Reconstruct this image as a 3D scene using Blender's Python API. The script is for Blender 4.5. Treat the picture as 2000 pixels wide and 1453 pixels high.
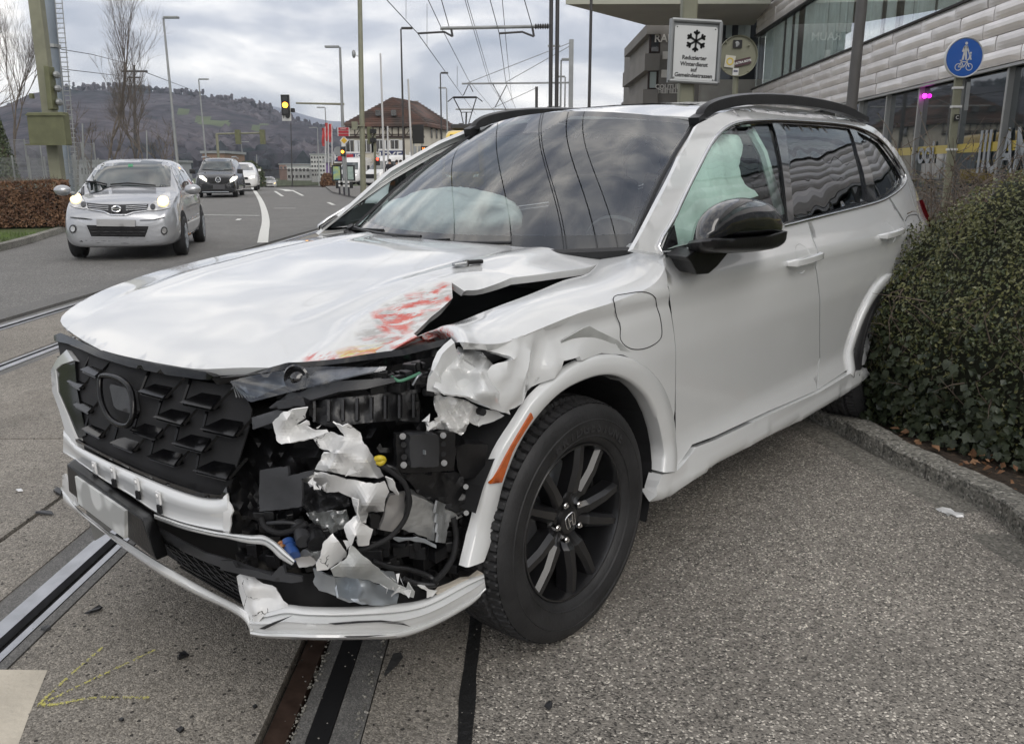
import bpy, bmesh, math, random
from mathutils import Vector, Matrix, noise
from mathutils.geometry import delaunay_2d_cdt
random.seed(7)
PI=math.pi
sc=bpy.context.scene
for o in list(bpy.data.objects): bpy.data.objects.remove(o)
COL=sc.collection
# ------------------------------------------------------------ camera
F_PX,CAM_H,PITCH,ROLL=1601.7,1.3654,0.238338,-0.003532
cf=Vector((0,math.cos(PITCH),-math.sin(PITCH)));cr=Vector((1,0,0));cu=cr.cross(cf)
cr2=cr*math.cos(ROLL)+cu*math.sin(ROLL);cu2=cu*math.cos(ROLL)-cr*math.sin(ROLL)
cam_data=bpy.data.cameras.new('camera');cam=bpy.data.objects.new('camera',cam_data);COL.objects.link(cam)
cam.matrix_world=Matrix(((cr2.x,cu2.x,-cf.x,0),(cr2.y,cu2.y,-cf.y,0),(cr2.z,cu2.z,-cf.z,CAM_H),(0,0,0,1)))
cam_data.sensor_fit='HORIZONTAL';cam_data.sensor_width=36;cam_data.lens=36*F_PX/2000
cam_data.clip_start=.05;cam_data.clip_end=12000
sc.camera=cam
# ------------------------------------------------------------ view, sky, sun
sc.view_settings.view_transform='Standard';sc.view_settings.look='None'
sc.view_settings.gamma=1;sc.view_settings.use_curve_mapping=False
sc.view_settings.exposure=0.82
SUN_EL,SUN_AZ=math.radians(36),math.radians(150)     # behind the camera to the right, set to brighten the car's flank, behind cloud
world=bpy.data.worlds.new('World');sc.world=world;world.use_nodes=True
wn=world.node_tree;wn.nodes.clear()
def wnode(t,**k):
    n=wn.nodes.new(t)
    for a,b in k.items(): setattr(n,a,b)
    return n
w_sky=wnode('ShaderNodeTexSky',sky_type='NISHITA',sun_disc=False,sun_elevation=SUN_EL,sun_rotation=SUN_AZ)
w_b1=wnode('ShaderNodeBackground');w_b1.inputs[1].default_value=.09
w_b2=wnode('ShaderNodeBackground');w_b2.inputs[1].default_value=1.0
w_mix=wnode('ShaderNodeMixShader');w_mix.inputs[0].default_value=.9
w_out=wnode('ShaderNodeOutputWorld')
w_tc=wnode('ShaderNodeTexCoord')
w_map=wnode('ShaderNodeMapping');w_map.inputs['Scale'].default_value=(1,1,2.6);w_map.inputs['Location'].default_value=(.37,.2,.15)
w_n1=wnode('ShaderNodeTexNoise');w_n1.inputs['Scale'].default_value=5.2;w_n1.inputs['Detail'].default_value=7;w_n1.inputs['Roughness'].default_value=.53;w_n1.inputs['Distortion'].default_value=.35
w_n2=wnode('ShaderNodeTexNoise');w_n2.inputs['Scale'].default_value=2.1;w_n2.inputs['Detail'].default_value=3
w_add=wnode('ShaderNodeMath',operation='MULTIPLY_ADD');w_add.inputs[1].default_value=.7
w_s=wnode('ShaderNodeMath',operation='MULTIPLY');w_s.inputs[1].default_value=.3
w_r=wnode('ShaderNodeValToRGB')
cr_=w_r.color_ramp;cr_.elements[0].position=.37;cr_.elements[0].color=(.26,.28,.33,1)
cr_.elements[1].position=.65;cr_.elements[1].color=(1.12,1.06,.98,1)
e=cr_.elements.new(.46);e.color=(.39,.40,.44,1)
e=cr_.elements.new(.54);e.color=(.63,.62,.62,1)
L=wn.links.new
L(w_tc.outputs['Generated'],w_map.inputs[0]);L(w_map.outputs[0],w_n1.inputs['Vector']);L(w_map.outputs[0],w_n2.inputs['Vector'])
L(w_n2.outputs[0],w_s.inputs[0]);L(w_n1.outputs[0],w_add.inputs[0]);L(w_s.outputs[0],w_add.inputs[2])
L(w_add.outputs[0],w_r.inputs[0]);L(w_r.outputs[0],w_b2.inputs[0]);L(w_sky.outputs[0],w_b1.inputs[0])
L(w_b1.outputs[0],w_mix.inputs[1]);L(w_b2.outputs[0],w_mix.inputs[2]);L(w_mix.outputs[0],w_out.inputs[0])
sd=bpy.data.lights.new('sun','SUN');sd.energy=1.0;sd.angle=math.radians(45);sd.color=(1,.95,.88)
sun=bpy.data.objects.new('sun',sd);COL.objects.link(sun)
sdir=Vector((math.sin(SUN_AZ)*math.cos(SUN_EL),math.cos(SUN_AZ)*math.cos(SUN_EL),math.sin(SUN_EL)))
sun.rotation_euler=sdir.to_track_quat('Z','Y').to_euler()
# ------------------------------------------------------------ rays through photo points
def ray(px,py): return (cf+cr2*((px-1000)/F_PX)-cu2*((py-726.5)/F_PX))
EYE=Vector((0,0,CAM_H))
def gz(Y):
    "height of the rising road"
    if Y<3:return 0
    if Y<61:return .0065*(Y-3)
    return .377-.022*(Y-61)
def gr(px,py,dz=0):
    d=ray(px,py);z=0
    for _ in range(30):
        t=(z+dz-CAM_H)/d.z;p=EYE+d*t;z=gz(min(p.y,61))
    return p
def atY(px,py,Y):
    d=ray(px,py);return EYE+d*(Y/d.y)
# ------------------------------------------------------------ materials
MATS={}
def M(name,col,rough=.5,metal=0,coat=0,var=0,vs=4,bump=0,bs=60,col2=None,emit=None,es=0,alpha=1,trans=0,ior=1.5,spec=None,crough=.03,detail=4,bdist=.01,ramp=(.35,.65),coord='Object'):
    if name in MATS:return MATS[name]
    m=bpy.data.materials.new(name);m.use_nodes=True;nt=m.node_tree;b=nt.nodes['Principled BSDF']
    b.inputs['Base Color'].default_value=(*col,1);b.inputs['Roughness'].default_value=rough;b.inputs['Metallic'].default_value=metal
    b.inputs['Coat Weight'].default_value=coat;b.inputs['Coat Roughness'].default_value=crough;b.inputs['IOR'].default_value=ior
    b.inputs['Alpha'].default_value=alpha;b.inputs['Transmission Weight'].default_value=trans
    if spec is not None:b.inputs['Specular IOR Level'].default_value=spec
    if emit:b.inputs['Emission Color'].default_value=(*emit,1);b.inputs['Emission Strength'].default_value=es
    if var or col2 or bump:
        tc=nt.nodes.new('ShaderNodeTexCoord')
    if var or col2:
        n=nt.nodes.new('ShaderNodeTexNoise');n.inputs['Scale'].default_value=vs;n.inputs['Detail'].default_value=detail
        r=nt.nodes.new('ShaderNodeValToRGB');r.color_ramp.elements[0].position=ramp[0];r.color_ramp.elements[1].position=ramp[1]
        c2=col2 or tuple(min(1,c*(1+var)) for c in col);c1=col if col2 else tuple(c*(1-var) for c in col)
        r.color_ramp.elements[0].color=(*c1,1);r.color_ramp.elements[1].color=(*c2,1)
        nt.links.new(tc.outputs[coord],n.inputs['Vector']);nt.links.new(n.outputs[0],r.inputs[0]);nt.links.new(r.outputs[0],b.inputs['Base Color'])
    if bump:
        n2=nt.nodes.new('ShaderNodeTexNoise');n2.inputs['Scale'].default_value=bs;n2.inputs['Detail'].default_value=4
        bp=nt.nodes.new('ShaderNodeBump');bp.inputs['Strength'].default_value=bump;bp.inputs['Distance'].default_value=bdist
        nt.links.new(tc.outputs[coord],n2.inputs['Vector']);nt.links.new(n2.outputs[0],bp.inputs['Height']);nt.links.new(bp.outputs[0],b.inputs['Normal'])
    MATS[name]=m;return m
# ------------------------------------------------------------ objects
def link(o,parent=None):
    COL.objects.link(o)
    if parent: o.parent=parent
    return o
def mesh(name,verts,faces,mats,parent=None,smooth=False,fm=None):
    me=bpy.data.meshes.new(name);me.from_pydata([tuple(v) for v in verts],[],faces)
    if not isinstance(mats,(list,tuple)):mats=[mats]
    for m in mats:me.materials.append(m)
    if fm:me.polygons.foreach_set('material_index',fm)
    if smooth:me.polygons.foreach_set('use_smooth',[True]*len(me.polygons))
    me.update()
    return link(bpy.data.objects.new(name,me),parent)
def tag(o,label=None,cat=None,group=None,kind=None):
    if label:o['label']=label
    if cat:o['category']=cat
    if group:o['group']=group
    if kind:o['kind']=kind
    return o
def empty(name,loc,label,cat,rz=0,group=None):
    o=bpy.data.objects.new(name,None);COL.objects.link(o);o.location=loc;o.rotation_euler=(0,0,rz);o.empty_display_size=.2
    return tag(o,label,cat,group)
class MB:
    "collects primitives into one mesh"
    def __init__(s):s.v=[];s.f=[];s.m=[]
    def add(s,v,f,mi=0):
        k=len(s.v);s.v+=[Vector(p) for p in v];s.f+=[tuple(i+k for i in q) for q in f];s.m+=[mi]*len(f);return s
    def box(s,c,d,mat=None,mi=0,rz=0,taper=1):
        x,y,z=[a/2 for a in d];v=[Vector((i*x*(taper if k>0 else 1),j*y*(taper if k>0 else 1),k*z)) for k in(-1,1) for j in(-1,1) for i in(-1,1)]
        if mat:v=[mat@p for p in v]
        if rz:R=Matrix.Rotation(rz,3,'Z');v=[R@p for p in v]
        v=[p+Vector(c) for p in v]
        return s.add(v,[(0,2,3,1),(4,5,7,6),(0,1,5,4),(2,6,7,3),(0,4,6,2),(1,3,7,5)],mi)
    def beam(s,a,b,w,h=None,mi=0,up=(0,0,1)):
        a,b=Vector(a),Vector(b);h=h or w;d=(b-a).normalized();u=Vector(up)
        if abs(d.dot(u))>.99:u=Vector((0,1,0))
        r=d.cross(u).normalized();u=r.cross(d)
        v=[p+r*i*w/2+u*j*h/2 for p in(a,b) for j in(-1,1) for i in(-1,1)]
        return s.add(v,[(0,2,3,1),(4,5,7,6),(0,1,5,4),(2,6,7,3),(0,4,6,2),(1,3,7,5)],mi)
    def tube(s,pts,r,n=8,mi=0,r2=None,cap=True):
        pts=[Vector(p) for p in pts];N=len(pts);rs=r if isinstance(r,(list,tuple)) else [r+((r2 if r2 is not None else r)-r)*i/(N-1) for i in range(N)]
        vs=[];fs=[];u=None
        for i,p in enumerate(pts):
            d=(pts[min(i+1,N-1)]-pts[max(i-1,0)]).normalized()
            if u is None:
                u=Vector((0,0,1)) if abs(d.z)<.9 else Vector((1,0,0))
            u=(u-d*u.dot(d)).normalized();w=d.cross(u)
            vs+=[p+(u*math.cos(a)+w*math.sin(a))*rs[i] for a in [2*PI*k/n for k in range(n)]]
        for i in range(N-1):
            for k in range(n):fs.append((i*n+k,i*n+(k+1)%n,(i+1)*n+(k+1)%n,(i+1)*n+k))
        if cap:fs.append(tuple(range(n-1,-1,-1)));fs.append(tuple((N-1)*n+k for k in range(n)))
        return s.add(vs,fs,mi)
    def cyl(s,c,ax,r,h,n=20,mi=0,r2=None):
        c=Vector(c);ax=Vector(ax).normalized();return s.tube([c-ax*h/2,c+ax*h/2],r,n,mi,r2)
    def lathe(s,c,ax,prof,n=48,mi=0,cap=False):
        "prof: (along,radius)"
        c=Vector(c);ax=Vector(ax).normalized();u=Vector((0,0,1)) if abs(ax.z)<.9 else Vector((1,0,0))
        u=(u-ax*u.dot(ax)).normalized();w=ax.cross(u);vs=[];fs=[]
        for a,r in prof:
            vs+=[c+ax*a+(u*math.cos(t)+w*math.sin(t))*r for t in [2*PI*k/n for k in range(n)]]
        for i in range(len(prof)-1):
            for k in range(n):fs.append((i*n+k,i*n+(k+1)%n,(i+1)*n+(k+1)%n,(i+1)*n+k))
        if cap:fs.append(tuple(range(n-1,-1,-1)));fs.append(tuple((len(prof)-1)*n+k for k in range(n)))
        return s.add(vs,fs,mi)
    def prism(s,poly,y0,y1,fn=None,mi=0):
        "poly in 2D, extruded y0..y1; fn(u,v,w)->xyz"
        fn=fn or (lambda u,v,w:(u,w,v));n=len(poly)
        v=[fn(a,b,y0) for a,b in poly]+[fn(a,b,y1) for a,b in poly]
        f=[tuple(range(n)),tuple(range(2*n-1,n-1,-1))]+[(i,i+n,(i+1)%n+n,(i+1)%n) for i in range(n)]
        return s.add(v,f,mi)
    def blob(s,c,r,n=12,m=8,mi=0,jit=0,mat=None):
        vs=[];fs=[];c=Vector(c)
        for i in range(m+1):
            t=PI*i/m
            for k in range(n):
                a=2*PI*k/n;p=Vector((math.sin(t)*math.cos(a)*r[0],math.sin(t)*math.sin(a)*r[1],math.cos(t)*r[2]))
                if jit:p*=1+jit*noise.noise(p*3/max(r)+c)
                if mat:p=mat@p
                vs.append(c+p)
        for i in range(m):
            for k in range(n):fs.append((i*n+k,(i+1)*n+k,(i+1)*n+(k+1)%n,i*n+(k+1)%n))
        return s.add(vs,fs,mi)
    def build(s,name,mats,parent=None,smooth=False,ang=None,bevel=0):
        o=mesh(name,s.v,s.f,mats,parent,smooth,s.m if isinstance(mats,(list,tuple)) and len(mats)>1 else None)
        if smooth and ang is None:ang=35
        if smooth:
            bm=bmesh.new();bm.from_mesh(o.data);bmesh.ops.recalc_face_normals(bm,faces=bm.faces)
            for e in bm.edges:
                if len(e.link_faces)==2 and e.calc_face_angle(0)>math.radians(ang):e.smooth=False
            bm.to_mesh(o.data);bm.free()
        if bevel:
            b=o.modifiers.new('bevel','BEVEL');b.width=bevel;b.segments=2;b.limit_method='ANGLE'
        return o
def copy_tree(o,loc=None,rz=None,parent=None,label=None):
    c=o.copy();COL.objects.link(c)
    if parent:c.parent=parent
    if loc is not None:c.location=loc
    if rz is not None:c.rotation_euler=(0,0,rz)
    if label:c['label']=label
    for ch in list(o.children):copy_tree(ch,parent=c)
    return c
def rebase(o,loc):
    "put the thing's origin at its base; children were built in world coordinates"
    L_=Vector(loc);o.location=L_
    for c in o.children:
        M_=c.matrix_basis.copy();M_.translation-=L_;c.matrix_basis=M_
    return o
# ------------------------------------------------------------ curves and filled patches
def cr(pts,k=6,closed=False):
    "Catmull-Rom through the points"
    pts=[tuple(map(float,p)) for p in pts];n=len(pts);out=[]
    if n<3:return pts
    D=len(pts[0])
    rng=range(n) if closed else range(n-1)
    for i in rng:
        g=(lambda j:pts[j%n]) if closed else (lambda j:pts[max(0,min(n-1,j))])
        p0,p1,p2,p3=g(i-1),g(i),g(i+1),g(i+2)
        for s in range(k):
            t=s/k;out.append(tuple(.5*((2*p1[d])+(-p0[d]+p2[d])*t+(2*p0[d]-5*p1[d]+4*p2[d]-p3[d])*t*t+(-p0[d]+3*p1[d]-3*p2[d]+p3[d])*t**3) for d in range(D)))
    if not closed:out.append(pts[-1])
    return out
def inpoly(x,y,P):
    c=False;n=len(P);j=n-1
    for i in range(n):
        xi,yi=P[i][0],P[i][1];xj,yj=P[j][0],P[j][1]
        if (yi>y)!=(yj>y) and x<(xj-xi)*(y-yi)/(yj-yi)+xi:c=not c
        j=i
    return c
def resample(P,step):
    out=[];n=len(P)
    for i in range(n):
        a,b=P[i],P[(i+1)%n];l=math.hypot(b[0]-a[0],b[1]-a[1]);k=max(1,int(l/step+.5))
        if l<1e-7:continue
        for s in range(k):out.append(tuple(a[d]+(b[d]-a[d])*s/k for d in range(len(a))))
    return out
def fill(P,step,holes=[],rs=None):
    "triangulate polygon P (2D); returns verts2d, tris, boundary loops"
    loops=[resample(P,rs or step)]+[resample(h,rs or step) for h in holes]
    vs=[];ed=[]
    for lp in loops:
        k=len(vs);vs+=[Vector(p[:2]) for p in lp];ed+=[(k+i,k+(i+1)%len(lp)) for i in range(len(lp))]
    nb=len(vs)
    xs=[p.x for p in vs];ys=[p.y for p in vs]
    cell={}
    for p in vs:cell.setdefault((int(p.x//step),int(p.y//step)),[]).append(p)
    j=0;y=min(ys)
    while y<max(ys):
        x=min(xs)+(step/2 if j%2 else 0)
        while x<max(xs):
            if inpoly(x,y,loops[0]) and not any(inpoly(x,y,h) for h in loops[1:]):
                cx,cy=int(x//step),int(y//step);ok=True
                for a in(-1,0,1):
                    for b in(-1,0,1):
                        for p in cell.get((cx+a,cy+b),()):
                            if (p.x-x)**2+(p.y-y)**2<(step*.5)**2:ok=False
                if ok:vs.append(Vector((x,y)))
            x+=step
        y+=step*.866;j+=1
    r=delaunay_2d_cdt(vs,ed,[],0,1e-6)
    V=[(p.x,p.y) for p in r[0]];T=[]
    for t in r[2]:
        cx=sum(V[i][0] for i in t)/3;cy=sum(V[i][1] for i in t)/3
        if inpoly(cx,cy,loops[0]) and not any(inpoly(cx,cy,h) for h in loops[1:]):T.append(tuple(t))
    return V,T
def shell(name,V3,T,mat,parent,thick=.012,ref=None,smooth=True,solid=False,sharp=None):
    "triangle sheet with a folded-in rim; ref: point the front side looks away from"
    bm=bmesh.new();bv=[bm.verts.new(p) for p in V3]
    for t in T:
        try:bm.faces.new([bv[i] for i in t])
        except ValueError:pass
    bmesh.ops.delete(bm,geom=[v for v in bm.verts if not v.link_faces],context='VERTS')
    bmesh.ops.recalc_face_normals(bm,faces=bm.faces)
    bm.normal_update()
    s=0
    R=Vector(ref) if ref is not None else Vector((-1.4,0,.8))
    for f in bm.faces:s+=f.normal.dot(f.calc_center_median()-R)*f.calc_area()
    if s<0:
        bmesh.ops.reverse_faces(bm,faces=bm.faces);bm.normal_update()
    if thick:
        if solid:
            for f in bm.faces:f.smooth=smooth
            fs=list(bm.faces);mp={}
            for v in list(bm.verts):mp[v]=bm.verts.new(v.co-v.normal*thick)
            be=[e for e in bm.edges if len(e.link_faces)==1]
            for f in fs:
                nf=bm.faces.new([mp[v] for v in reversed(f.verts)]);nf.smooth=smooth
            for e in be:
                l=e.link_loops[0];a,b=l.vert,l.link_loop_next.vert
                bm.faces.new([b,a,mp[a],mp[b]])
                e.smooth=False
        else:
            be=[e for e in bm.edges if len(e.link_faces)==1];mp={}
            for e in be:
                for v in e.verts:
                    if v not in mp:mp[v]=bm.verts.new(v.co-v.normal*thick)
            for f in bm.faces:f.smooth=smooth
            for e in be:
                l=e.link_loops[0];a,b=l.vert,l.link_loop_next.vert
                nf=bm.faces.new([b,a,mp[a],mp[b]]);nf.smooth=False;e.smooth=False
    else:
        for f in bm.faces:f.smooth=smooth
    if sharp:
        for e in bm.edges:
            if len(e.link_faces)==2 and e.calc_face_angle(0)>math.radians(sharp):e.smooth=False
    me=bpy.data.meshes.new(name);bm.to_mesh(me);bm.free()
    if not isinstance(mat,(list,tuple)):mat=[mat]
    for m in mat:me.materials.append(m)
    return link(bpy.data.objects.new(name,me),parent)
# text as real mesh geometry
_font_cache={}
def text(s,size,mat,name='lettering',parent=None,M4=None,ext=.002,align='CENTER',bold=0,sx=1):
    cu=bpy.data.curves.new(name,'FONT');cu.body=s;cu.size=size;cu.extrude=ext;cu.align_x=align;cu.align_y='CENTER';cu.offset=bold;cu.resolution_u=3
    t=bpy.data.objects.new(name,cu);COL.objects.link(t)
    dg=bpy.context.evaluated_depsgraph_get();me=bpy.data.meshes.new_from_object(t.evaluated_get(dg));bpy.data.objects.remove(t)
    me.materials.clear();me.materials.append(mat);me.name=name
    if sx!=1:me.transform(Matrix.Diagonal((sx,1,1,1)))
    if M4:me.transform(M4)
    return link(bpy.data.objects.new(name,me),parent)
def frame(o,x,y):
    "4x4 with local x,y axes and normal at o"
    x=Vector(x).normalized();y=Vector(y);y=(y-x*y.dot(x)).normalized();z=x.cross(y);o=Vector(o)
    return Matrix(((x.x,y.x,z.x,o.x),(x.y,y.y,z.y,o.y),(x.z,y.z,z.z,o.z),(0,0,0,1)))
# ============================================================ MATERIALS OF THE CARS
def paint(name,col,rough=.32,metal=0.,coat=1.0,dirt=.06,streak=False):
    if name in MATS:return MATS[name]
    m=M(name,col,rough=rough,metal=metal,coat=coat,var=dirt,vs=3,crough=.04)
    nt=m.node_tree;b=nt.nodes['Principled BSDF']
    if streak:
        src=b.inputs['Base Color'].links[0].from_socket
        tc=nt.nodes.new('ShaderNodeTexCoord')
        prev=src
        for an,c,th,off in (('grey_rub_shade',(.40,.39,.37),.50,0),('yellow_rub',(.62,.56,.10),.50,3),('red_rub',(.58,.10,.07),.50,7)):
            at=nt.nodes.new('ShaderNodeAttribute');at.attribute_name=an
            mp=nt.nodes.new('ShaderNodeMapping');mp.inputs['Scale'].default_value=(5,30,30);mp.inputs['Rotation'].default_value=(0,0,.75);mp.inputs['Location'].default_value=(off,0,0)
            n=nt.nodes.new('ShaderNodeTexNoise');n.inputs['Scale'].default_value=2.0;n.inputs['Detail'].default_value=7;n.inputs['Roughness'].default_value=.68
            mu=nt.nodes.new('ShaderNodeMath');mu.operation='MULTIPLY'
            r=nt.nodes.new('ShaderNodeMapRange');r.inputs[1].default_value=th-.05;r.inputs[2].default_value=th+.05
            mx=nt.nodes.new('ShaderNodeMix');mx.data_type='RGBA';mx.inputs['B'].default_value=(*c,1)
            nt.links.new(tc.outputs['Object'],mp.inputs[0]);nt.links.new(mp.outputs[0],n.inputs['Vector'])
            nt.links.new(n.outputs[0],r.inputs[0]);nt.links.new(r.outputs[0],mu.inputs[0]);nt.links.new(at.outputs['Fac'],mu.inputs[1])
            nt.links.new(mu.outputs[0],mx.inputs['Factor']);nt.links.new(prev,mx.inputs['A']);prev=mx.outputs['Result']
        nt.links.new(prev,b.inputs['Base Color'])
    return m
mWhite=paint('white_pearl_paint',(.68,.69,.688),rough=.16,dirt=.015)
mWhiteS=paint('white_pearl_paint_rubbed',(.68,.69,.688),rough=.25,dirt=.015,streak=True)
mWhiteT=M('torn_white_plastic',(.72,.72,.71),rough=.30,coat=1,var=.05,vs=9,bump=.12,bs=30)
mRawW=M('bare_plastic_back',(.42,.43,.42),rough=.6,var=.2,vs=12)
mGloss=M('gloss_black',(.008,.008,.009),rough=.12,coat=1)
mBlk=M('black_plastic',(.009,.009,.010),rough=.36,var=.3,vs=14,bump=.12,bs=120)
mBlkM=M('matt_black',(.010,.010,.011),rough=.8,var=.3,vs=10)
mGreyP=M('grey_plastic',(.035,.036,.039),rough=.45,var=.25,vs=10,bump=.1,bs=40)
mAlu=M('cast_aluminium',(.50,.51,.51),rough=.42,metal=.85,var=.22,vs=14,bump=.3,bs=60)
mSteel=M('galvanised_steel',(.42,.45,.48),rough=.38,metal=.7,var=.12,vs=8)
mFoil=M('crumpled_bare_metal',(.80,.80,.79),rough=.25,metal=.25,coat=.6,var=.10,vs=20,bump=.35,bs=18,bdist=.02)
mChrome=M('chrome',(.75,.75,.75),rough=.12,metal=1)
mGrille=M('grille_black',(.004,.004,.0045),rough=.14,spec=.35)
mRim=M('satin_black_rim',(.010,.010,.011),rough=.30,coat=.35,crough=.15)
mTyre=M('tyre_rubber',(.018,.018,.019),rough=.62,var=.35,vs=9,bump=.15,bs=90)
mSeat=M('dark_seat_cloth',(.03,.03,.032),rough=.8,var=.2,vs=20)
mDash=M('dashboard_plastic',(.075,.08,.083),rough=.6,var=.15,vs=8)
mBag=M('airbag_cloth',(.82,.86,.84),rough=.75,var=.10,vs=6,bump=.6,bs=9,bdist=.03)
mAmber=M('amber_reflector',(.50,.10,.012),rough=.25,coat=1,var=.12,vs=60)
mRed=M('red_lens',(.09,.006,.008),rough=.15,coat=1)
def glass(name,tint,rough=.0,mixf=.0,mult=.9):
    "thin automotive glass: tinted transparency under a Fresnel reflection"
    m=bpy.data.materials.new(name);m.use_nodes=True;nt=m.node_tree;nt.nodes.clear()
    o=nt.nodes.new('ShaderNodeOutputMaterial');t=nt.nodes.new('ShaderNodeBsdfTransparent');g=nt.nodes.new('ShaderNodeBsdfGlossy')
    f=nt.nodes.new('ShaderNodeFresnel');x=nt.nodes.new('ShaderNodeMixShader');ma=nt.nodes.new('ShaderNodeMath');ma.operation='MULTIPLY_ADD';ma.inputs[1].default_value=mult;ma.inputs[2].default_value=mixf
    t.inputs[0].default_value=(*tint,1);g.inputs['Roughness'].default_value=rough;f.inputs[0].default_value=1.5;g.inputs['Color'].default_value=(.95,.97,1,1)
    nt.links.new(f.outputs[0],ma.inputs[0]);nt.links.new(ma.outputs[0],x.inputs[0]);nt.links.new(t.outputs[0],x.inputs[1]);nt.links.new(g.outputs[0],x.inputs[2]);nt.links.new(x.outputs[0],o.inputs[0])
    MATS[name]=m;return m
mGlass=glass('windscreen_glass',(.86,.93,.91),mixf=.11,mult=.8);mGlassS=glass('side_window_glass',(.76,.90,.85),mixf=.02);mGlassD=glass('privacy_glass',(.10,.12,.12),mixf=.10)
mLens=glass('clear_lens',(.8,.83,.85),mixf=.05)
# ============================================================ CRASHED SUV
CYAW,CPT=4.005103,0.011112
car=empty('crashed_suv',(-0.4935,2.8171,0),'large white SUV with its smashed front corner torn open, nearest vehicle on the tram tracks','car')
car.rotation_euler=(0,CPT,CYAW)
RC=(Matrix.Rotation(CYAW,3,'Z')@Matrix.Rotation(CPT,3,'Y'));RCi=RC.transposed();TC=Vector((-0.4935,2.8171,0))
def cray(px,py): return RCi@(EYE-TC),RCi@ray(px,py)
def cz(px,py,z):
    o,d=cray(px,py);return o+d*((z-o.z)/d.z)
def cy_(px,py,y):
    o,d=cray(px,py);return o+d*((y-o.y)/d.y)
def cx_(px,py,x):
    o,d=cray(px,py);return o+d*((x-o.x)/d.x)
def lin(tab,v):
    if v<=tab[0][0]:return tab[0][1]
    for (a,b),(c,d) in zip(tab,tab[1:]):
        if v<=c:return b+(d-b)*(v-a)/(c-a)
    return tab[-1][1]
def table(tab,lo,hi,st,w):
    n=int((hi-lo)/st)+2;raw=[sum(lin(tab,lo+i*st+w*k/3) for k in range(-3,4))/7 for i in range(n)]
    def f(v):
        t=(v-lo)/st
        if t<=0:return raw[0]
        i=int(t)
        if i>=n-1:return raw[-1]
        return raw[i]+(raw[i+1]-raw[i])*(t-i)
    return f
PZ=table([(0.1,.86),(.2,.885),(.3,.905),(.38,.912),(.47,.889),(.6,.902),(.8,.923),(.93,.921),(.965,.915),(.99,.929),(1.02,.921),(1.08,.886),(1.12,.872),(1.2,.84),(1.35,.78),(1.5,.695),(1.58,.635),(1.64,.56),(1.7,.3)],.05,1.75,.004,.011)
_pb=table([(1.0,.921),(1.08,.886),(1.12,.872),(1.2,.84),(1.35,.78),(1.5,.695),(1.58,.635),(1.64,.56),(1.7,.3)],.9,1.75,.004,.06)
_pa=PZ
def PZ(z):
    if z<1.10:return _pa(z)
    t=min(1,(z-1.10)/.10);t=t*t*(3-2*t);return _pa(z)*(1-t)+_pb(z)*t
def S(x,z):
    y=PZ(z)*min(1,max(1e-6,(.79-x)/1.2))**(1/24)
    if x<-2.9:y-=.12*(-2.9-x)**2
    return y
X0Z=table([(.15,.93),(.25,.965),(.45,.97),(.6,.95),(.75,.91),(.86,.87),(.92,.83),(.98,.75)],.1,1.05,.01,.03)
def Ff(y,z): return X0Z(z)-.2*y*y-1.2*(min(1.02,abs(y)/PZ(z)))**24
HX=table([(-.9,1.13),(-.45,1.125),(-.2,1.115),(.1,1.085),(.4,1.045),(.6,1.005),(.75,.955),(.83,.915),(.9,.86)],-1,1,.01,.05)
RIDGE=[]
def H0(x,y):
    z=HX(x)-(.055 if y>0 else .02)*(abs(y)/.7)**2.5
    z+=.010*math.exp(-((abs(y)-.42-.12*(.8-x)*.3)/.05)**2)*max(0,min(1,(.8-x)*2))   # bonnet power line
    return z
def H(x,y):
    z=H0(x,y)
    if RIDGE and y>.25:
        yr=lin(RIDGE,x)
        if -.05<x:
            k=min(1,(x+.05)/.12);d=y-yr
            z+=k*(.012*math.exp(-(d/.04)**2)-.42*max(0,d)+.010*noise.noise((x*9,y*14,0))*min(1,max(0,d+.1)*8))
    if x>.1: z+=(.004+(.008 if y>.2 else 0)*min(1,max(0,y-.2)*5))*noise.noise((x*3.1,y*2.7,4))*min(1,(x-.1)*3)
    return z
def hit(fn,px,py,t0=.8,t1=9.5,st=.02):
    o,d=cray(px,py);a=fn(*(o+d*t0))<0;t=t0
    while t<t1:
        t+=st
        if (fn(*(o+d*t))<0)!=a:
            lo,hi=t-st,t
            for _ in range(18):
                m=(lo+hi)/2
                if (fn(*(o+d*m))<0)==a:lo=m
                else:hi=m
            return o+d*lo
    return None
fS=lambda x,y,z:y-S(x,z)
fF=lambda x,y,z:x-Ff(y,z)
fH=lambda x,y,z:z-H(x,y)
fH0=lambda x,y,z:z-H0(x,y)
def hs(P,dp=0): # pixels -> (x,z) on side ; car coordinate tuples (<20) pass through
    out=[]
    for p in P:
        if abs(p[0])<20 and abs(p[1])<20:out.append(p);continue
        q=hit(fS,*p)
        if q is None:
            print('MISS',p);q=cy_(p[0],p[1],.85)
        out.append((q.x,q.z))
    return out
def sidepanel(name,P,mat,off=0,step=.03,thick=.02,holes=[],parent=None,shrink=.0,disp=None,mir=True,**k):
    V,T=fill(P,step,holes)
    V3=[]
    for x,z in V:
        y=S(x,z)+off
        if disp:
            dx,dy,dz=disp(x,z);V3.append((x+dx,y+dy,z+dz))
        else:V3.append((x,y,z))
    o=shell(name,V3,T,mat,parent or car,thick,**k)
    if mir:mirror(o,parent or car)
    return o
def mirror(o,parent,name=None):
    me=o.data.copy()
    me.transform(Matrix.Diagonal((1,-1,1,1)));me.flip_normals()
    return link(bpy.data.objects.new(name or o.name.split('.')[0],me),parent)
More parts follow.
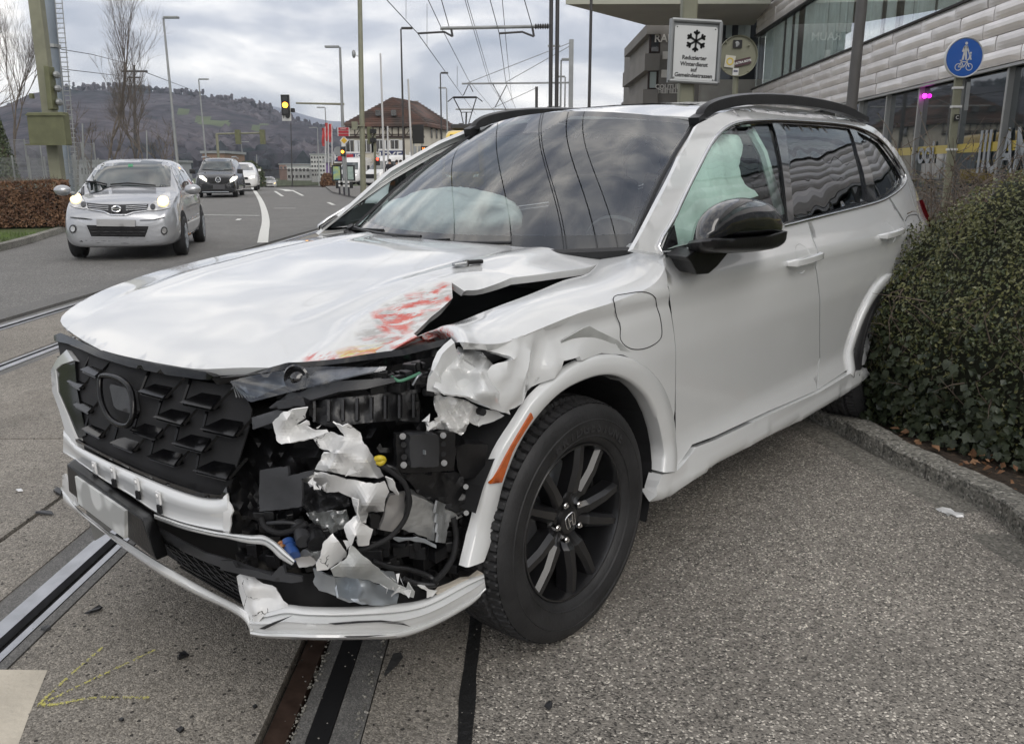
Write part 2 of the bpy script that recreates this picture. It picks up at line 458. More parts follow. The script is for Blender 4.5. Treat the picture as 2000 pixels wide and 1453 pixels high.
# ---------------------------------------------------------------- bonnet
rp=[hit(fH0,*p) for p in [(640,696),(690,652),(750,602),(820,570),(882,550)]]
RIDGE=sorted([(p.x,p.y) for p in rp])
hx=[(117,648),(150,668),(200,685),(250,698),(320,712),(400,721),(450,721)]
def hh(P):
    out=[]
    for p in P:
        q=hit(fH,*p)
        out.append((q.x,q.y))
    return out
front_e=cr(hh([(200,684),(250,697),(320,711),(400,721),(520,718),(600,711),(680,703),(735,697)]),4)
side_e=hh([(740,694),(778,669)])+cr(hh([(778,669),(831,630),(884,582)]),3)[1:]+hh([(882,552),(907,569)])+cr(hh([(913,567),(963,557),(1062,535),(1142,524),(1168,514),(1173,502),(1163,489)]),4)
far_e=[(-.47,.62),(-.40,.45),(-.35,.2),(-.335,0),(-.35,-.2),(-.40,-.45),(-.47,-.66),(-.40,-.70),(-.2,-.715),(.1,-.71),(.4,-.695),(.6,-.67),(.72,-.63),(.79,-.55),(.83,-.35),(.85,-.13)]
P=front_e+side_e+cr(far_e,3)
P=[p for i,p in enumerate(P) if i==0 or math.hypot(p[0]-P[i-1][0],p[1]-P[i-1][1])>.004]
if math.hypot(P[0][0]-P[-1][0],P[0][1]-P[-1][1])<.004:P.pop()
V,T=fill(P,.022)
bonnet=shell('bonnet',[(x,y,H(x,y)) for x,y in V],T,mWhiteS,car,.022,ref=(0,0,-3))
tag(bonnet,'buckled white bonnet with red and yellow rubbed paint on its raised corner')
def projpx(v):
    w=RC@Vector(v)+TC-EYE;z=w.dot(cf);return 1000+F_PX*w.dot(cr2)/z,726.5-F_PX*w.dot(cu2)/z
def rub(o,spec):
    me=o.data
    for nm,polys in spec.items():
        a=me.attributes.new(nm,'FLOAT','POINT');vals=[]
        for v in me.vertices:
            px,py=projpx(v.co);s=0
            for P_,w in polys:
                if inpoly(px,py,P_):s=max(s,w)
            vals.append(s)
        a.data.foreach_set('value',vals)
rub(bonnet,{'red_rub':[([(728,612),(780,590),(850,560),(884,562),(878,590),(850,600),(815,625),(790,650),(770,645),(745,650)],1.0),([(600,690),(690,682),(770,655),(790,660),(760,690),(690,703),(600,704)],.9)],
 'yellow_rub':[([(640,697),(700,682),(760,680),(760,700),(640,704)],1.0)],
 'grey_rub_shade':[([(690,660),(760,585),(860,553),(885,556),(885,585),(840,630),(780,670),(730,690)],.8)]})  # grey scrape that also paints in the shade of the downturned fold
# slam panel and black cavity under the bonnet gap
mb=MB()
mb.add([(.80,-.6,.80),(.80,.6,.80),(.35,.72,.84),(-.45,.84,.95),(-.55,.80,1.0),(-.55,-.8,1.0),(-.45,-.8,.95),(.35,-.72,.84)],[tuple(range(8))])
mb.beam((.44,.705,.90),(.0,.74,.965),.03,.02);mb.beam((.0,.74,.965),(-.40,.74,1.0),.03,.02)
for i in range(5): mb.cyl((.42-i*.05,.70+i*.006,.915+i*.006),(0,.3,1),.008,.01,8)
mb.build('bonnet_ledge',mBlkM,car)
# ---------------------------------------------------------------- wing (front fender), with crumple
arch_o=[(934,962),(964,882),(1002,821),(1034,774),(1081,732),(1123,704),(1170,691),(1217,695),(1254,714),(1282,744),(1301,784),(1311,830),(1314,870),(1313,917)]
arch_i=[(938,1090),(957,1027),(972,948),(1006,863),(1044,807),(1086,765),(1137,739),(1180,731),(1217,742),(1250,770),(1268,802),(1280,840),(1287,880),(1286,920)]
AO=[(p[0],p[1]) for p in hs(arch_o)];AI=hs([(899,1104),(917,1032)]+arch_o);AIn=hs(arch_i)
cr_c=Vector(hs([(1000,760)])[0])
def wingdisp(x,z):
    # crumple field: strongest ahead of the wheel, low down
    d=0;a=max(0,min(1,(x-.02)/.22))*max(0,min(1,(1.02-z)/.12))
    n=noise.noise((x*5,z*5,1.3));n2=abs(noise.noise((x*8+3,z*7+x*4,7)))
    d=a*(.020*n-.085*n2+.004)
    # buckle over the arch
    q=math.exp(-((x-.10)/.16)**2-((z-.86)/.05)**2);d+=.03*q
    q=math.exp(-((x-.0)/.25)**2-((z-.945)/.022)**2);d-=.008*q
    return (a*.02*noise.noise((x*8,z*8,9)),d,a*.012*n)
top_gap=[(1178,500),(1172,514),(1150,531),(1100,547),(1040,572),(960,602),(900,626),(850,642),(815,657),(780,674),(745,696)]
# top part of the wing lies on the bonnet-like shoulder: build as free surface between gap line and side crease
def freept(px,py,mode,v):
    return {'z':cz,'y':cy_,'x':cx_}[mode](px,py,v)
# wing upper sheet: rows from gap edge to the shoulder line on the side surface
gapz=[(1236,487,1.115),(1205,492,1.10),(1178,502,1.085),(1150,533,1.055),(1100,548,1.045),(1040,573,1.03),(960,603,1.005),(900,627,.985),(850,643,.972),(815,657,.96),(780,676,.945),(742,699,.93)]
sh_px=[(1300,500),(1296,530),(1270,560),(1200,590),(1130,612),(1060,640),(990,668),(940,672),(897,668),(870,676),(825,688),(775,698)]
rows=[]
for (gx,gy,z0),(sx,sy) in zip(gapz,sh_px):
    a=cz(gx,gy,z0)
    b=hit(fS,sx,sy) if sx>885 else None
    if b is None:b=cz(sx,sy,z0-.045)
    rows.append((a,b))
A=cr([tuple(r[0]) for r in rows],4);B=cr([tuple(r[1]) for r in rows],4)
vs=[];fs=[];K=12
for i,(a,b) in enumerate(zip(A,B)):
    a=Vector(a);b=Vector(b);tt=i/(len(A)-1)
    for j in range(K+1):
        t=j/K;p=a.lerp(b,t);bul=math.sin(PI*t)*(.022 if tt<.75 else .012);p=p+Vector((0,.55,.83))*bul
        p.z+=.008*noise.noise((p.x*7,p.y*9,2))*max(0,min(1,(tt-.3)*3))*math.sin(PI*min(1,t*1.2)) if t<.9 else 0
        vs.append(p)
for i in range(len(A)-1):
    for j in range(K):fs.append((i*(K+1)+j,i*(K+1)+j+1,(i+1)*(K+1)+j+1,(i+1)*(K+1)+j))
wt=shell('wing_top',vs,[f for q in fs for f in ((q[0],q[1],q[2]),(q[0],q[2],q[3]))],mWhiteS,car,.02)
rub(wt,{'red_rub':[([(775,660),(870,640),(885,655),(860,668),(800,690),(765,695)],.95)],'yellow_rub':[([(760,690),(850,668),(860,680),(770,699)],.7)],'grey_rub_shade':[]})
tag(wt,'crease-marked white wing top with thin red streaks at its torn tip')
W=[tuple(map(float,p)) for p in cr([(Vector(b).x,Vector(b).z) for b in B if Vector(b).x<.42],1)]
low=hs([(893,668),(872,690),(855,722),(850,740),(849,765),(872,768),(905,772),(930,790),(958,803),(985,806),(1003,800)])
wing_poly=W[:]+[p for p in low if p[0]>.2]+hs([(1030,768),(1078,728),(1090,702),(1120,694),(1123,702),(1170,689),(1217,693),(1256,712),(1284,742),(1303,783),(1313,830),(1316,870),(1316,917),(1319,915),(1318,800),(1316,650),(1304,560),(1300,500)])
cl=[];
for p in wing_poly:
    if not cl or math.hypot(p[0]-cl[-1][0],p[1]-cl[-1][1])>.006:cl.append(p)
wing=sidepanel('wing',cl,mWhiteS,step=.02,thick=.015,disp=wingdisp,mir=False,sharp=40)
tag(wing,'crumpled white front wing folded above the arch')
# sharp buckle plate standing up above the arch (bare underside visible)
def shard(name,pts,mat,base='F',d=0,rough=.0,step=.018,thick=.0035,parent=None,seed=0,sharp=None,freq=14,rs=None,ridge=0):
    """pts: (px,py,depth) ; depth = metres past the bumper skin along the view ray"""
    P2=[(p[0],p[1]) for p in pts]
    sx=380.0
    V,T=fill([(a/sx,b/sx) for a,b in P2],step*1.4,rs=rs)
    V3=[]
    for u,v in V:
        px,py=u*sx,v*sx
        ws=0;dd=0
        for p in pts:
            w=1/((px-p[0])**2+(py-p[1])**2+30)**1.5;ws+=w;dd+=w*p[2]
        dd=dd/ws+d
        q=hit(fF if base=='F' else fS,px,py)
        o,r=cray(px,py);r=r.normalized()
        if q is None:q=o+r*2.2
        n=noise.noise((u*freq,v*freq,seed*3.7));n2=1-abs(noise.noise((u*freq*.6+5,v*freq*.6,seed+.5)))*2
        V3.append(q+r*(dd+rough*n+ridge*n2))
    o=shell(name,V3,T,mat,parent or car,thick,ref=(-.5,-.2,.5),solid=True,sharp=sharp)
    return o
# ---------------------------------------------------------------- wheel arch flare
def strip(name,PO,PI_,mat,off=.022,lip=.03,parent=None,mir=True):
    n=60
    def rs(P):
        P=cr(P,8);L_=[0]
        for a,b in zip(P,P[1:]):L_.append(L_[-1]+math.hypot(a[0]-b[0],a[1]-b[1]))
        out=[]
        for i in range(n+1):
            t=L_[-1]*i/n;j=0
            while j<len(P)-2 and L_[j+1]<t:j+=1
            f=(t-L_[j])/max(1e-9,L_[j+1]-L_[j]);out.append((P[j][0]+(P[j+1][0]-P[j][0])*f,P[j][1]+(P[j+1][1]-P[j][1])*f))
        return out
    a,b=rs(PO),rs(PI_);vs=[];fs=[];prof=[(0,-.006),(.03,off*.75),(.12,off),(.5,off*1.05),(.85,off),(.97,off*.8),(1,off*.3),(1.0,-lip),(1.0,-lip*2)]
    for p,q in zip(a,b):
        for t,o in prof:
            x=p[0]+(q[0]-p[0])*t;z=p[1]+(q[1]-p[1])*t;vs.append((x,S(min(x,.44),z)+o,z))
    m=len(prof)
    for i in range(n):
        for j in range(m-1):fs.append((i*m+j,i*m+j+1,(i+1)*m+j+1,(i+1)*m+j))
    fs.append(tuple(range(m)));fs.append(tuple((n*m+j) for j in range(m-1,-1,-1)))
    mb=MB();mb.add(vs,fs);o=mb.build(name,mat,parent or car,smooth=True,ang=50)
    if mir:mirror(o,parent or car)
    return o
strip('wheel_arch_trim',AI,AIn,mWhite)
rq=hs([(1022,803),(983,868),(958,915),(942,940),(965,937),(985,880),(1005,845),(1026,812)])
rp2=cr(rq[:4],3)+cr(rq[4:],3)
V,T=fill(rp2,.02);shell('side_reflector',[(x,S(min(x,.44),z)+.028,z) for x,z in V],T,mAmber,car,.01)
# ---------------------------------------------------------------- doors, side body
DLO=[(1290,494),(1318,420),(1350,352),(1385,285),(1410,255),(1440,240),(1480,236),(1520,235),(1580,238),(1640,243),(1680,252),(1720,275),(1755,322),(1767,345),(1764,361),(1735,385),(1700,399),(1575,430),(1548,437),(1430,464)]
belt=hs([(1290,494),(1430,464),(1548,437),(1575,430),(1700,399),(1735,385)])
dlo=hs(DLO)
def bx(x): return lin(sorted(belt),x)
# door outlines
fd_front=hs([(1301,500),(1306,560),(1317,650),(1320,800),(1321,912)])
fd_bot=hs([(1352,868),(1395,852),(1500,803),(1596,762)])
fd_rear=hs([(1600,700),(1600,620),(1591,520),(1577,432)])
fdoor=[(-.475,1.095)]+fd_front[1:]+hs([(1340,885)])+fd_bot+fd_rear+hs([(1548,439),(1430,466)])
rd_front=hs([(1579,432),(1593,520),(1602,620),(1602,700),(1599,760)])
rd_bot=hs([(1655,722),(1688,712)])
rarch=[(-2.36,.36),(-2.385,.45),(-2.43,.56),(-2.50,.66),(-2.60,.735),(-2.70,.76)]
rarch_px=hs([(1688,712),(1700,670),(1720,620),(1752,565)])
rdoor=rd_front+rd_bot+cr(rarch_px,3)[1:]+hs([(1766,500),(1768,470),(1762,430),(1735,387),(1700,401)])
def doordisp(x,z): return (0,0,0)
sidepanel('front_door',fdoor,mWhite,step=.035,off=0)
sidepanel('rear_door',rdoor,mWhite,step=.035)
rx=rarch_px[-1][0]
# body side: pillars, cant rail, rear quarter
rax=-2.70;ro=[(rax+.44*math.cos(math.radians(a)),.37+.44*math.sin(math.radians(a))) for a in range(50,195,12)]
ri=[(rax+.385*math.cos(math.radians(a)),.37+.385*math.sin(math.radians(a))) for a in range(-5,195,12)]
side_top=hs([(1236,487),(1290,385),(1330,302),(1362,243)])
P=side_top+[(-1.3,1.575),(-1.5,1.60),(-1.8,1.615),(-2.2,1.625),(-2.6,1.62),(-2.95,1.605),(-3.2,1.57),(-3.45,1.44),(-3.62,1.22),(-3.70,1.05),(-3.70,.40),(-3.2,.32)]
P=P+[p for p in reversed(ro) if p[0]<rarch_px[-1][0]]+hs([(1770,500),(1772,470),(1766,430),(1739,387)])
P=P+list(reversed([(p[0],p[1]) for p in dlo[:-4]][1:]))[0:]  # run back along the glass top to the mirror corner
P=P+hs([(1289,496)])
cl=[]
for p in P:
    if not cl or math.hypot(p[0]-cl[-1][0],p[1]-cl[-1][1])>.006:cl.append(p)
sidepanel('body_side',cl,mWhite,step=.03,mir=False)
k0=len(side_top);P=[(-.45,1.10),(-.60,1.215),(-.80,1.375),(-1.05,1.50),(-1.2,1.555)]+P[k0:]
cl=[]
for p in P:
    if not cl or math.hypot(p[0]-cl[-1][0],p[1]-cl[-1][1])>.006:cl.append(p)
o=sidepanel('body_side',cl,mWhite,step=.04,mir=False);mirror(o,car);bpy.data.objects.remove(o)
# rear wheel-arch trim
RO=hs([(1697,716),(1707,672),(1727,622),(1752,572)])
ro2=[(rax+.45*math.cos(math.radians(a)),.37+.45*math.sin(math.radians(a))) for a in range(0,195,12)]
strip('wheel_arch_trim',ro2,ri[:len(ro2)],mWhite,off=.018)
# chrome line and black frame round the glass
def sideline(name,P,w,off,mat,closed=False,parent=None):
    pts=[(x,S(x,z)+off,z) for x,z in P];mb=MB();mb.tube(pts+([pts[0]] if closed else []),w,6);o=mb.build(name,mat,parent or car,smooth=True,ang=80);mirror(o,parent or car);return o
dl=cr(dlo,4,True)
sideline('window_chrome',dl,.0075,.004,mChrome,True)
def inset(P,d):
    out=[];n=len(P);ar=sum(P[i][0]*P[(i+1)%n][1]-P[(i+1)%n][0]*P[i][1] for i in range(n))
    s=1 if ar>0 else -1
    for i in range(n):
        a,b,c=Vector(P[i-1]),Vector(P[i]),Vector(P[(i+1)%n]);t=((b-a).normalized()+(c-b).normalized());t=t.normalized() if t.length>1e-6 else Vector((1,0));out.append((b.x-t.y*s*d,b.y+t.x*s*d))
    return out
fw=hs([(1299,488),(1324,424),(1356,356),(1388,291),(1413,261),(1441,246),(1480,242),(1510,241),(1520,275),(1532,345),(1541,433),(1430,459)])
rw=hs([(1531,242),(1580,244),(1640,249),(1661,252),(1677,300),(1690,345),(1698,392),(1575,425),(1553,430),(1543,330)])
qw=hs([(1675,257),(1716,280),(1749,325),(1761,347),(1757,358),(1733,380),(1713,388),(1705,340),(1690,298)])
V,T=fill(inset(dl,.006),.05,[cr(fw,1),rw,qw]);o=shell('window_frame',[(x,S(x,z)-.004,z) for x,z in V],T,mGloss,car,.012);mirror(o,car)
for nm,P,m in (('side_window',fw,mGlassS),('rear_side_window',rw,mGlassD),('quarter_window',qw,mGlassD)):
    V,T=fill(P,.03)
    # slight waviness of pressed glass
    o=shell(nm,[(x,S(x,z)-.017+.0035*noise.noise((x*2.3,z*2.3,0))+.0012*noise.noise((x*7,z*7,3)),z) for x,z in V],T,m,car,0);mirror(o,car)
# sill
sillU=[fd_front[-1]]+hs([(1340,889)])+[ (x,z-.006) for x,z in fd_bot]+[(x,z-.006) for x,z in hs([(1655,726),(1688,716)])]
sill_low=hs([(1692,738),(1640,776),(1560,821),(1400,903),(1310,967),(1290,976),(1266,979)])
P=hs([(1286,925),(1313,919)])+sillU+sill_low+hs([(1275,950)])
cl=[]
for p in P:
    if not cl or math.hypot(p[0]-cl[-1][0],p[1]-cl[-1][1])>.006:cl.append(p)
zb=.30
sidepanel('sill',cl,mWhite,step=.03,off=.014,thick=.05,disp=lambda x,z:(0,(.010 if z<lin(sorted(sill_low),x)+.05 else 0)-(.02 if z<lin(sorted(sill_low),x)+.012 else 0),0))
# door handles
def handle(px,py,px2,py2):
    a=hs([(px,py)])[0];b=hs([(px2,py2)])[0];c=((a[0]+b[0])/2,(a[1]+b[1])/2)
    L_=math.hypot(a[0]-b[0],a[1]-b[1]);an=math.atan2(b[1]-a[1],b[0]-a[0])
    # recess cup
    cup=[(c[0]+.075*math.cos(t),c[1]+.060*math.sin(t)) for t in [k*PI/12 for k in range(24)]]
    V,T=fill(cup,.012);
    def dy(x,z):
        r=math.hypot((x-c[0])/.075,(z-c[1])/.060);return .0015-.018*max(0,1-r*r)
    o=shell('handle_cup',[(x,S(x,z)+dy(x,z),z) for x,z in V],T,mWhite,car,0);mirror(o,car)
    mb=MB();pr=[]
    n=10;vs=[];fs=[]
    for i in range(n+1):
        t=i/n;x=a[0]+(b[0]-a[0])*t;z=a[1]+(b[1]-a[1])*t;y=S(x,z)+.012+.024*math.sin(PI*min(1,max(0,t)))**.35
        h_=.017*(1 if 0<i<n else .6)
        for dz,dyy in ((h_,-.012),(h_*.8,.004),(-h_*.8,.004),(-h_,-.012)):vs.append((x,y+dyy-(.012 if i in(0,n) else 0),z+dz))
    for i in range(n):
        for j in range(4):fs.append((i*4+j,i*4+(j+1)%4,(i+1)*4+(j+1)%4,(i+1)*4+j))
    fs+= [(0,1,2,3),(n*4+3,n*4+2,n*4+1,n*4)]
    mb.add(vs,fs);o=mb.build('door_handle',mWhite,car,smooth=True,ang=40,bevel=.003);mirror(o,car)
handle(1537,516,1601,497);handle(1717,463,1760,449)
# charging flap on the wing + small filler flap on rear quarter
fl=cr(hs([(1197,585),(1222,574),(1262,571),(1281,590),(1292,640),(1288,664),(1262,680),(1232,681),(1212,664),(1210,632)]),4,True)
sideline('charge_flap_gap',fl,.0014,.0008,mBlkM,True)
fl2=cr(hs([(1768,432),(1774,422),(1790,420),(1797,432)]),4)
sideline('filler_flap_gap',fl2,.002,.001,mBlkM)
for P in (fd_front[1:]+[fd_bot[0]],[(p[0],p[1]) for p in fd_rear]):sideline('door_gap',P,.0028,-.004,mBlkM)
# tail lamp
tl=hs([(1818,398),(1826,412),(1815,440),(1800,420)])
V,T=fill([(-3.62,1.16),(-3.68,1.16),(-3.73,1.04),(-3.71,1.0),(-3.66,1.04)],.05);o=shell('tail_lamp',[(x,S(x,z)+.02,z) for x,z in V],T,mRed,car,.05);mirror(o,car)
# ---------------------------------------------------------------- roof, tailgate, floor
def R(x,y):
    return lin([(-3.7,1.50),(-3.45,1.60),(-3.0,1.650),(-2.3,1.672),(-1.8,1.668),(-1.4,1.635),(-1.15,1.588)],x)-.045*(abs(y)/.6)**2.6
def rb(x): return .535+.02*min(1,(-1.1-x)*2)
P=[(-1.09-.12*(y/.58)**2,y) for y in [-.56+.14*i for i in range(9)]]+[(-2,.56),(-2.8,.55),(-3.45,.50),(-3.5,0),(-3.45,-.50),(-2.8,-.55),(-2,-.56)]
V,T=fill(P,.06);shell('roof',[(x,y,R(x,y)) for x,y in V],T,mWhite,car,.02,ref=(-2,0,-3))
o=MB();o.add([(-1.5,-.40,R(-1.5,.4)+.004),(-1.5,.40,R(-1.5,.4)+.004),(-1.5,.2,R(-1.5,.2)+.004),(-1.5,0,R(-1.5,0)+.004),(-1.5,-.2,R(-1.5,.2)+.004)]+[(-2.4,y,R(-2.4,y)+.004) for y in(-.4,-.2,0,.2,.4)],[(0,4,6,5),(4,3,7,6),(3,2,8,7),(2,1,9,8)])
o.build('roof_window',mGloss,car)
# roof side gutters between roof and cant rail
vs=[];fs=[]
xs=[-1.2-.1*i for i in range(23)]
for x in xs:
    zt=lin([(-3.45,1.44),(-3.2,1.57),(-2.95,1.605),(-2.6,1.62),(-2.2,1.625),(-1.8,1.615),(-1.5,1.60),(-1.3,1.575),(-1.15,1.54)],x)-.004
    vs+=[(x,S(x,zt)-.002,zt),(x,.548,min(R(x,.56),R(x,.56))-.003)]
for i in range(len(xs)-1):fs.append((2*i,2*i+1,2*i+3,2*i+2))
mb=MB();mb.add(vs,fs);o=mb.build('roof_gutter',mWhite,car,smooth=True);mirror(o,car)
rl=[(1361,238),(1378,214),(1420,199),(1480,193),(1560,197),(1640,212),(1690,234)]
rpts=[cy_(p[0],p[1],.60) for p in rl];rpts=[Vector(p) for p in cr([tuple(p) for p in rpts],5)]
mb=MB();n=len(rpts)
vs=[];fs=[]
for i,p in enumerate(rpts):
    hh_=.024 if 2<i<n-3 else .018
    for dy,dz in ((-.022,-hh_),(-.018,hh_*.7),(0,hh_),(.018,hh_*.7),(.022,-hh_)):vs.append(p+Vector((0,dy,dz)))
for i in range(n-1):
    for j in range(5):fs.append((i*5+j,i*5+(j+1)%5,(i+1)*5+(j+1)%5,(i+1)*5+j))
fs+=[(0,1,2,3,4),tuple((n-1)*5+j for j in (4,3,2,1,0))]
mb.add(vs,fs)
vs=[];
mb.beam(rpts[0]+Vector((.02,0,-.01)),rpts[3]+Vector((0,0,-.02)),.045,.05)
o=mb.build('roof_rail',mBlk,car,smooth=True,ang=50);mirror(o,car)
# tailgate
mb=MB();mb.add([(-3.5,-.5,1.58),(-3.5,.5,1.58),(-3.68,.70,1.1),(-3.76,.80,1.0),(-3.76,.80,.45),(-3.70,.78,.3),(-3.68,-.70,1.1),(-3.76,-.80,1.0),(-3.76,-.80,.45),(-3.70,-.78,.3)],[(0,1,2,6),(6,2,3,7),(7,3,4,8),(8,4,5,9)]);mb.build('tailgate',mWhite,car)
mb=MB();mb.box((-1.6,0,.36),(4.0,1.4,.12));mb.box((-1.0,0,.66),(.1,1.4,.6));mb.box((-1.9,0,.42),(3.4,1.62,.16));mb.box((-3.65,0,.6),(.1,1.4,.6))
mb.box((-.60,0,.78),(.08,1.5,.56))
mb.build('underbody',mBlkM,car)
# ---------------------------------------------------------------- windscreen
def WS(u,v,off=0):
    w=.745+(.595-.745)*v;xc=-.325+(-1.065+.325)*v;k=-.215+.06*v
    z=1.092+.025*u*u*(1-v)+(1.60-1.092)*v-.058*u*u*v
    p=Vector((xc+k*u*u,w*u,z));b=math.sin(PI*v)*.030+off
    return p+Vector((.55,0,.83))*b
def wsmesh(name,u0,u1,v0,v1,nu,nv,mat,off=0,thick=0,mi=None,mats=None):
    vs=[WS(u0+(u1-u0)*i/nu,v0+(v1-v0)*j/nv,off) for j in range(nv+1) for i in range(nu+1)]
    fs=[(j*(nu+1)+i,j*(nu+1)+i+1,(j+1)*(nu+1)+i+1,(j+1)*(nu+1)+i) for j in range(nv) for i in range(nu)]
    fm=None
    if mi:fm=[mi(u0+(u1-u0)*(i+.5)/nu,v0+(v1-v0)*(j+.5)/nv) for j in range(nv) for i in range(nu)]
    o=mesh(name,vs,fs,mats or mat,car,True,fm)
    return o
mFrit=M('black_glass_border',(.016,.018,.02),rough=.06,coat=1)
fm_=lambda u,v:1 if (abs(u)>.955 or v<.085 or v>.955 or (abs(u)<.17 and v>.80 and abs(u)<.08+(v-.8)*.7)) else 0
wsmesh('windscreen',-1,1,0,1,90,60,None,mi=fm_,mats=[mGlass,mFrit])
for s in(-1,1):
    mb=MB();pts=[WS(s*.975,v/20,-.004) for v in range(21)];mb.tube(pts,.010,6);mb.build('pillar_trim',mBlk,car,smooth=True)
mb=MB();mb.tube([WS(u/6,0,-.004)+Vector((.02,0,-.012)) for u in range(-6,7)],.02,6);mb.build('cowl_strip',mBlk,car,smooth=True)
def wiper(u0,u1,v1):
    mb=MB();a=WS(u0,.0,.012);b=WS(u1,v1,.018);mb.beam(a,a.lerp(b,.5)+Vector((0,0,.01)),.014,.01)
    mb.tube([WS(u0+(u1-u0)*t/8*1.0,.012+v1*t/8,.014) for t in range(9)],.006,6);mb.cyl(a,(.5,0,.8),.016,.03,10);mb.build('wiper',mBlk,car)
wiper(-.93,-.12,.03);wiper(-.30,.45,.015)
# ---------------------------------------------------------------- cabin
mb=MB();mb.box((-.72,0,.96),(.55,1.5,.16));mb.blob((-.80,.36,1.03),(.20,.26,.09));mb.box((-.75,-.35,1.03),(.3,.5,.06));mb.build('dashboard',mDash,car,smooth=True)
mb=MB();mb.lathe((-1.02,.38,1.02),(-.85,0,.35),[(0.0,.185),(.012,.178),(0,.168),(-.012,.178),(0,.185)],32);mb.blob((-1.0,.38,1.02),(.05,.08,.06));mb.beam((-1.02,.22,1.02),(-1.02,.54,1.02),.03);mb.beam((-1.0,.38,1.0),(-.8,.38,.92),.06);mb.build('steering_wheel',mDash,car,smooth=True)
for yy,xx in ((.38,-1.55),(-.38,-1.55),(.38,-2.5),(-.38,-2.5)):
    mb=MB();mb.box((xx+.05,yy,.62),(.55,.5,.2));mb.box((xx-.28,yy,1.0),(.16,.48,.66),mat=Matrix.Rotation(-.25,3,'Y'));mb.box((xx-.40,yy,1.38),(.10,.26,.17));mb.build('seat',mSeat,car,bevel=.03)
mb=MB();mb.blob((-.80,-.40,1.165),(.23,.34,.125),56,36)
for i,p_ in enumerate(mb.v):
    q_=p_-Vector((-.80,-.40,1.165));a_=1-2*abs(noise.noise(q_*5.5+Vector((2,0,0))));mb.v[i]=p_+q_*(.20*noise.noise(q_*4)+.20*a_-.10+.05*noise.noise(q_*22))
mb.build('passenger_airbag',mBag,car,smooth=True,ang=80);
mb=MB();P=hs([(1325,440),(1345,390),(1380,320),(1405,275),(1440,262),(1472,266),(1480,285),(1478,345),(1508,383),(1470,400),(1430,470),(1335,490),(1318,470)])
V,T=fill(cr(P,3,True),.025)
o=shell('curtain_airbag',[(x,S(x,z)-.07-.03*noise.noise((x*8,z*8,1))-.012*noise.noise((x*25,z*12,5)),z) for x,z in V],T,mBag,car,.015,solid=True)
mb=MB();mb.box((-2.3,0,.62),(2.9,1.45,.05));mb.build('cabin_floor',mSeat,car)
mb=MB();mb.blob((-1.05,0,1.52),(.03,.12,.035));mb.build('rear_view_mirror',mBlk,car,smooth=True)
mb=MB();mb.tube([cy_(1465,255,.60),cy_(1490,300,.66),cy_(1525,420,.76)],.02,6);mb.build('seat_belt',mBag,car)
mb=MB();mb.box((-2.2,0,1.575),(1.5,.9,.02));mb.build('headlining',mDash,car)
# ---------------------------------------------------------------- door mirror
mc=cy_(1450,440,.93)
def mir_pt(px,py,y): return cy_(px,py,y)
mo=[(1363,478),(1366,455),(1376,425),(1395,402),(1420,389),(1450,386),(1485,393),(1510,408),(1524,428),(1528,445),(1524,455)]
lo=[(1524,455),(1480,461),(1420,466),(1363,470)]
mb=MB();vs=[];ctr=Vector(mir_pt(1445,430,1.00))
poly=cr(mo,4);poly+=cr(lo,3)[1:-1]
rings=[(1.0,.93),(1.0,.985),(.96,1.04),(.85,1.09),(.62,1.13),(.3,1.15)]
vs=[];fs=[];cxp,cyp=1443,445;n=len(poly)
base=[cy_(p[0],p[1],1.01) for p in poly];cc=cy_(1443,447,1.01)
vd=Vector((.55,.60,.12)).normalized()
for s_,off in ((.97,-.10),(1.0,-.05),(1.0,0),(.93,.05),(.78,.085),(.5,.11),(.2,.122)):
    for p in base:vs.append(cc+(p-cc)*s_+vd*off*.8)
m_=7
for i in range(m_-1):
    for k in range(n):fs.append((i*n+k,i*n+(k+1)%n,(i+1)*n+(k+1)%n,(i+1)*n+k))
fs.append(tuple((m_-1)*n+k for k in range(n)));fs.append(tuple(range(n-1,-1,-1)))
mb.add(vs,fs);mir=mb.build('door_mirror',mGloss,car,smooth=True,ang=60)
lo2=cr([(1362,468),(1420,466),(1480,461),(1525,452),(1529,460),(1524,476),(1500,488),(1450,493),(1385,494),(1364,489)],3,True)
base=[cy_(p[0],p[1],1.01) for p in lo2];cc=cy_(1443,475,1.01);n=len(base);vs=[];fs=[]
for s_,off in ((.97,-.10),(1.0,-.05),(1.0,0),(.97,.05),(.85,.085),(.5,.10)):
    for p in base:vs.append(cc+(p-cc)*s_+vd*off*.85)
for i in range(5):
    for k in range(n):fs.append((i*n+k,i*n+(k+1)%n,(i+1)*n+(k+1)%n,(i+1)*n+k))
fs.append(tuple(5*n+k for k in range(n)));fs.append(tuple(range(n-1,-1,-1)))
mb=MB();mb.add(vs,fs);ml=mb.build('mirror_base',mBlk,mir,smooth=True,ang=50)
a=[(1362,488),(1400,494),(1425,492),(1402,520),(1385,535),(1362,537),(1350,512),(1340,503)]
mb=MB();v0=[cy_(p[0],p[1],.99) for p in a];v1=[v+Vector((-.05,-.10,0)) for v in v0]
n=len(a);mb.add(v0+v1,[tuple(range(n)),tuple(range(2*n-1,n-1,-1))]+[(i,i+n,(i+1)%n+n,(i+1)%n) for i in range(n)]);ms=mb.build('mirror_stalk',mBlk,mir,bevel=.004)

# sail panel
V,T=fill(hs([(1297,489),(1318,440),(1325,478)]),.03);o=shell('sail_panel',[(x,S(x,z)-.001,z) for x,z in V],T,mBlk,car,.01);mirror(o,car)
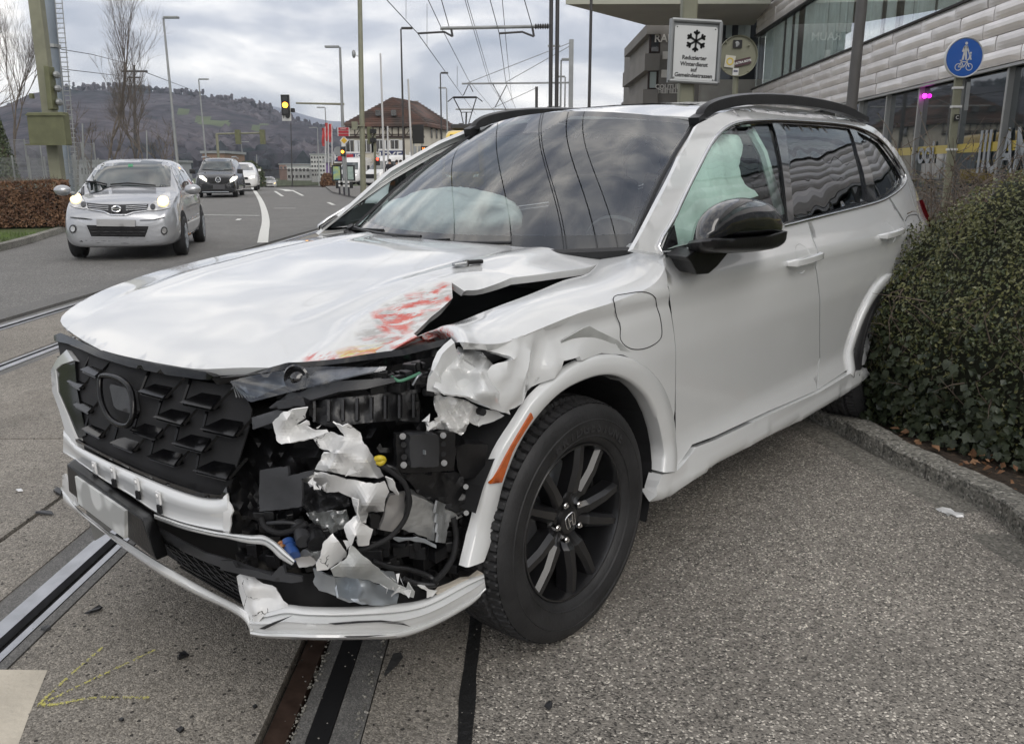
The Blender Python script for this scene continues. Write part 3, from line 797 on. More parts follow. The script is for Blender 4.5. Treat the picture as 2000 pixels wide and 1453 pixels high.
# ---------------------------------------------------------------- wheels
def make_wheel(detail=True):
    w=MB();R_=.369;hw=.118
    prof=[];N=200
    # tread grid with grooves and sipes
    cols=[-hw+.012+i*(2*hw-.024)/34 for i in range(35)]
    vs=[];fs=[]
    for k in range(N*2):
        a=2*PI*k/(N*2)
        for i,c in enumerate(cols):
            r=R_-.010*abs(c/hw)**3*1.6
            if i in(7,8,14,20,26,27):r-=.008
            ph=(k+int(abs(c)*40))%5
            if abs(c)>.045:
                if ph in(0,):r-=.009
            elif ph==3 and i not in(7,14,20):r-=.004
            if k%2 and abs(c)<.1:r-=.0012
            vs.append((r*math.cos(a),c,r*math.sin(a)))
    nc=len(cols);NN=N*2
    for k in range(NN):
        for i in range(nc-1):fs.append((k*nc+i,((k+1)%NN)*nc+i,((k+1)%NN)*nc+i+1,k*nc+i+1))
    w.add(vs,fs)
    tread=w
    t=MB();sp=[(.106,.355),(.113,.349),(.120,.338),(.125,.322),(.1275,.305),(.126,.285),(.120,.265),(.112,.250),(.104,.242),(.098,.238)]
    t.lathe((0,0,0),(0,1,0),[(-a,r) for a,r in sp],96);t.lathe((0,0,0),(0,1,0),[(a,r) for a,r in reversed(sp)],96)
    for r in (.312,.262):t.lathe((0,0,0),(0,1,0),[(.1255 if r>.3 else .117,r-.003),(.1285 if r>.3 else .1215,r),(.1255 if r>.3 else .120,r+.003)],96)
    return tread,t
root=car
def wheel_at(x,y,flip,parent):
    s=-1 if flip else 1
    tr,tw=make_wheel()
    tyre=tw.build('tyre',mTyre,parent,smooth=True,ang=60);tread=tr.build('tread',mTyre,tyre,smooth=True,ang=30)
    lt=[]
    for i,ch in enumerate('BRIDGESTONE'):
        a=math.radians(66+i*6.6);rr=.288;T_=Matrix(((-math.sin(a),math.cos(a),0,rr*math.cos(a)),(0,0,1,.1262),(math.cos(a),math.sin(a),0,rr*math.sin(a)),(0,0,0,1)))
        lt.append((ch,T_))
    for ch,T_ in lt:
        o_=text(ch,.042,M('tyre_letter',(.028,.028,.03),rough=.5),'sidewall_letter',tyre,T_@Matrix.Rotation(PI,4,'X') if False else T_,.0008,bold=.001)
    r=MB();r.lathe((0,0,0),(0,1,0),[(.099,.240),(.104,.236),(.104,.231),(.090,.226),(.06,.222),(0,.212),(-.09,.215),(-.10,.238)],96)
    rim=r.build('rim',mRim,parent,smooth=True,ang=35)
    # spokes: five pairs of angular arms, each pair splitting outward
    for k in range(5):
        b=MB();a0=2*PI*k/5+.33
        for sg in(-1,1):
            def pol(r,a,y): return Vector((r*math.cos(a),y,r*math.sin(a)))
            pts=[]
            for rr,yy,ww in ((.040,.058,.020),(.080,.074,.021),(.090,.083,.0235),(.160,.093,.020),(.229,.092,.018)):
                of=.017+.070*(rr-.040)/.189;pts.append((rr,sg*math.asin(of/rr),yy,ww))
            vs=[];fs=[]
            for (rr,aa,yy,ww) in pts:
                c=pol(rr,a0+aa,0);t_=Vector((-math.sin(a0+aa),0,math.cos(a0+aa)))
                vs+=[c-t_*ww*1.15+Vector((0,yy-.045,0)),c-t_*ww*1.0+Vector((0,yy-.008,0)),c-t_*ww*.5+Vector((0,yy+.006,0)),c+t_*ww*.5+Vector((0,yy+.006,0)),c+t_*ww*1.0+Vector((0,yy-.008,0)),c+t_*ww*1.15+Vector((0,yy-.045,0))]
            for i in range(len(pts)-1):
                for j in range(5):fs.append((i*6+j,i*6+j+1,(i+1)*6+j+1,(i+1)*6+j))
                fs.append((i*6+5,i*6,(i+1)*6,(i+1)*6+5))
            b.add(vs,fs)
        b.build('spoke',mRim,rim,smooth=True,ang=25)
    h=MB();h.lathe((0,0,0),(0,1,0),[(.02,.085),(.055,.075),(.064,.055),(.066,.045)],40);h.lathe((0,.0,0),(0,1,0),[(.064,.044),(.078,.040),(.080,.034)],32,cap=True);h.build('hub_cap',mRim,rim,smooth=True,ang=30)
    for k in range(5):
        a=2*PI*k/5+.2;n_=MB();n_.cyl((.058*math.cos(a),.066,.058*math.sin(a)),(0,1,0),.010,.03,6);n_.cyl((.058*math.cos(a),.082,.058*math.sin(a)),(0,1,0),.006,.01,6);n_.build('wheel_nut',mChrome,rim)
    # brake disc and caliper behind
    d=MB();d.lathe((0,0,0),(0,1,0),[(.0,.05),(.0,.165),(-.02,.165),(-.02,.05)],48);d.build('brake_disc',mSteel,rim,smooth=True)
    c=MB();c.box((.13,.0,.06),(.07,.08,.16));c.build('brake_caliper',mGreyP,rim,bevel=.01)
    # cap emblem: upright letter-like mark in a rounded frame
    e_=MB()
    fr=cr([(.018,.020),(-.018,.020),(-.021,0),(-.015,-.022),(.015,-.022),(.021,0)],4,True);e_.tube([(p[0],.082,p[1]) for p in fr]+[(fr[0][0],.082,fr[0][1])],.0022,5)
    e_.beam((.010,.082,.017),(.007,.082,-.019),.005,.004);e_.beam((-.010,.082,.017),(-.007,.082,-.019),.005,.004);e_.beam((.008,.082,0),(-.008,.082,0),.004,.004)
    e_.build('hub_emblem',mChrome,rim,smooth=True)
    return tyre,rim
def wheel(x,y,z=.369,rz=0):
    W_=bpy.data.objects.new('wheel',None);COL.objects.link(W_);W_.parent=car;W_.location=(x,y,z);return W_
# children of an Empty "wheel" would be a third level; tyre and rim hang directly on the car instead
wh=[]
for (x,y,fl,zz) in ((0,.795,False,.369),(-2.70,.795,False,.40),(0,-.795,True,.369),(-2.70,-.795,True,.40)):
    if not wh:
        ty,ri_=wheel_at(0,0,False,car);ty.location=ri_.location=(x,y,zz);ri_.rotation_euler=(0,.25,0);wh=[ty,ri_]
    else:
        for o in wh:
            c=copy_tree(o,parent=car);c.location=(x,y,zz);c.rotation_euler=(0,random.random()*3,PI if fl else 0)
# wheel wells
for x in(0,-2.70):
    for s in(1,-1):
        vs=[];fs=[];n=20
        for i in range(n+1):
            a=math.radians((22 if x==0 else -10)+(178 if x==0 else 205)*i/n);r=.445
            vs+=[(x+r*math.cos(a),s*.885,.37+r*math.sin(a)),(x+r*math.cos(a),s*.52,.37+r*math.sin(a))]
        for i in range(n):fs.append((2*i,2*i+1,2*i+3,2*i+2))
        vs.append((x,s*.52,.37));c=len(vs)-1
        for i in range(n):fs.append((c,2*i+1,2*i+3))
        mb=MB();mb.add(vs,fs);mb.build('wheel_well',mBlkM,car)
# ============================================================ SMASHED FRONT OF THE SUV
def T4(P,d=0,s=2.306,ox=80,oy=620): return [(p[0]/s+ox,p[1]/s+oy,(p[2] if len(p)>2 else d)) for p in P]
def T5(P,d=0): return T4(P,d,2.594,430,640)
def T7(P,d=0): return T4(P,d,3.605,450,1050)
import numpy as np
def tps(al,V):
    "smooth depth field through the traced points"
    A=np.array([(p[0]/100,p[1]/100) for p in al]);d=np.array([p[2] for p in al]);n=len(A)
    ker=lambda r2:np.where(r2>1e-12,r2*np.log(np.maximum(r2,1e-12)),0)
    r2=((A[:,None]-A[None])**2).sum(-1);K=np.zeros((n+3,n+3));K[:n,:n]=ker(r2)+np.eye(n)*2e-3;K[:n,n]=1;K[:n,n+1:]=A;K[n,:n]=1;K[n+1:,:n]=A.T
    w=np.linalg.solve(K+np.eye(n+3)*1e-9,np.concatenate([d,[0,0,0]]))
    B=np.array(V)/100;r2=((B[:,None]-A[None])**2).sum(-1);z=ker(r2)@w[:n]+w[n]+B@w[n+1:]
    return np.clip(z,d.min()-.02,d.max()+.02)
def loft(name,A,B,prof,mat,n=70,thick=.004,seed=0,rough=0,freq=12,base=fF,sharp=45,back=None,dA=None):
    "sheet between two traced lines; prof: (0..1 across, metres past the skin)"
    def rs(P):
        P=cr([(p[0],p[1]) for p in P],6);L_=[0]
        for a,b in zip(P,P[1:]):L_.append(L_[-1]+math.hypot(a[0]-b[0],a[1]-b[1]))
        out=[];j=0
        for i in range(n+1):
            t=L_[-1]*i/n
            while j<len(P)-2 and L_[j+1]<t:j+=1
            f=(t-L_[j])/max(1e-9,L_[j+1]-L_[j]);out.append((P[j][0]+(P[j+1][0]-P[j][0])*f,P[j][1]+(P[j+1][1]-P[j][1])*f))
        return out
    a,b=rs(A),rs(B);vs=[];T=[];m=len(prof)
    for i,(p,q) in enumerate(zip(a,b)):
        for t,d in prof:
            px,py=p[0]+(q[0]-p[0])*t,p[1]+(q[1]-p[1])*t
            h_=hit(base,px,py,1.0,4.5,.04);r=cray(px,py)[1].normalized()
            if h_ is None:h_=cy_(px,py,.84) if px>700 else cx_(px,py,.85)
            e_=dA(i/n) if dA else 0
            vs.append(h_+r*(d+e_+rough*noise.noise((px*freq/400,py*freq/400,seed))))
    for i in range(n):
        for j in range(m-1):T+=[(i*m+j,i*m+j+1,(i+1)*m+j+1),(i*m+j,(i+1)*m+j+1,(i+1)*m+j)]
    return shell(name,vs,T,mat,car,thick,ref=(-.5,-.2,.5),solid=True,sharp=sharp)
def sheet(name,pts,mat,ctrl=[],step=9,thick=.004,seed=0,rough=0,freq=5,ridge=0,sharp=None,parent=None,holes=[],base=fF,solid=True,refp=(-.5,-.2,.5)):
    k=[(p[0],p[1]) for p in pts];V,T=fill(k,step,holes)
    al=list(pts)+list(ctrl);V3=[];D=tps(al,V)
    for (px,py),dd in zip(V,D):
        q=hit(base,px,py,1.0,4.5,.04);r=cray(px,py)[1].normalized()
        if q is None:q=cy_(px,py,.84) if px>700 else cx_(px,py,.85)
        if rough or ridge:
            a,b=px*freq/400,py*freq/400
            dd+=rough*noise.noise((a,b,seed*3.7))+ridge*(1-2*abs(noise.noise((a*.7+5,b*.7,seed+.5))))
        V3.append(q+r*dd)
    return shell(name,V3,T,mat,parent or car,thick,ref=refp,solid=solid,sharp=sharp)
# hairline cracks in the torn bumper skin
nt=mWhiteT.node_tree;b_=nt.nodes['Principled BSDF'];src_=b_.inputs['Base Color'].links[0].from_socket
tc_=nt.nodes.new('ShaderNodeTexCoord');vo_=nt.nodes.new('ShaderNodeTexVoronoi');vo_.feature='DISTANCE_TO_EDGE';vo_.inputs['Scale'].default_value=17
nz_=nt.nodes.new('ShaderNodeTexNoise');nz_.inputs['Scale'].default_value=40;nz_.inputs['Detail'].default_value=4
ad_=nt.nodes.new('ShaderNodeVectorMath');ad_.operation='MULTIPLY_ADD';ad_.inputs[1].default_value=(.035,.035,.035)
nt.links.new(tc_.outputs['Object'],nz_.inputs['Vector']);nt.links.new(nz_.outputs['Color'],ad_.inputs[0]);nt.links.new(tc_.outputs['Object'],ad_.inputs[2]);nt.links.new(ad_.outputs[0],vo_.inputs['Vector'])
l_=nt.nodes.new('ShaderNodeMath');l_.operation='LESS_THAN';l_.inputs[1].default_value=.014;nt.links.new(vo_.outputs['Distance'],l_.inputs[0])
n2_=nt.nodes.new('ShaderNodeTexNoise');n2_.inputs['Scale'].default_value=7;nt.links.new(tc_.outputs['Object'],n2_.inputs['Vector'])
g_=nt.nodes.new('ShaderNodeMath');g_.operation='GREATER_THAN';g_.inputs[1].default_value=.60;nt.links.new(n2_.outputs[0],g_.inputs[0])
m_=nt.nodes.new('ShaderNodeMath');m_.operation='MULTIPLY';nt.links.new(l_.outputs[0],m_.inputs[0]);nt.links.new(g_.outputs[0],m_.inputs[1])
x_=nt.nodes.new('ShaderNodeMix');x_.data_type='RGBA';x_.inputs['B'].default_value=(.05,.05,.05,1);nt.links.new(m_.outputs[0],x_.inputs['Factor']);nt.links.new(src_,x_.inputs['A']);nt.links.new(x_.outputs['Result'],b_.inputs['Base Color'])
# black sheet added for the darkness of the bay, closing the view through
sheet('dark_bay',[(150,700,.22),(430,735,.22),(740,705,.30),(890,680,.34),(900,800,.34),(950,900,.34),(930,1120,.36),(700,1180,.30),(480,1170,.22),(320,1060,.2),(150,960,.18)],mBlkM,rough=.02,step=22,thick=0)
sheet('bumper_core',[(460,760,.16),(820,780,.20),(880,1000,.22),(860,1160,.25),(600,1160,.2),(470,1100,.14),(450,960,.12)],mBlk,rough=.05,freq=14,ridge=.03,step=11,thick=.004,sharp=35,seed=4)
# grille
gp=[(112,664),(200,700),(300,727),(410,748),(470,752),(492,800),(486,835),(445,965),(431,967),(392,962),(340,945),(275,919),(210,889),(147,856)]
sheet('grille_back',[(p[0],p[1],.055) for p in gp],mBlkM,step=16,thick=.004)
def GP(y,z,off):
    x=Ff(y,z)+off;return Vector((x,y,z))
def gbar(y,z,par,w=.058):
    mb=MB();d0,d1=-.042,.0
    a=[GP(y-w*.55,z+.012,d0),GP(y+w*.55,z+.012,d0),GP(y+w,z-.008,d1),GP(y-w,z-.008,d1)]
    b=[p+Vector((-.010,0,-.006)) for p in a]
    mb.add(a+b,[(0,1,2,3),(7,6,5,4),(0,4,5,1),(1,5,6,2),(2,6,7,3),(3,7,4,0)])
    l=[GP(y-w*.98,z-.010,-.010),GP(y+w*.98,z-.010,-.010),GP(y+w*.86,z-.016,-.006),GP(y-w*.86,z-.016,-.006)];l2=[p+Vector((-.02,0,0)) for p in l]
    mb.add(l+l2,[(0,1,2,3),(0,4,5,1),(1,5,6,2),(2,6,7,3),(3,7,4,0)])
    for s_ in(-1,1):
        mb.beam(GP(y+s_*w*.98,z-.010,-.010),GP(y+s_*(w+.022),z+.036,-.030),.006,.006)
    mb.build('grille_bar',mGrille,par)
gpar=car
for r in range(6):
    z=.835-r*.049
    for i in range(-5,6):
        y=i*.185+(.0925 if r%2 else 0)
        c=projpx(GP(y,z,0))
        if abs(y)<.10 and .70<z<.86 or abs(y)>.60:continue
        if inpoly(c[0],c[1],gp) and inpoly(c[0]-14,c[1],gp) and inpoly(c[0]+24,c[1],gp):gbar(y,z,car)
# emblem frame and radar square
sheet('emblem_mount',[(216,750,-.004),(246,757,-.004),(250,762,-.004),(256,800,-.004),(252,807,-.004),(228,799,-.004),(222,793,-.004),(214,756,-.004)],mGreyP,step=9,thick=.025)
fr=cr([(205,733),(235,738),(258,758),(265,795),(258,826),(240,829),(218,815),(203,785),(199,750)],4,True)
pts=[hit(fF,*p)+Vector((.006,0,0)) for p in fr];mb=MB();mb.tube(pts+[pts[0]],.008,8);mb.build('emblem_ring',mGrille,car,smooth=True,ang=80)
# black bar under the bonnet lip
sheet('bonnet_lip_trim',[(105,655,-.02),(118,650,-.01),(200,686,-.012),(300,711,-.012),(400,726,-.012),(417,736,-.012),(408,742,.0),(390,741,.0),(330,733,.0),(250,716,.0),(190,697,.0),(135,672,.0),(106,666,-.01)],mGrille,step=8,thick=.02)
sheet('bonnet_lip_trim',[(400,727,.0),(420,738,-.005),(470,735,0),(560,722,0),(680,708,.01),(790,694,.03),(880,672,.05),(890,668,.05),(850,696,.06),(760,715,.05),(640,722,.03),(560,728,.02),(470,744,.01),(425,752,.01)],mGrille,step=8,thick=.02)
# left cheek (white) and black inset
sheet('bumper_cheek',[(130,683,.0),(112,700,0),(99,724,.0),(102,765,.0),(115,800,0),(126,838,0),(124,862,0),(150,880,0),(148,858,0),(132,812,0),(112,765,0),(108,722,.0),(120,712,0),(144,704,0)],mWhite,step=7,thick=.02)
sheet('grille_side_panel',[(109,722,.012),(121,713,.01),(146,705,.015),(150,760,.03),(168,850,.04),(149,856,.02),(133,812,.012),(113,765,.012)],mGrille,step=9,thick=.006)
# white bumper bar under the grille with brackets
loft('bumper_bar',[(124,838),(134,850),(150,869),(210,900),(275,928),(340,954),(392,970),(425,972),(443,962)],[(123,884),(150,901),(201,937),(253,967),(305,1002),(357,1022),(410,1034),(447,1040)],[(0,.012),(.06,.0),(.22,-.012),(.40,-.014),(.52,-.004),(.70,.008),(.88,.010),(.96,.004),(1,.012)],mWhite,thick=.006)
sheet('torn_bumper_edge',[(436,968,-.004),(443,962,-.004),(443,975,-.008),(451,986,-.01),(455,998,-.012),(450,1010,-.01),(451,1024,.0),(447,1041,.006),(436,1038,.006),(436,1000,-.01)],mWhiteT,step=5,thick=.004)
for (x,y) in ((193,918),(229,927),(276,950),(318,977)):
    b=hit(fF,x,y)+Vector((.006,0,0));mb=MB()
    mb.box(b+Vector((.004,0,.010)),(.006,.020,.034));mb.cyl(b+Vector((.008,0,.016)),(1,0,0),.006,.004,8)
    o=mb.build('bracket_tab',mWhiteT,car,bevel=.002)
    mb=MB();mb.box(b+Vector((.003,-.004,-.022)),(.006,.018,.020));mb.build('bracket_hole',mBlkM,car)
# grille lower black lip
sheet('grille_lower_lip',[(147,857,-.006),(210,890,-.006),(275,920,-.006),(340,945,-.006),(392,962,-.006),(431,967,-.006),(442,950,-.004),(444,962,-.006),(432,974,-.004),(392,970,-.004),(340,953,-.004),(275,926,-.004),(210,895,-.004),(148,862,-.004)],mGloss,step=7,thick=.01)
# bent thin strip hanging from the bar
loft('bent_bumper_strip',[(301,1003),(357,1022),(410,1035),(447,1041),(470,1043),(492,1045),(514,1045),(535,1056),(552,1070),(576,1093)],[(301,1013),(357,1033),(410,1046),(440,1051),(470,1058),(492,1062),(514,1064),(530,1074),(546,1090),(570,1104)],[(0,.0),(.15,-.012),(.4,-.014),(.5,-.002),(.62,-.012),(.85,-.010),(1,.0)],mWhite,thick=.004,rough=.006,freq=16,dA=lambda t:-.02*max(0,t-.55)/.45)
# number plate and its deep holder
mb=MB()
yc=-.02;z0,z1=.44,.535
def pl(y,z,o):return Vector((Ff(0,z)-.10*y*y+o,y,z))
A0=[(128,897),(145,893),(301,1006),(305,1095),(290,1060),(130,925)]
fa=[cx_(130,905,1.0),cx_(277,1012,1.015),cx_(307,1096,1.015),cx_(134,960,1.0)]
bk=[cx_(147,892,.93),cx_(302,1004,.93),cx_(330,1086,.94),cx_(160,960,.93)]
mb.add(fa+bk,[(0,1,2,3),(7,6,5,4),(0,4,5,1),(1,5,6,2),(2,6,7,3),(3,7,4,0)]);mb.build('plate_holder',mBlk,car,bevel=.006)
pa=[cx_(146,930,1.008),cx_(243,998,1.02),cx_(243,1052,1.02),cx_(153,984,1.008)];pb=[p-Vector((.012,0,0)) for p in pa]
mb=MB();mb.add(pa+pb,[(0,1,2,3),(0,4,5,1),(1,5,6,2),(2,6,7,3),(3,7,4,0)]);mb.build('number_plate',M('plate_white',(.50,.51,.50),rough=.4,var=.25,vs=14,detail=0,ramp=(.45,.55)),car)
# lower bumper lip, undamaged half
loft('bumper_lip',[(121,950),(133,968),(150,990),(201,1030),(245,1055),(305,1093),(383,1139),(448,1173),(484,1190)],[(124,981),(145,997),(180,1020),(240,1071),(314,1123),(383,1162),(448,1193),(480,1216),(490,1243)],[(0,.02),(.1,.004),(.35,-.010),(.6,-.022),(.8,-.020),(.93,-.008),(1,.012)],mWhite,thick=.006)
sheet('lip_end',[(122,928,.0),(126,925,.0),(140,960,.0),(150,988,.0),(135,984,.0),(121,962,.0)],mWhite,step=6,thick=.006)
fU=lambda x,y,z:max(x-Ff(y,z),abs(y)-PZ(z)*.985)
lp=loft('bumper_lip',[(486,1195),(520,1190),(556,1180),(600,1184),(672,1185),(755,1180),(811,1174),(852,1160),(908,1131),(945,1119)],[(489,1241),(519,1246),(580,1249),(644,1250),(700,1249),(769,1247),(811,1238),(866,1214),(922,1181),(949,1153)],
  [(0,.03),(.06,.012),(.16,.0),(.24,-.004),(.27,.008),(.31,-.002),(.42,-.016),(.50,-.026),(.53,-.020),(.60,-.022),(.80,-.010),(.84,-.022),(.92,-.026),(.98,-.012),(1,.015)],mWhite,n=110,thick=.005,rough=.004,freq=9,sharp=60,base=fU)
tag(lp,'scuffed white bumper lip broken away on the crushed side')
sheet('torn_lip_end',[(462,1125,.03),(470,1120,.03),(492,1122,.03),(503,1132,.025),(514,1139,.02),(532,1143,.03),(539,1148,.03),(541,1153,.03),(546,1160,.03),(553,1172,.025),(562,1179,.015),(556,1186,.0),(520,1196,.0),(505,1214,-.02),(490,1234,-.02),(486,1226,-.01),(482,1205,.0),(474,1180,.01),(467,1155,.02)],mWhiteT,[(488,1150,-.015),(500,1165,.0),(512,1160,.015),(497,1200,-.025),(480,1140,.0)],step=5,thick=.004,rough=.004,freq=16,ridge=.006,sharp=25)
sheet('lip_bracket',T7([(1450,395),(1480,360),(1560,330),(1640,290),(1700,285),(1760,240),(1780,250),(1750,300),(1650,350),(1560,395),(1480,410)],.02),M('primer_beige',(.46,.42,.36),rough=.6,var=.15,vs=20),step=7,thick=.012)
# dark scuffs along the lip
for P in ([(690,602),(900,585),(1060,580),(1220,597),(1060,592),(900,600),(740,612)],[(800,692),(950,690),(1100,682),(960,698),(820,700)],[(1050,596),(1220,602),(1270,625),(1200,610)],[(200,640),(300,595),(440,545),(330,600),(240,645)]):
    sheet('scuff',T7(P,-.031 if P[0][1]<650 else -.034),mGreyP,step=6,thick=.0006)
# lower intake: mesh and dark blade
sheet('intake_floor',[(150,985,.07),(305,1070,.07),(475,1180,.07),(560,1188,.1),(800,1182,.12),(900,1140,.12),(820,1100,.2),(600,1120,.14),(470,1110,.1),(300,1030,.07),(160,950,.06)],mBlkM,step=14,thick=.004,rough=.01,freq=16)
mb=MB()
def ip(px,py,d=.045):
    q=hit(fF,px,py);return q+cray(px,py)[1].normalized()*d
for k in range(8):
    a=(318+k*20,1056+k*10);b=(335+k*20,1105+k*10.5) ;mb.beam(ip(*a),ip(a[0]+40,a[1]+46),.004,.004)
for k in range(7):
    t=k/6;mb.beam(ip(322+t*30,1054+t*52),ip(462+t*16,1128+t*52),.004,.004)
mb.build('intake_mesh',mBlk,car)
sheet('intake_blade',T4([(515,945),(560,965),(640,1010),(740,1060),(850,1090),(960,1130),(1060,1155),(1150,1165),(1153,1190),(1060,1190),(950,1165),(850,1140),(740,1100),(640,1055),(560,1000)],.02)+[],mGreyP,step=7,thick=.006)
sheet('intake_blade',T5([(0,1180),(60,1180),(80,1215),(180,1230),(260,1255),(300,1210),(320,1205),(330,1245),(415,1262),(418,1285),(360,1293),(200,1270),(0,1225)],-.01),mGreyP,step=7,thick=.008)
# headlamp
hl=T5([(45,270),(60,262),(200,235),(360,208),(500,195),(700,200),(845,195),(838,215),(720,240),(600,268),(470,300),(400,314),(280,345),(160,376),(140,372)],.0)
sheet('headlamp_housing',[(p[0],p[1],.06) for p in hl],mGreyP,step=9,thick=.004)
sheet('headlamp_reflector',T5([(75,278),(230,240),(350,212),(345,290),(250,325),(165,362)],.035),M('headlamp_silver',(.13,.14,.155),rough=.22,metal=.6,var=.3,vs=16),step=8,thick=.004,rough=.008,freq=25)
sheet('headlamp_reflector',T5([(500,205),(840,200),(760,225),(560,270),(470,290),(440,262)],.03),M('headlamp_trim',(.22,.22,.23),rough=.3,metal=.7,var=.3,vs=14),step=8,thick=.004,rough=.006)
b=hit(fF,584,738)+cray(584,738)[1].normalized()*.02
mb=MB();mb.lathe(b,(1,.45,.1),[(0,.020),(.012,.034),(.016,.030),(.006,.022),(.02,.012),(.024,0.002)],24);mb.build('projector_lens',mGloss,car,smooth=True)
sheet('headlamp_lens',[(p[0],p[1],.004) for p in hl],mLens,step=9,thick=0)
mb=MB()
for k in range(7):
    mb.beam(ip(455+k*4,752+k*3,.03),ip(462+k*6,776,.02),.002,.003)
mb.build('headlamp_ribs',mAlu,car)
# black cross member with ribs
sheet('cross_member',T5([(440,372),(700,345),(1000,312),(1012,400),(1010,478),(900,470),(760,480),(620,495),(560,505),(480,478),(450,430)],.06),mBlk,step=9,thick=.02,rough=.01,freq=18,seed=2)
mb=MB()
for k in range(8):
    x=480+k*72;a=T5([(x,375-k*6)])[0];b=T5([(x,480-k*4)])[0];mb.beam(ip(a[0],a[1],.052),ip(b[0],b[1],.052),.006,.02)
mb.beam(ip(*T5([(450,425)])[0][:2],.05),ip(*T5([(1005,392)])[0][:2],.05),.006,.018)
mb.build('cross_member_rib',mBlk,car)
sheet('upper_beam',T5([(350,330),(600,270),(880,255),(890,275),(740,310),(600,325),(440,372),(340,400),(250,410),(290,375)],.03),mGreyP,step=8,thick=.012)
sheet('camera_bracket',T5([(245,405),(290,370),(370,360),(385,345),(420,350),(432,395),(300,412)],-.01),mBlk,step=7,thick=.03)
sheet('torn_side_trim',T5([(160,455),(290,415),(330,425),(270,480),(165,515)],.0),mGreyP,step=7,thick=.006)
# torn sheets of white bumper skin
def S5(name,P,mat,d=0,**k):
    pts=T5(P,d);out=[]
    n=len(pts);rs_=random.Random(int(P[0][0]*7+P[0][1]))
    for i in range(n): # ragged tear between the traced corners
        a,b=pts[i],pts[(i+1)%n];out.append(a);l=math.hypot(a[0]-b[0],a[1]-b[1]);m=int(l/9)
        for j in range(1,m+1):
            t=j/(m+1);out.append((a[0]+(b[0]-a[0])*t+rs_.uniform(-1.3,1.3),a[1]+(b[1]-a[1])*t+rs_.uniform(-1.3,1.3),a[2]+(b[2]-a[2])*t))
    return sheet(name,out,mat,**k)
k1=dict(step=7,thick=.003,rough=.004,freq=3.6,ridge=.022,sharp=10)
S5('torn_bumper_skin',[(265,480,-.03),(320,425,-.05),(445,405,-.03),(430,460,0),(385,490,.02),(440,500,.0),(480,520,.0),(540,515,.0),(550,530,.0),(470,560,.0),(310,590,-.04),(285,570,-.04)],mWhiteT,ctrl=[(560,820,-.06),(600,835,.02)],seed=1,**k1)
S5('torn_bumper_skin',[(470,560,.04),(560,530,.03),(630,550,.02),(600,510,.0),(570,478,-.02),(620,500,-.01),(650,488,.0),(710,530,.03),(720,570,.03),(760,630,.02),(790,680,.03),(830,752,.04),(800,762,.0),(700,755,-.01),(600,738,-.02),(480,718,-.0),(525,635,-.03),(560,630,-.04),(545,618,.02),(500,600,.03)],mWhiteT,ctrl=[(660,880,-.07),(660,905,-.03),(640,890,.0),(700,860,.03),(720,900,-.02),(645,915,-.05)],seed=2,**k1)
S5('torn_bumper_skin',[(420,745,.02),(470,728,.0),(540,742,-.02),(640,770,.0),(700,775,-.02),(780,790,-.03),(835,778,-.02),(857,830,0.0),(835,880,0.0),(830,930,.02),(752,935,.03),(740,990,.02),(700,982,.02),(690,935,.0),(665,860,.02),(600,830,.03),(540,835,.04),(500,800,.06),(440,790,.06),(415,770,.04)],mWhiteT,ctrl=[(600,930,-.03),(720,990,-.06),(690,960,.0)],seed=3,**k1)
S5('torn_bumper_skin',[(665,860,-.01),(700,870,-.03),(692,940,-.04),(715,985,-.03),(742,1000,-.02),(775,1020,-.02),(755,1100,-.02),(700,1105,-.03),(690,1050,-.05),(665,1105,-.04),(640,1060,-.03),(625,1010,-.02),(650,980,-.02),(690,950,-.01)],mWhiteT,seed=4,**k1)
S5('torn_bumper_skin',[(570,1040,-.03),(600,1080,-.04),(640,1135,-.02),(640,1160,-.01),(580,1200,-.02),(545,1225,-.04),(490,1232,-.05),(485,1195,-.05),(510,1160,-.05),(520,1095,-.04)],mWhiteT,seed=5,**k1)
S5('torn_bumper_skin',[(665,1100,-.06),(700,1130,-.05),(760,1180,-.06),(830,1250,-.04),(900,1305,-.02),(940,1320,-.02),(950,1290,-.05),(985,1340,-.05),(980,1368,-.04),(930,1350,-.02),(880,1330,0),(760,1280,.0),(640,1262,-.0),(575,1258,-.02),(560,1225,-.05),(640,1165,-.06)],mRawW,seed=6,ctrl=[(690,1110,-.09),(730,1120,-.03)],**k1)
S5('wrinkled_foil',[(430,760,.05),(480,735,.03),(560,745,.02),(620,760,.05),(560,800,.06),(650,850,.06),(660,900,.05),(560,930,.07),(440,930,.08),(410,900,.07),(415,800,.07)],mGreyP,step=5,thick=.003,rough=.04,freq=26,ridge=.02,sharp=25,seed=8)
S5('wrinkled_foil',[(440,935,.05),(560,930,.05),(640,920,.04),(650,980,.04),(620,1020,.05),(560,1040,.06),(480,1000,.06)],mAlu,step=5,thick=.003,rough=.04,freq=26,ridge=.02,sharp=25,seed=9)
S5('crash_bracket',[(860,850,.03),(940,832,.02),(935,920,.02),(925,990,.02),(905,1038,.02),(850,1030,.02),(808,1020,.02),(830,960,.03),(840,900,.04)],M('bracket_silver',(.42,.41,.40),rough=.3,metal=.6,var=.1),step=7,thick=.01,rough=.008)
S5('crash_bracket',[(760,945,.02),(810,950,.02),(805,1015,.02),(765,1012,.02)],mBlk,step=7,thick=.012)
S5('torn_bumper_skin',[(835,755,.0),(870,770,-.02),(905,845,-.01),(905,852,.0),(860,820,.01),(850,800,.01)],mWhiteT,step=6,thick=.003,seed=11)
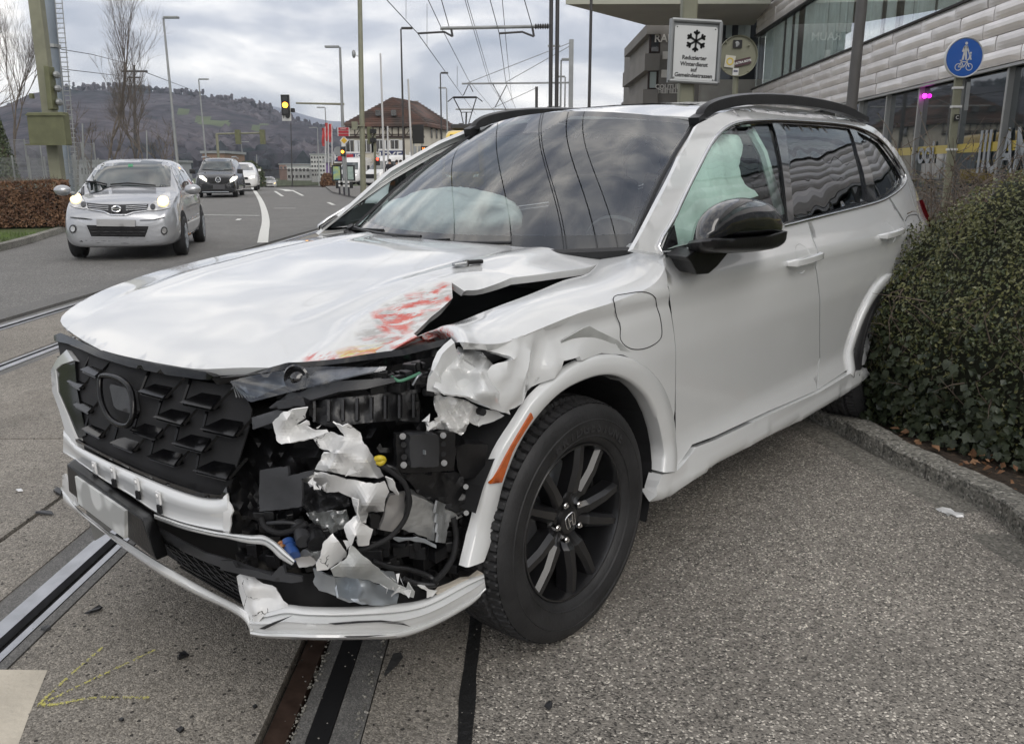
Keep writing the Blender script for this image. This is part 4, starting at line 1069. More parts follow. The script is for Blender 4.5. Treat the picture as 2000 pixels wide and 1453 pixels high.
# cast bracket with cells
S5('cast_bracket',[(960,842,.05),(1010,860,.04),(1085,895,.03),(1090,960,.03),(1085,1080,.03),(1040,1060,.05),(920,1020,.06),(940,930,.06)],mAlu,step=7,thick=.03)
S5('cast_bracket',[(1085,895,.03),(1130,915,.06),(1230,955,.05),(1160,985,.06),(1150,1040,.06),(1130,1065,.06),(1085,1080,.03)],mAlu,step=7,thick=.02,rough=.02)
mb=MB()
for k in range(4):
    a=T5([(1090+k*3,905+k*50)])[0];b=T5([(1135+k*2,925+k*45)])[0];mb.beam(ip(a[0],a[1],.02),ip(b[0],b[1],.05),.006,.03)
mb.build('cast_rib',mAlu,car)
S5('lower_flange',[(870,1062,.03),(940,1068,.02),(1000,1060,.02),(1095,1100,.0),(1095,1116,.0),(1010,1085,.02),(960,1075,.02),(905,1085,.03)],mSteel,step=6,thick=.004)
# crash box under the torn skin
S5('crash_box',[(470,1220,-.0),(520,1245,-.02),(580,1262,-.01),(590,1335,.0),(600,1362,.0),(540,1340,.0),(500,1330,.0),(470,1285,.0),(480,1260,.0)],mSteel,step=7,thick=.005)
S5('crash_box',[(580,1262,.0),(680,1270,.02),(760,1282,.03),(800,1300,.05),(890,1330,.05),(905,1345,.04),(895,1395,.02),(830,1402,.0),(720,1402,.0),(660,1385,-.01),(600,1362,-.01)],mSteel,ctrl=[(680,1150,.06),(700,1175,-.02)],step=7,thick=.005,sharp=30)
S5('crash_box',[(800,1230,.09),(880,1235,.09),(900,1300,.09),(840,1310,.09)],mSteel,step=8,thick=.003,rough=.01)
S5('torn_bumper_skin',[(1000,1305,.0),(1040,1310,-.01),(1060,1325,0),(1100,1330,.0),(1075,1362,.0),(1050,1368,.0),(1050,1335,.0)],mWhiteT,step=5,thick=.003,rough=.02)
# radar unit
def q5(x,y,d): 
    a=T5([(x,y)])[0];return ip(a[0],a[1],d)
S5('radar_mount',[(890,540,.02),(1000,530,.01),(1190,530,.01),(1195,620,.01),(1185,722,.01),(1040,735,.01),(895,737,.02)],mBlk,step=9,thick=.018)
S5('radar_unit',[(962,546,-.012),(1030,540,-.014),(1100,542,-.014),(1110,560,-.014),(1108,700,-.014),(1040,708,-.014),(968,706,-.012),(960,640,-.012)],mGreyP,step=9,thick=.022)
for (x,y) in ((925,550),(1130,545),(930,695),(1135,685)):
    mb=MB();c=q5(x,y,-.004);ax=-cray(*T5([(x,y)])[0][:2])[1].normalized();mb.cyl(c,ax,.0075,.010,12);mb.cyl(c+ax*.006,ax,.0045,.006,6);mb.build('bolt',M('bolt_zinc',(.20,.20,.20),rough=.5,metal=.8),car)
for (x,y) in ((930,592),(1130,588),(932,655),(1130,640)):
    mb=MB();c=q5(x,y,.008);ax=-cray(*T5([(x,y)])[0][:2])[1].normalized();mb.cyl(c,ax,.007,.006,12);mb.build('mount_hole',mBlkM,car)
mb=MB();c=q5(1033,630,-.016);mb.box(c,(.003,.010,.010));mb.build('radar_mark',mSteel,car)
S5('lower_mount',[(895,740,.03),(1190,730,.02),(1235,760,.02),(1250,930,.03),(1215,950,.04),(1100,890,.04),(1000,840,.05),(960,780,.04)],mBlk,step=8,thick=.02,rough=.02,freq=20,ridge=.012,sharp=30)
for (x,y) in ((1245,805),(1247,938)):
    mb=MB();c=q5(x,y,.0);mb.cyl(c,-cray(*T5([(x,y)])[0][:2])[1],.007,.010,8);mb.build('bolt',M('bolt_zinc',(.20,.20,.20)),car)
S5('washer_tank',[(1195,600,.03),(1240,588,.0),(1355,592,.0),(1350,640,.0),(1335,760,.02),(1225,765,.03),(1200,700,.03)],mBlk,step=8,thick=.03)
S5('grey_plate',[(200,722),(340,700),(345,752),(470,722),(470,745),(412,765),(412,905),(300,922),(198,930)],mGreyP,step=8,thick=.008,rough=.006,parent=None)
# crumpled end of the wing
S5('crumpled_wing_end',[(1205,95,.05),(1175,150,.02),(1120,215,.0),(1090,270,-.02),(1080,300,-.02),(1140,335,-.04),(1240,345,-.02),(1300,370,-.03),(1380,410,-.02),(1470,440,-.02),(1430,330,-.0),(1400,200,.03),(1320,120,.04)],mWhite,step=5,thick=.004,rough=.008,freq=5,ridge=.030,sharp=12,seed=21,ctrl=[(905,692,-.035),(945,690,-.04),(985,692,-.03),(910,704,.005),(950,703,.0),(990,706,.01),(900,722,-.03),(940,725,-.06),(925,745,-.015),(955,748,-.055),(895,757,.03),(935,768,-.05),(975,765,-.045),(975,735,.005),(1000,745,-.02)])
S5('foil_flap',[(1085,328,.03),(1140,350,.02),(1230,362,.02),(1300,400,.0),(1330,415,.0),(1302,492,.0),(1262,470,.01),(1245,520,.02),(1222,545,.03),(1160,522,.03),(1100,512,.03),(1045,522,.03),(1042,495,.03),(1060,480,.03),(1110,462,.03),(1090,395,.04)],mFoil,step=4.5,thick=.003,rough=.05,freq=24,ridge=.02,sharp=22,seed=22)
S5('wing_bracket',[(1302,492,.03),(1330,415,.02),(1400,420,.02),(1440,445,.02),(1370,480,.02),(1310,500,.02)],mWhite,step=6,thick=.004)
mb=MB();c=q5(1322,425,.0);mb.cyl(c,(.3,1,.1),.010,.02,8);mb.build('wing_bolt',mBlkM,car)
# buckled triangular flap standing proud over the arch
sheet('buckled_wing_flap',[(1048,745,.0),(1062,722,.0),(1076,700,.0),(1100,664,-.01),(1140,641,-.03),(1152,637,-.03),(1168,646,-.02),(1206,664,.0),(1232,688,.0),(1190,682,.0),(1120,678,.03),(1095,682,.03),(1085,700,.02)],mRawW,step=6,thick=.004,base=fS,rough=.008,refp=(0,0,.8))
# wires, hoses and pipes in the hole
def cable(P,r,mat,name='cable',d=.03):
    mb=MB();mb.tube([tuple(q5(p[0],p[1],p[2] if len(p)>2 else d)) for p in cr(P,5)],r,8);mb.build(name,mat,car,smooth=True,ang=80)
cable([(800,690,.0),(870,730,-.01),(940,800,-.02),(955,900,-.02),(930,980,-.01),(860,1060,.0),(760,1110,.01),(700,1130,.02)],.0062,mBlkM)
cable([(840,700,.0),(890,720,-.01),(935,790,-.01),(962,880,0),(940,960,0)],.006,mBlk)
cable([(1180,960,.06),(1195,1060,.05),(1180,1160,.04),(1130,1240,.02),(1080,1290,.0)],.008,mBlkM,'hose')
cable([(770,1180,.05),(860,1210,.04),(960,1225,.03),(1060,1260,.02),(1090,1300,.0),(1000,1295,.02),(930,1270,.03)],.007,mBlk)
cable([(210,965,.06),(230,1010,.05),(300,1040,.05),(380,1020,.05),(440,990,.05)],.007,mBlkM,'hose')
cable([(240,990,.06),(330,985,.05),(400,1000,.06),(470,1060,.06)],.005,mGreyP)
cable([(870,250,.05),(910,270,.03),(980,245,.04),(1010,230,.05)],.004,M('green_wire',(.08,.22,.14),rough=.5))
cable([(975,290,.05),(1000,250,.04),(1020,235,.05)],.003,mSteel,'wire')
cable([(790,665,-.01),(810,660,-.02),(828,668,-.02),(815,685,-.02),(798,680,-.01)],.007,M('yellow_clip',(.55,.42,.03),rough=.4),'clip')
def plug(x,y,ax,r,l,mat,name='plug',d=.03):
    mb=MB();c=q5(x,y,d);mb.lathe(c,ax,[(-l/2,r*.7),(-l/2,r),(-l*.2,r),(-l*.2,r*.85),(l*.1,r*.85),(l*.1,r),(l/2,r),(l/2,r*.5)],16,cap=True);mb.build(name,mat,car,smooth=True)
plug(355,1125,(.3,.8,-.3),.017,.05,M('blue_plug',(.03,.08,.25),rough=.35));plug(318,1110,(.3,.8,-.3),.012,.02,M('copper',(.5,.25,.12),rough=.35,metal=.8),'plug_collar')
plug(455,1145,(1,.3,.1),.016,.03,mAlu,'sensor_end',.05);plug(500,1140,(1,.3,.1),.014,.03,mAlu,'sensor_end',.05)
plug(410,1040,(.4,.9,-.3),.018,.06,mGreyP,'connector',.05);plug(480,1060,(.4,.9,-.3),.022,.05,mBlk,'connector',.05)
S5('metal_scrap',[(375,1170,-.01),(455,1155,-.01),(490,1185,-.01),(470,1205,-.01),(400,1215,-.01)],M('bracket_silver',(.42,.41,.40)),step=6,thick=.003,rough=.02)
mb=MB();rg=random.Random(5)
for i in range(60): # small broken fittings clinging in the hole
    x,y=rg.uniform(760,1200),rg.uniform(780,1300)
    c=q5(x,y,rg.uniform(.08,.14));mb.box(c,(rg.uniform(.01,.05),rg.uniform(.01,.05),rg.uniform(.01,.05)),rz=rg.uniform(0,3))
for i in range(50):
    x,y=rg.uniform(120,620),rg.uniform(930,1200)
    c=q5(x,y,rg.uniform(.08,.14));mb.box(c,(rg.uniform(.01,.05),rg.uniform(.01,.05),rg.uniform(.01,.04)),rz=rg.uniform(0,3))
for i in range(30):
    x,y=rg.uniform(780,1080),rg.uniform(190,330)
    c=q5(x,y,rg.uniform(.05,.10));mb.box(c,(rg.uniform(.01,.04),rg.uniform(.01,.04),rg.uniform(.01,.03)),rz=rg.uniform(0,3))
tag(mb.build('loose_fittings',mBlk,car,bevel=.002),kind='stuff')
# small white scraps
rg=random.Random(9)
mb=MB()
for i in range(26):
    x,y=rg.choice([(930,1310),(500,810),(700,760),(1080,480),(880,1300),(690,1080),(470,500)]);x+=rg.uniform(-45,45);y+=rg.uniform(-30,30);c=q5(x,y,-.02)
    v=[c+Vector((rg.uniform(-.012,.012),rg.uniform(-.016,.016),rg.uniform(-.014,.014))) for _ in range(4)];mb.add(v,[(0,1,2),(0,2,3),(0,3,1),(1,3,2)])
tag(mb.build('plastic_splinters',mWhiteT,car),kind='stuff')
# far side of the bumper (mirror image of an undamaged corner)
vs=[];fs=[];ys=[-.25-.05*i for i in range(13)]+[-.86,-.88,-.895,-.905]
zs=[.22,.30,.38,.46,.54,.62,.70,.78]
ys=[-.42-.04*i for i in range(12)]
for y in ys:
    for z in zs:vs.append((Ff(.56,z)-2.6*max(0,abs(y)-.42)**1.1-.06,y,z))
m_=len(zs)
for i in range(len(ys)-1):
    for j in range(m_-1):fs.append((i*m_+j,i*m_+j+1,(i+1)*m_+j+1,(i+1)*m_+j))
mb=MB();mb.add(vs,fs);mb.build('bumper_corner',mWhite,car,smooth=True)
# key fob thrown on the bonnet, resting there
def onbon(px,py,d=.008):
    q=hit(fH,px,py);return RC@(q+Vector((0,0,d)))+TC
kf=empty('broken_car_key',(0,0,0),'small black folding car key lying on the white bonnet','key')
a,b,c_=onbon(884,523),onbon(912,521,.012),onbon(942,517,.010)
mb=MB();mb.beam(a,b,.030,.012);mb.build('key_body',M('key_grey',(.30,.31,.32),rough=.3,metal=.6),kf,bevel=.004)
mb=MB();mb.beam(b-Vector((.01,0,0)),c_,.022,.013);mb.build('key_cover',mBlk,kf,bevel=.004)
mb=MB();mb.cyl(b,(0,0,1),.007,.018,10);mb.build('key_pin',mChrome,kf)
# ============================================================ GROUND MATERIALS
def groundmat(name,base,dark,light,cell=150,bump=.5,bscale=130,big=.12,rough=.85,stain=None,pebble=0,stretch=1,spk=.12):
    "aggregate surface: stones of their own brightness in a binder, broad wear patches"
    m=bpy.data.materials.new(name);m.use_nodes=True;nt=m.node_tree;b=nt.nodes['Principled BSDF'];b.inputs['Roughness'].default_value=rough
    N=nt.nodes.new;Lk=nt.links.new
    g=N('ShaderNodeNewGeometry')
    v=N('ShaderNodeTexVoronoi');v.inputs['Scale'].default_value=cell;Lk(g.outputs['Position'],v.inputs['Vector'])
    sp=N('ShaderNodeSeparateColor');Lk(v.outputs['Color'],sp.inputs[0])
    r=N('ShaderNodeValToRGB');cr__=r.color_ramp
    cr__.elements[0].position=0;cr__.elements[0].color=(*dark,1);cr__.elements[1].position=1;cr__.elements[1].color=(*light,1)
    e=cr__.elements.new(.35);e.color=(*[c*.8 for c in base],1);e=cr__.elements.new(1-spk);e.color=(*[c*1.15 for c in base],1)
    Lk(sp.outputs[0],r.inputs[0])
    n=N('ShaderNodeTexNoise');n.inputs['Scale'].default_value=1.3;n.inputs['Detail'].default_value=6;Lk(g.outputs['Position'],n.inputs['Vector'])
    mr=N('ShaderNodeMapRange');mr.inputs[1].default_value=.3;mr.inputs[2].default_value=.7;mr.inputs[3].default_value=1-big;mr.inputs[4].default_value=1+big;Lk(n.outputs[0],mr.inputs[0])
    n2=N('ShaderNodeTexNoise');n2.inputs['Scale'].default_value=28;n2.inputs['Detail'].default_value=5;Lk(g.outputs['Position'],n2.inputs['Vector'])
    mr2=N('ShaderNodeMapRange');mr2.inputs[1].default_value=.3;mr2.inputs[2].default_value=.7;mr2.inputs[3].default_value=.85;mr2.inputs[4].default_value=1.15;Lk(n2.outputs[0],mr2.inputs[0])
    mm=N('ShaderNodeMath');mm.operation='MULTIPLY';Lk(mr.outputs[0],mm.inputs[0]);Lk(mr2.outputs[0],mm.inputs[1])
    mx=N('ShaderNodeVectorMath');mx.operation='SCALE';Lk(r.outputs[0],mx.inputs[0]);Lk(mm.outputs[0],mx.inputs['Scale'])
    out=mx.outputs[0]
    if stain:
        n3=N('ShaderNodeTexNoise');n3.inputs['Scale'].default_value=.55;n3.inputs['Detail'].default_value=8;n3.inputs['Roughness'].default_value=.65;Lk(g.outputs['Position'],n3.inputs['Vector'])
        m3=N('ShaderNodeMapRange');m3.inputs[1].default_value=.52;m3.inputs[2].default_value=.66;m3.inputs[4].default_value=.55;Lk(n3.outputs[0],m3.inputs[0])
        x3=N('ShaderNodeMix');x3.data_type='RGBA';x3.inputs['B'].default_value=(*stain,1);Lk(m3.outputs[0],x3.inputs['Factor']);Lk(out,x3.inputs['A']);out=x3.outputs['Result']
    if pebble:
        v2=N('ShaderNodeTexVoronoi');v2.inputs['Scale'].default_value=55;Lk(g.outputs['Position'],v2.inputs['Vector'])
        s2=N('ShaderNodeSeparateColor');Lk(v2.outputs['Color'],s2.inputs[0])
        l1=N('ShaderNodeMath');l1.operation='LESS_THAN';l1.inputs[1].default_value=.30;Lk(v2.outputs['Distance'],l1.inputs[0])
        l2=N('ShaderNodeMath');l2.operation='GREATER_THAN';l2.inputs[1].default_value=1-pebble;Lk(s2.outputs[1],l2.inputs[0])
        l3=N('ShaderNodeMath');l3.operation='MULTIPLY';Lk(l1.outputs[0],l3.inputs[0]);Lk(l2.outputs[0],l3.inputs[1])
        r2=N('ShaderNodeValToRGB');r2.color_ramp.elements[0].color=(.03,.028,.025,1);r2.color_ramp.elements[1].color=(.42,.39,.33,1);e=r2.color_ramp.elements.new(.5);e.color=(.08,.07,.06,1);Lk(s2.outputs[2],r2.inputs[0])
        x4=N('ShaderNodeMix');x4.data_type='RGBA';Lk(l3.outputs[0],x4.inputs['Factor']);Lk(out,x4.inputs['A']);Lk(r2.outputs[0],x4.inputs['B']);out=x4.outputs['Result']
    Lk(out,b.inputs['Base Color'])
    bp=N('ShaderNodeBump');bp.inputs['Strength'].default_value=bump;bp.inputs['Distance'].default_value=.004
    n4=N('ShaderNodeTexNoise');n4.inputs['Scale'].default_value=bscale;n4.inputs['Detail'].default_value=3;Lk(g.outputs['Position'],n4.inputs['Vector'])
    ad=N('ShaderNodeMath');ad.operation='SUBTRACT';Lk(n4.outputs[0],ad.inputs[0]);Lk(v.outputs['Distance'],ad.inputs[1]);Lk(ad.outputs[0],bp.inputs['Height']);Lk(bp.outputs[0],b.inputs['Normal'])
    MATS[name]=m;return m
mAsph=groundmat('coarse_asphalt',(.280,.258,.225),(.05,.046,.042),(.86,.80,.70),cell=185,bump=.9,spk=.12,big=.17,stain=(.14,.13,.115))
mRoad=groundmat('road_asphalt',(.175,.170,.160),(.07,.07,.065),(.34,.33,.31),cell=110,bump=.4,big=.10,spk=.1)
mConc=groundmat('tram_track_concrete',(.245,.225,.195),(.12,.108,.09),(.40,.365,.31),cell=210,bump=.5,big=.16,stain=(.12,.105,.085),pebble=.16,spk=.2)
mConcS=groundmat('smooth_concrete',(.15,.147,.140),(.10,.10,.095),(.21,.20,.19),cell=260,bump=.25,big=.10,spk=.2)
mKerb=groundmat('kerb_stone',(.25,.24,.21),(.09,.09,.08),(.44,.42,.38),cell=90,bump=.9,big=.25,stain=(.06,.065,.045))
mSoil=groundmat('bed_soil',(.055,.040,.028),(.02,.015,.01),(.13,.09,.06),cell=60,bump=1.0,big=.3)
mGrass=groundmat('grass_ground',(.075,.10,.032),(.03,.04,.015),(.14,.15,.06),cell=60,bump=1.0,big=.3)
mPave=groundmat('pavement_asphalt',(.19,.18,.17),(.10,.10,.09),(.30,.29,.27),cell=90,bump=.4,big=.1)
mLine=M('road_paint',(.62,.62,.58),rough=.7,var=.18,vs=30,ramp=(.3,.6))
mTar=M('bitumen_joint',(.012,.012,.012),rough=.55,bump=.8,bs=40)
mRust=M('worn_rail_steel',(.10,.065,.05),rough=.45,metal=.6,var=.3,vs=20)
mRailS=M('polished_rail_steel',(.42,.43,.45),rough=.30,metal=.9,var=.12,vs=10,bump=.15,bs=60)
mGroove=M('rail_groove',(.008,.008,.009),rough=.6)
def ribbon(name,rows,dz,mat,kind='structure',thick=0):
    "rows (Y,xl,xr)"
    vs=[];fs=[];R_=[]
    for (a,b) in zip(rows,rows[1:]):
        n=max(1,int(abs(b[0]-a[0])/3))
        for i in range(n):
            t=i/n;R_.append(tuple(a[k]+(b[k]-a[k])*t for k in range(3)))
    R_.append(rows[-1])
    for Y,xl,xr in R_:
        z=gz(Y)+dz;vs+=[(xl,Y,z),(xr,Y,z)]
    for i in range(len(R_)-1):fs.append((2*i,2*i+1,2*i+3,2*i+2))
    if thick:
        k=len(vs);vs+=[(x,y,z-thick) for x,y,z in vs]
        for i in range(len(R_)-1):
            fs.append((2*i,2*i+2,2*i+2+k,2*i+k));fs.append((2*i+1,2*i+1+k,2*i+3+k,2*i+3))
        fs.append((0,k,k+1,1));e_=2*len(R_)-2;fs.append((e_,e_+1,e_+1+k,e_+k))
    o=mesh(name,vs,fs,mat)
    if kind:o['kind']=kind
    return o
# ------------------------------------------------------------ terrain and roads
vs=[];fs=[]
ysx=[-60,-20,0,10,20,30,45,61,80,100,140,200,350,700,2450];xsx=[-2400,-900,-300,-120,-60,-30,-15,0,15,30,60,150,500,2400]
for Y in ysx:
    for X in xsx:
        z=(gz(Y) if Y<=100 else gz(100))-.10
        vs.append((X,Y,z))
nx=len(xsx)
for j in range(len(ysx)-1):
    for i in range(nx-1):fs.append((j*nx+i,j*nx+i+1,(j+1)*nx+i+1,(j+1)*nx+i))
o=mesh('ground',vs,fs,mGrass);o['kind']='structure'
ribbon('road',[(-15,-9,-5.24),(5,-8.2,-5.22),(8.4,-8.0,-5.14),(14.2,-8.86,-4.9),(18.7,-10.1,-4.7),(30,-13.5,-4.4),(45,-17.5,-4.0),(61,-23,-10.5),(75,-28.5,-16),(110,-42,-28),(160,-62,-45)],-.004,mRoad)
ribbon('road_base',[(-15,-5.2,1),(8,-5.2,1),(20,-4.9,1.2),(45,-3.9,2),(57,-2.6,3)],-.055,mGroove)
# concrete slabs of the tram track, each a part of the track bed
def tx(X0,Y): 
    d=max(0,Y-2);return X0+.012*d+.0005*d*d*(1 if Y>8 else .2)
bed=ribbon('tram_track_bed',[(-6,-5.22,-.10),(8,-5.22,-.04),(20,-4.9,.25),(40,-4.1,1.6),(58,-2.5,3.0)],-.045,mConcS)
def slabs(xa,xb,joints,mat,name='slab',dz=0):
    for a,b in zip(joints,joints[1:]):
        rows=[];n=max(1,int((b-a)/2))
        for i in range(n+1):
            Y=a+.008+(b-a-.016)*i/n;rows.append((Y,tx(xa,Y),tx(xb,Y)))
        j=random.uniform(-.002,.002)
        o=ribbon(name,rows,dz+j,mat,kind=None,thick=.035);o.parent=bed
J1=[-5.6,-2.6,.4,3.4,6.4,9.4,12.4,15.4,18.4,24.4,30.4,38.4,48.4,57]
J2=[-4.5,-1.5,1.2,4.14,7.2,10.2,13.2,16.2,22,28,36,46,57]
slabs(-5.23,-4.93,J1,mConcS);slabs(-4.56,-3.82,J2,mConc)
slabs(-3.58,-1.99,J2,mConc);slabs(-1.965,-1.70,J1,mConc)
slabs(-1.44,-.645,J1,mConc);slabs(-.38,-.142,J2,mConc)
# rails: two grooved rails to each track
def rail(x0,side,mat_head,label):
    # side=+1: groove lies on the +X side of the head
    t=empty('tram_rail',(0,0,0),label,'rail',group='grooved tram rails set in the concrete')
    Ys=[-6,-2,1,3,6,9,14,20,28,38,48,57]
    def part(name,a,b,dz,mat,th=.03):
        lo,hi=min(x0+side*a,x0+side*b),max(x0+side*a,x0+side*b)
        o=ribbon(name,[(Y,tx(lo,Y),tx(hi,Y)) for Y in Ys],dz,mat,kind=None,thick=th);o.parent=t
    part('rail_head',-.030,.028,.004,mat_head);part('rail_groove',.029,.072,-.030,mGroove,.01);part('rail_lip',.073,.098,.001,mat_head)
    part('filler_strip',-.115,-.032,-.002,mConcS);part('filler_strip',.100,.135,-.002,mConcS)
    return t
rail(-4.70,1,mRailS,'leftmost bright tram rail beside the dark road');rail(-3.69,-1,mRailS,'bright tram rail second from the left edge')
rail(-1.585,1,mRailS,'bright grooved tram rail running out from under the number plate')
t=empty('tram_rail',(0,0,0),'brown rusty tram rail with wide black groove below the torn bumper','rail',group='grooved tram rails set in the concrete')
Ys=[-6,-2,1,3,6,9,14,20,28,38,48,57]
def part(name,a,b,dz,mat,th=.03):
    o=ribbon(name,[(Y,tx(a,Y),tx(b,Y)) for Y in Ys],dz,mat,kind=None,thick=th);o.parent=t
part('rail_head',-.622,-.566,.004,mRust);part('rail_groove',-.565,-.557,-.02,mGroove,.01);part('filler_strip',-.556,-.520,-.002,mConcS);part('rubber_strip',-.518,-.462,.001,mGroove,.02);part('filler_strip',-.460,-.384,-.001,mConcS)
# loose gravel in the joint
mb=MB();rg=random.Random(2)
for i in range(320):
    Y=rg.uniform(1.5,2.6);X=tx(rg.choice([-.553,-.553,-.395]),Y)+rg.gauss(0,.007);r=rg.uniform(.002,.0055);mb.blob((X,Y,r*.3),(r,r,r*.7),5,3)
tag(mb.build('joint_gravel',mKerb),'pale grit scattered along the rail joint below the bumper','gravel',kind='stuff')
# bitumen seam
rg=random.Random(3);rows=[]
Y=-6
while Y<58:
    w=.020*(1+.35*noise.noise((Y*6,0,0)));c=-.122+.008*noise.noise((Y*2,3,0));rows.append((Y,tx(c-w,Y),tx(c+w,Y)));Y+=.05 if Y<4.5 else 3
vs=[];fs=[]
for Y,a,b in rows:vs+=[(a,Y,gz(Y)+.006),(b,Y,gz(Y)+.006)]
for i in range(len(rows)-1):fs.append((2*i,2*i+1,2*i+3,2*i+2))
o=mesh('bitumen_seam',vs,fs,mTar);o['kind']='structure'
ribbon('parking_surface',[(-8,-.12,12.6),(2,-.11,9),(8,-.05,6.2),(20,.3,9),(45,1.9,13),(60,3,14)],.002,mAsph)
# ------------------------------------------------------------ road markings
def gpoly(name,P,mat,dz=.006,thick=0,step=.4):
    pts=[gr(*p) for p in P];V,T=fill([(p.x,p.y) for p in pts],step)
    return shell(name,[(x,y,gz(y)+dz) for x,y in V],T,mat,None,thick,ref=(0,0,-1000),smooth=False)
def gline(name,P,w,mat=None,dz=.008):
    pts=[gr(*p) for p in P];pts=[Vector(p) for p in cr([tuple(p) for p in pts],6)]
    vs=[];fs=[]
    for i,p in enumerate(pts):
        d=(pts[min(i+1,len(pts)-1)]-pts[max(i-1,0)]).normalized();n=Vector((-d.y,d.x,0))*w/2;z=gz(p.y)+dz
        vs+=[(p.x+n.x,p.y+n.y,z),(p.x-n.x,p.y-n.y,z)]
    for i in range(len(pts)-1):fs.append((2*i,2*i+1,2*i+3,2*i+2))
    o=mesh(name,vs,fs,mat or mLine);o['kind']='structure';return o
gline('lane_line',[(513,475),(516,455),(519,430),(514,405),(505,385),(492,366),(488,363.5)],.20)
gline('stop_line',[(392,421),(507,422)],.22);gline('lane_line',[(535,407.5),(577,407.5)],.16);gline('lane_dash',[(641,396),(652,401)],.15)
gline('lane_dash',[(537,374),(552,384)],.15);gline('lane_dash',[(570,372),(592,383)],.15);gline('turn_arrow',[(540,370),(556,371),(566,374)],.5);gline('turn_arrow',[(560,372),(580,372)],.3);gline('lane_line',[(497,365),(505,372)],.2)
gline('lane_dash',[(464,431),(468,428)],.12)
# pale painted block at the bottom left and bitumen blot
o=gpoly('painted_block',[(-60,1308),(93,1310),(60,1390),(20,1500),(-80,1500)],M('cream_road_paint',(.55,.50,.41),rough=.75,var=.10,vs=5,bump=.25,bs=60),.003,.0);o['kind']='structure'
o=gpoly('bitumen_blot',[(768,1278),(782,1275),(788,1285),(775,1302),(752,1323),(750,1318),(758,1300)],M('blot_grey',(.05,.05,.05),rough=.6,var=.3,vs=60),.004,0,.02);o['kind']='structure'
# chalk marks: rough dotted strokes
mChalk=M('yellow_chalk',(.62,.58,.16),rough=.95)
mb=MB();rg=random.Random(12)
for P in ([(78,1378),(120,1338),(165,1298),(200,1268)],[(75,1382),(150,1345),(220,1312),(302,1273)],[(75,1380),(110,1379),(190,1366),(290,1366)]):
    pts=[gr(*p) for p in P];pts=[Vector(p) for p in cr([tuple(p) for p in pts],40)]
    for p in pts:
        for k in range(7):
            if noise.noise((p.x*90,p.y*90,0))<-.12 or rg.random()<.3:continue
            q=p+Vector((rg.gauss(0,.0022),rg.gauss(0,.0028),0));r=rg.uniform(.0006,.0016);z=.0068+rg.uniform(0,.0006)
            mb.add([(q.x-r*1.4,q.y,z),(q.x,q.y-r,z),(q.x+r*1.4,q.y,z),(q.x,q.y+r,z)],[(0,1,2,3)])
tag(mb.build('chalk_mark',mChalk),'yellow chalk arrow of three strokes on the concrete at lower left','chalk mark')
# ------------------------------------------------------------ debris
def chip(P,label,mat,h=.006,name='debris_shard',cat='debris',grp='shards of broken trim on the ground'):
    pts=[gr(*p) for p in P];mb=MB();n=len(pts);c=sum(pts,Vector())/n
    lo=[(p.x,p.y,.010) for p in pts];hi=[(p.x+(c.x-p.x)*.12,p.y+(c.y-p.y)*.12,.010+h*(.6+.8*((i*7)%3)/2)) for i,p in enumerate(pts)]
    mb.add(lo+hi,[tuple(range(n-1,-1,-1)),tuple(range(n,2*n))]+[(i,(i+1)%n,(i+1)%n+n,i+n) for i in range(n)])
    return tag(mb.build(name,mat),label,cat,grp)
chip([(346,1290),(352,1284),(362,1281),(371,1285),(360,1291),(350,1295)],'small black plastic shard on the concrete under the white bumper lip',mBlk,.008)
chip([(164,1204),(180,1198),(196,1189),(202,1191),(196,1197),(176,1204)],'thin dark sliver of trim beside the bright rail groove',mBlk)
chip([(82,1230),(96,1228),(101,1233),(90,1237),(80,1236)],'tiny dark chip left of the yellow chalk strokes',mGreyP)
chip([(1063,1386),(1073,1380),(1079,1387),(1072,1393)],'small dark stone chip on the coarse asphalt below the front wheel',mGreyP,.012)
chip([(344,1432),(356,1427),(362,1432),(352,1438)],'black chip at the bottom edge left of the rusty rail',mBlk)
chip([(68,1003),(85,1002),(104,1005),(106,1009),(88,1008),(70,1006)],'thin grey twig-like splinter on the slab behind the number plate',mGreyP)
chip([(104,962),(112,957),(124,965),(120,972),(110,968)],'black clip lying next to the left end of the bumper',mBlk,.012)
chip([(31,959),(42,958),(46,962),(36,963)],'tiny pale chip on the slab at the left edge',mWhiteT,.004)
chip([(232,1412),(240,1409),(244,1413),(237,1416)],'small dark crumb right of the painted cream block',mBlk,.005)
chip([(493,1386),(499,1383),(504,1387),(498,1391)],'dark crumb on the concrete left of the rusty rail',mBlk,.005)
chip([(1826,997),(1838,995),(1856,1000),(1866,1005),(1883,1008),(1882,1014),(1868,1014),(1856,1008),(1852,1013),(1845,1006),(1834,1003)],'white bumper fragment lying near the kerb stones',mWhiteT,.006)
mb=MB();rg=random.Random(8)
for i in range(520):
    x=rg.uniform(40,1250);y=rg.uniform(1150,1450)
    if rg.random()<.35:x,y=rg.uniform(1100,2000),rg.uniform(900,1450)
    p=gr(x,y);r=rg.uniform(.0012,.003);mb.blob((p.x,p.y,.007),(r,r*rg.uniform(.5,1),r*.6),5,3,mi=rg.choice([0,0,1]))
tag(mb.build('road_grit',[mKerb,mBlk]),'scattered grit and tiny crumbs over the paving','grit',kind='stuff')
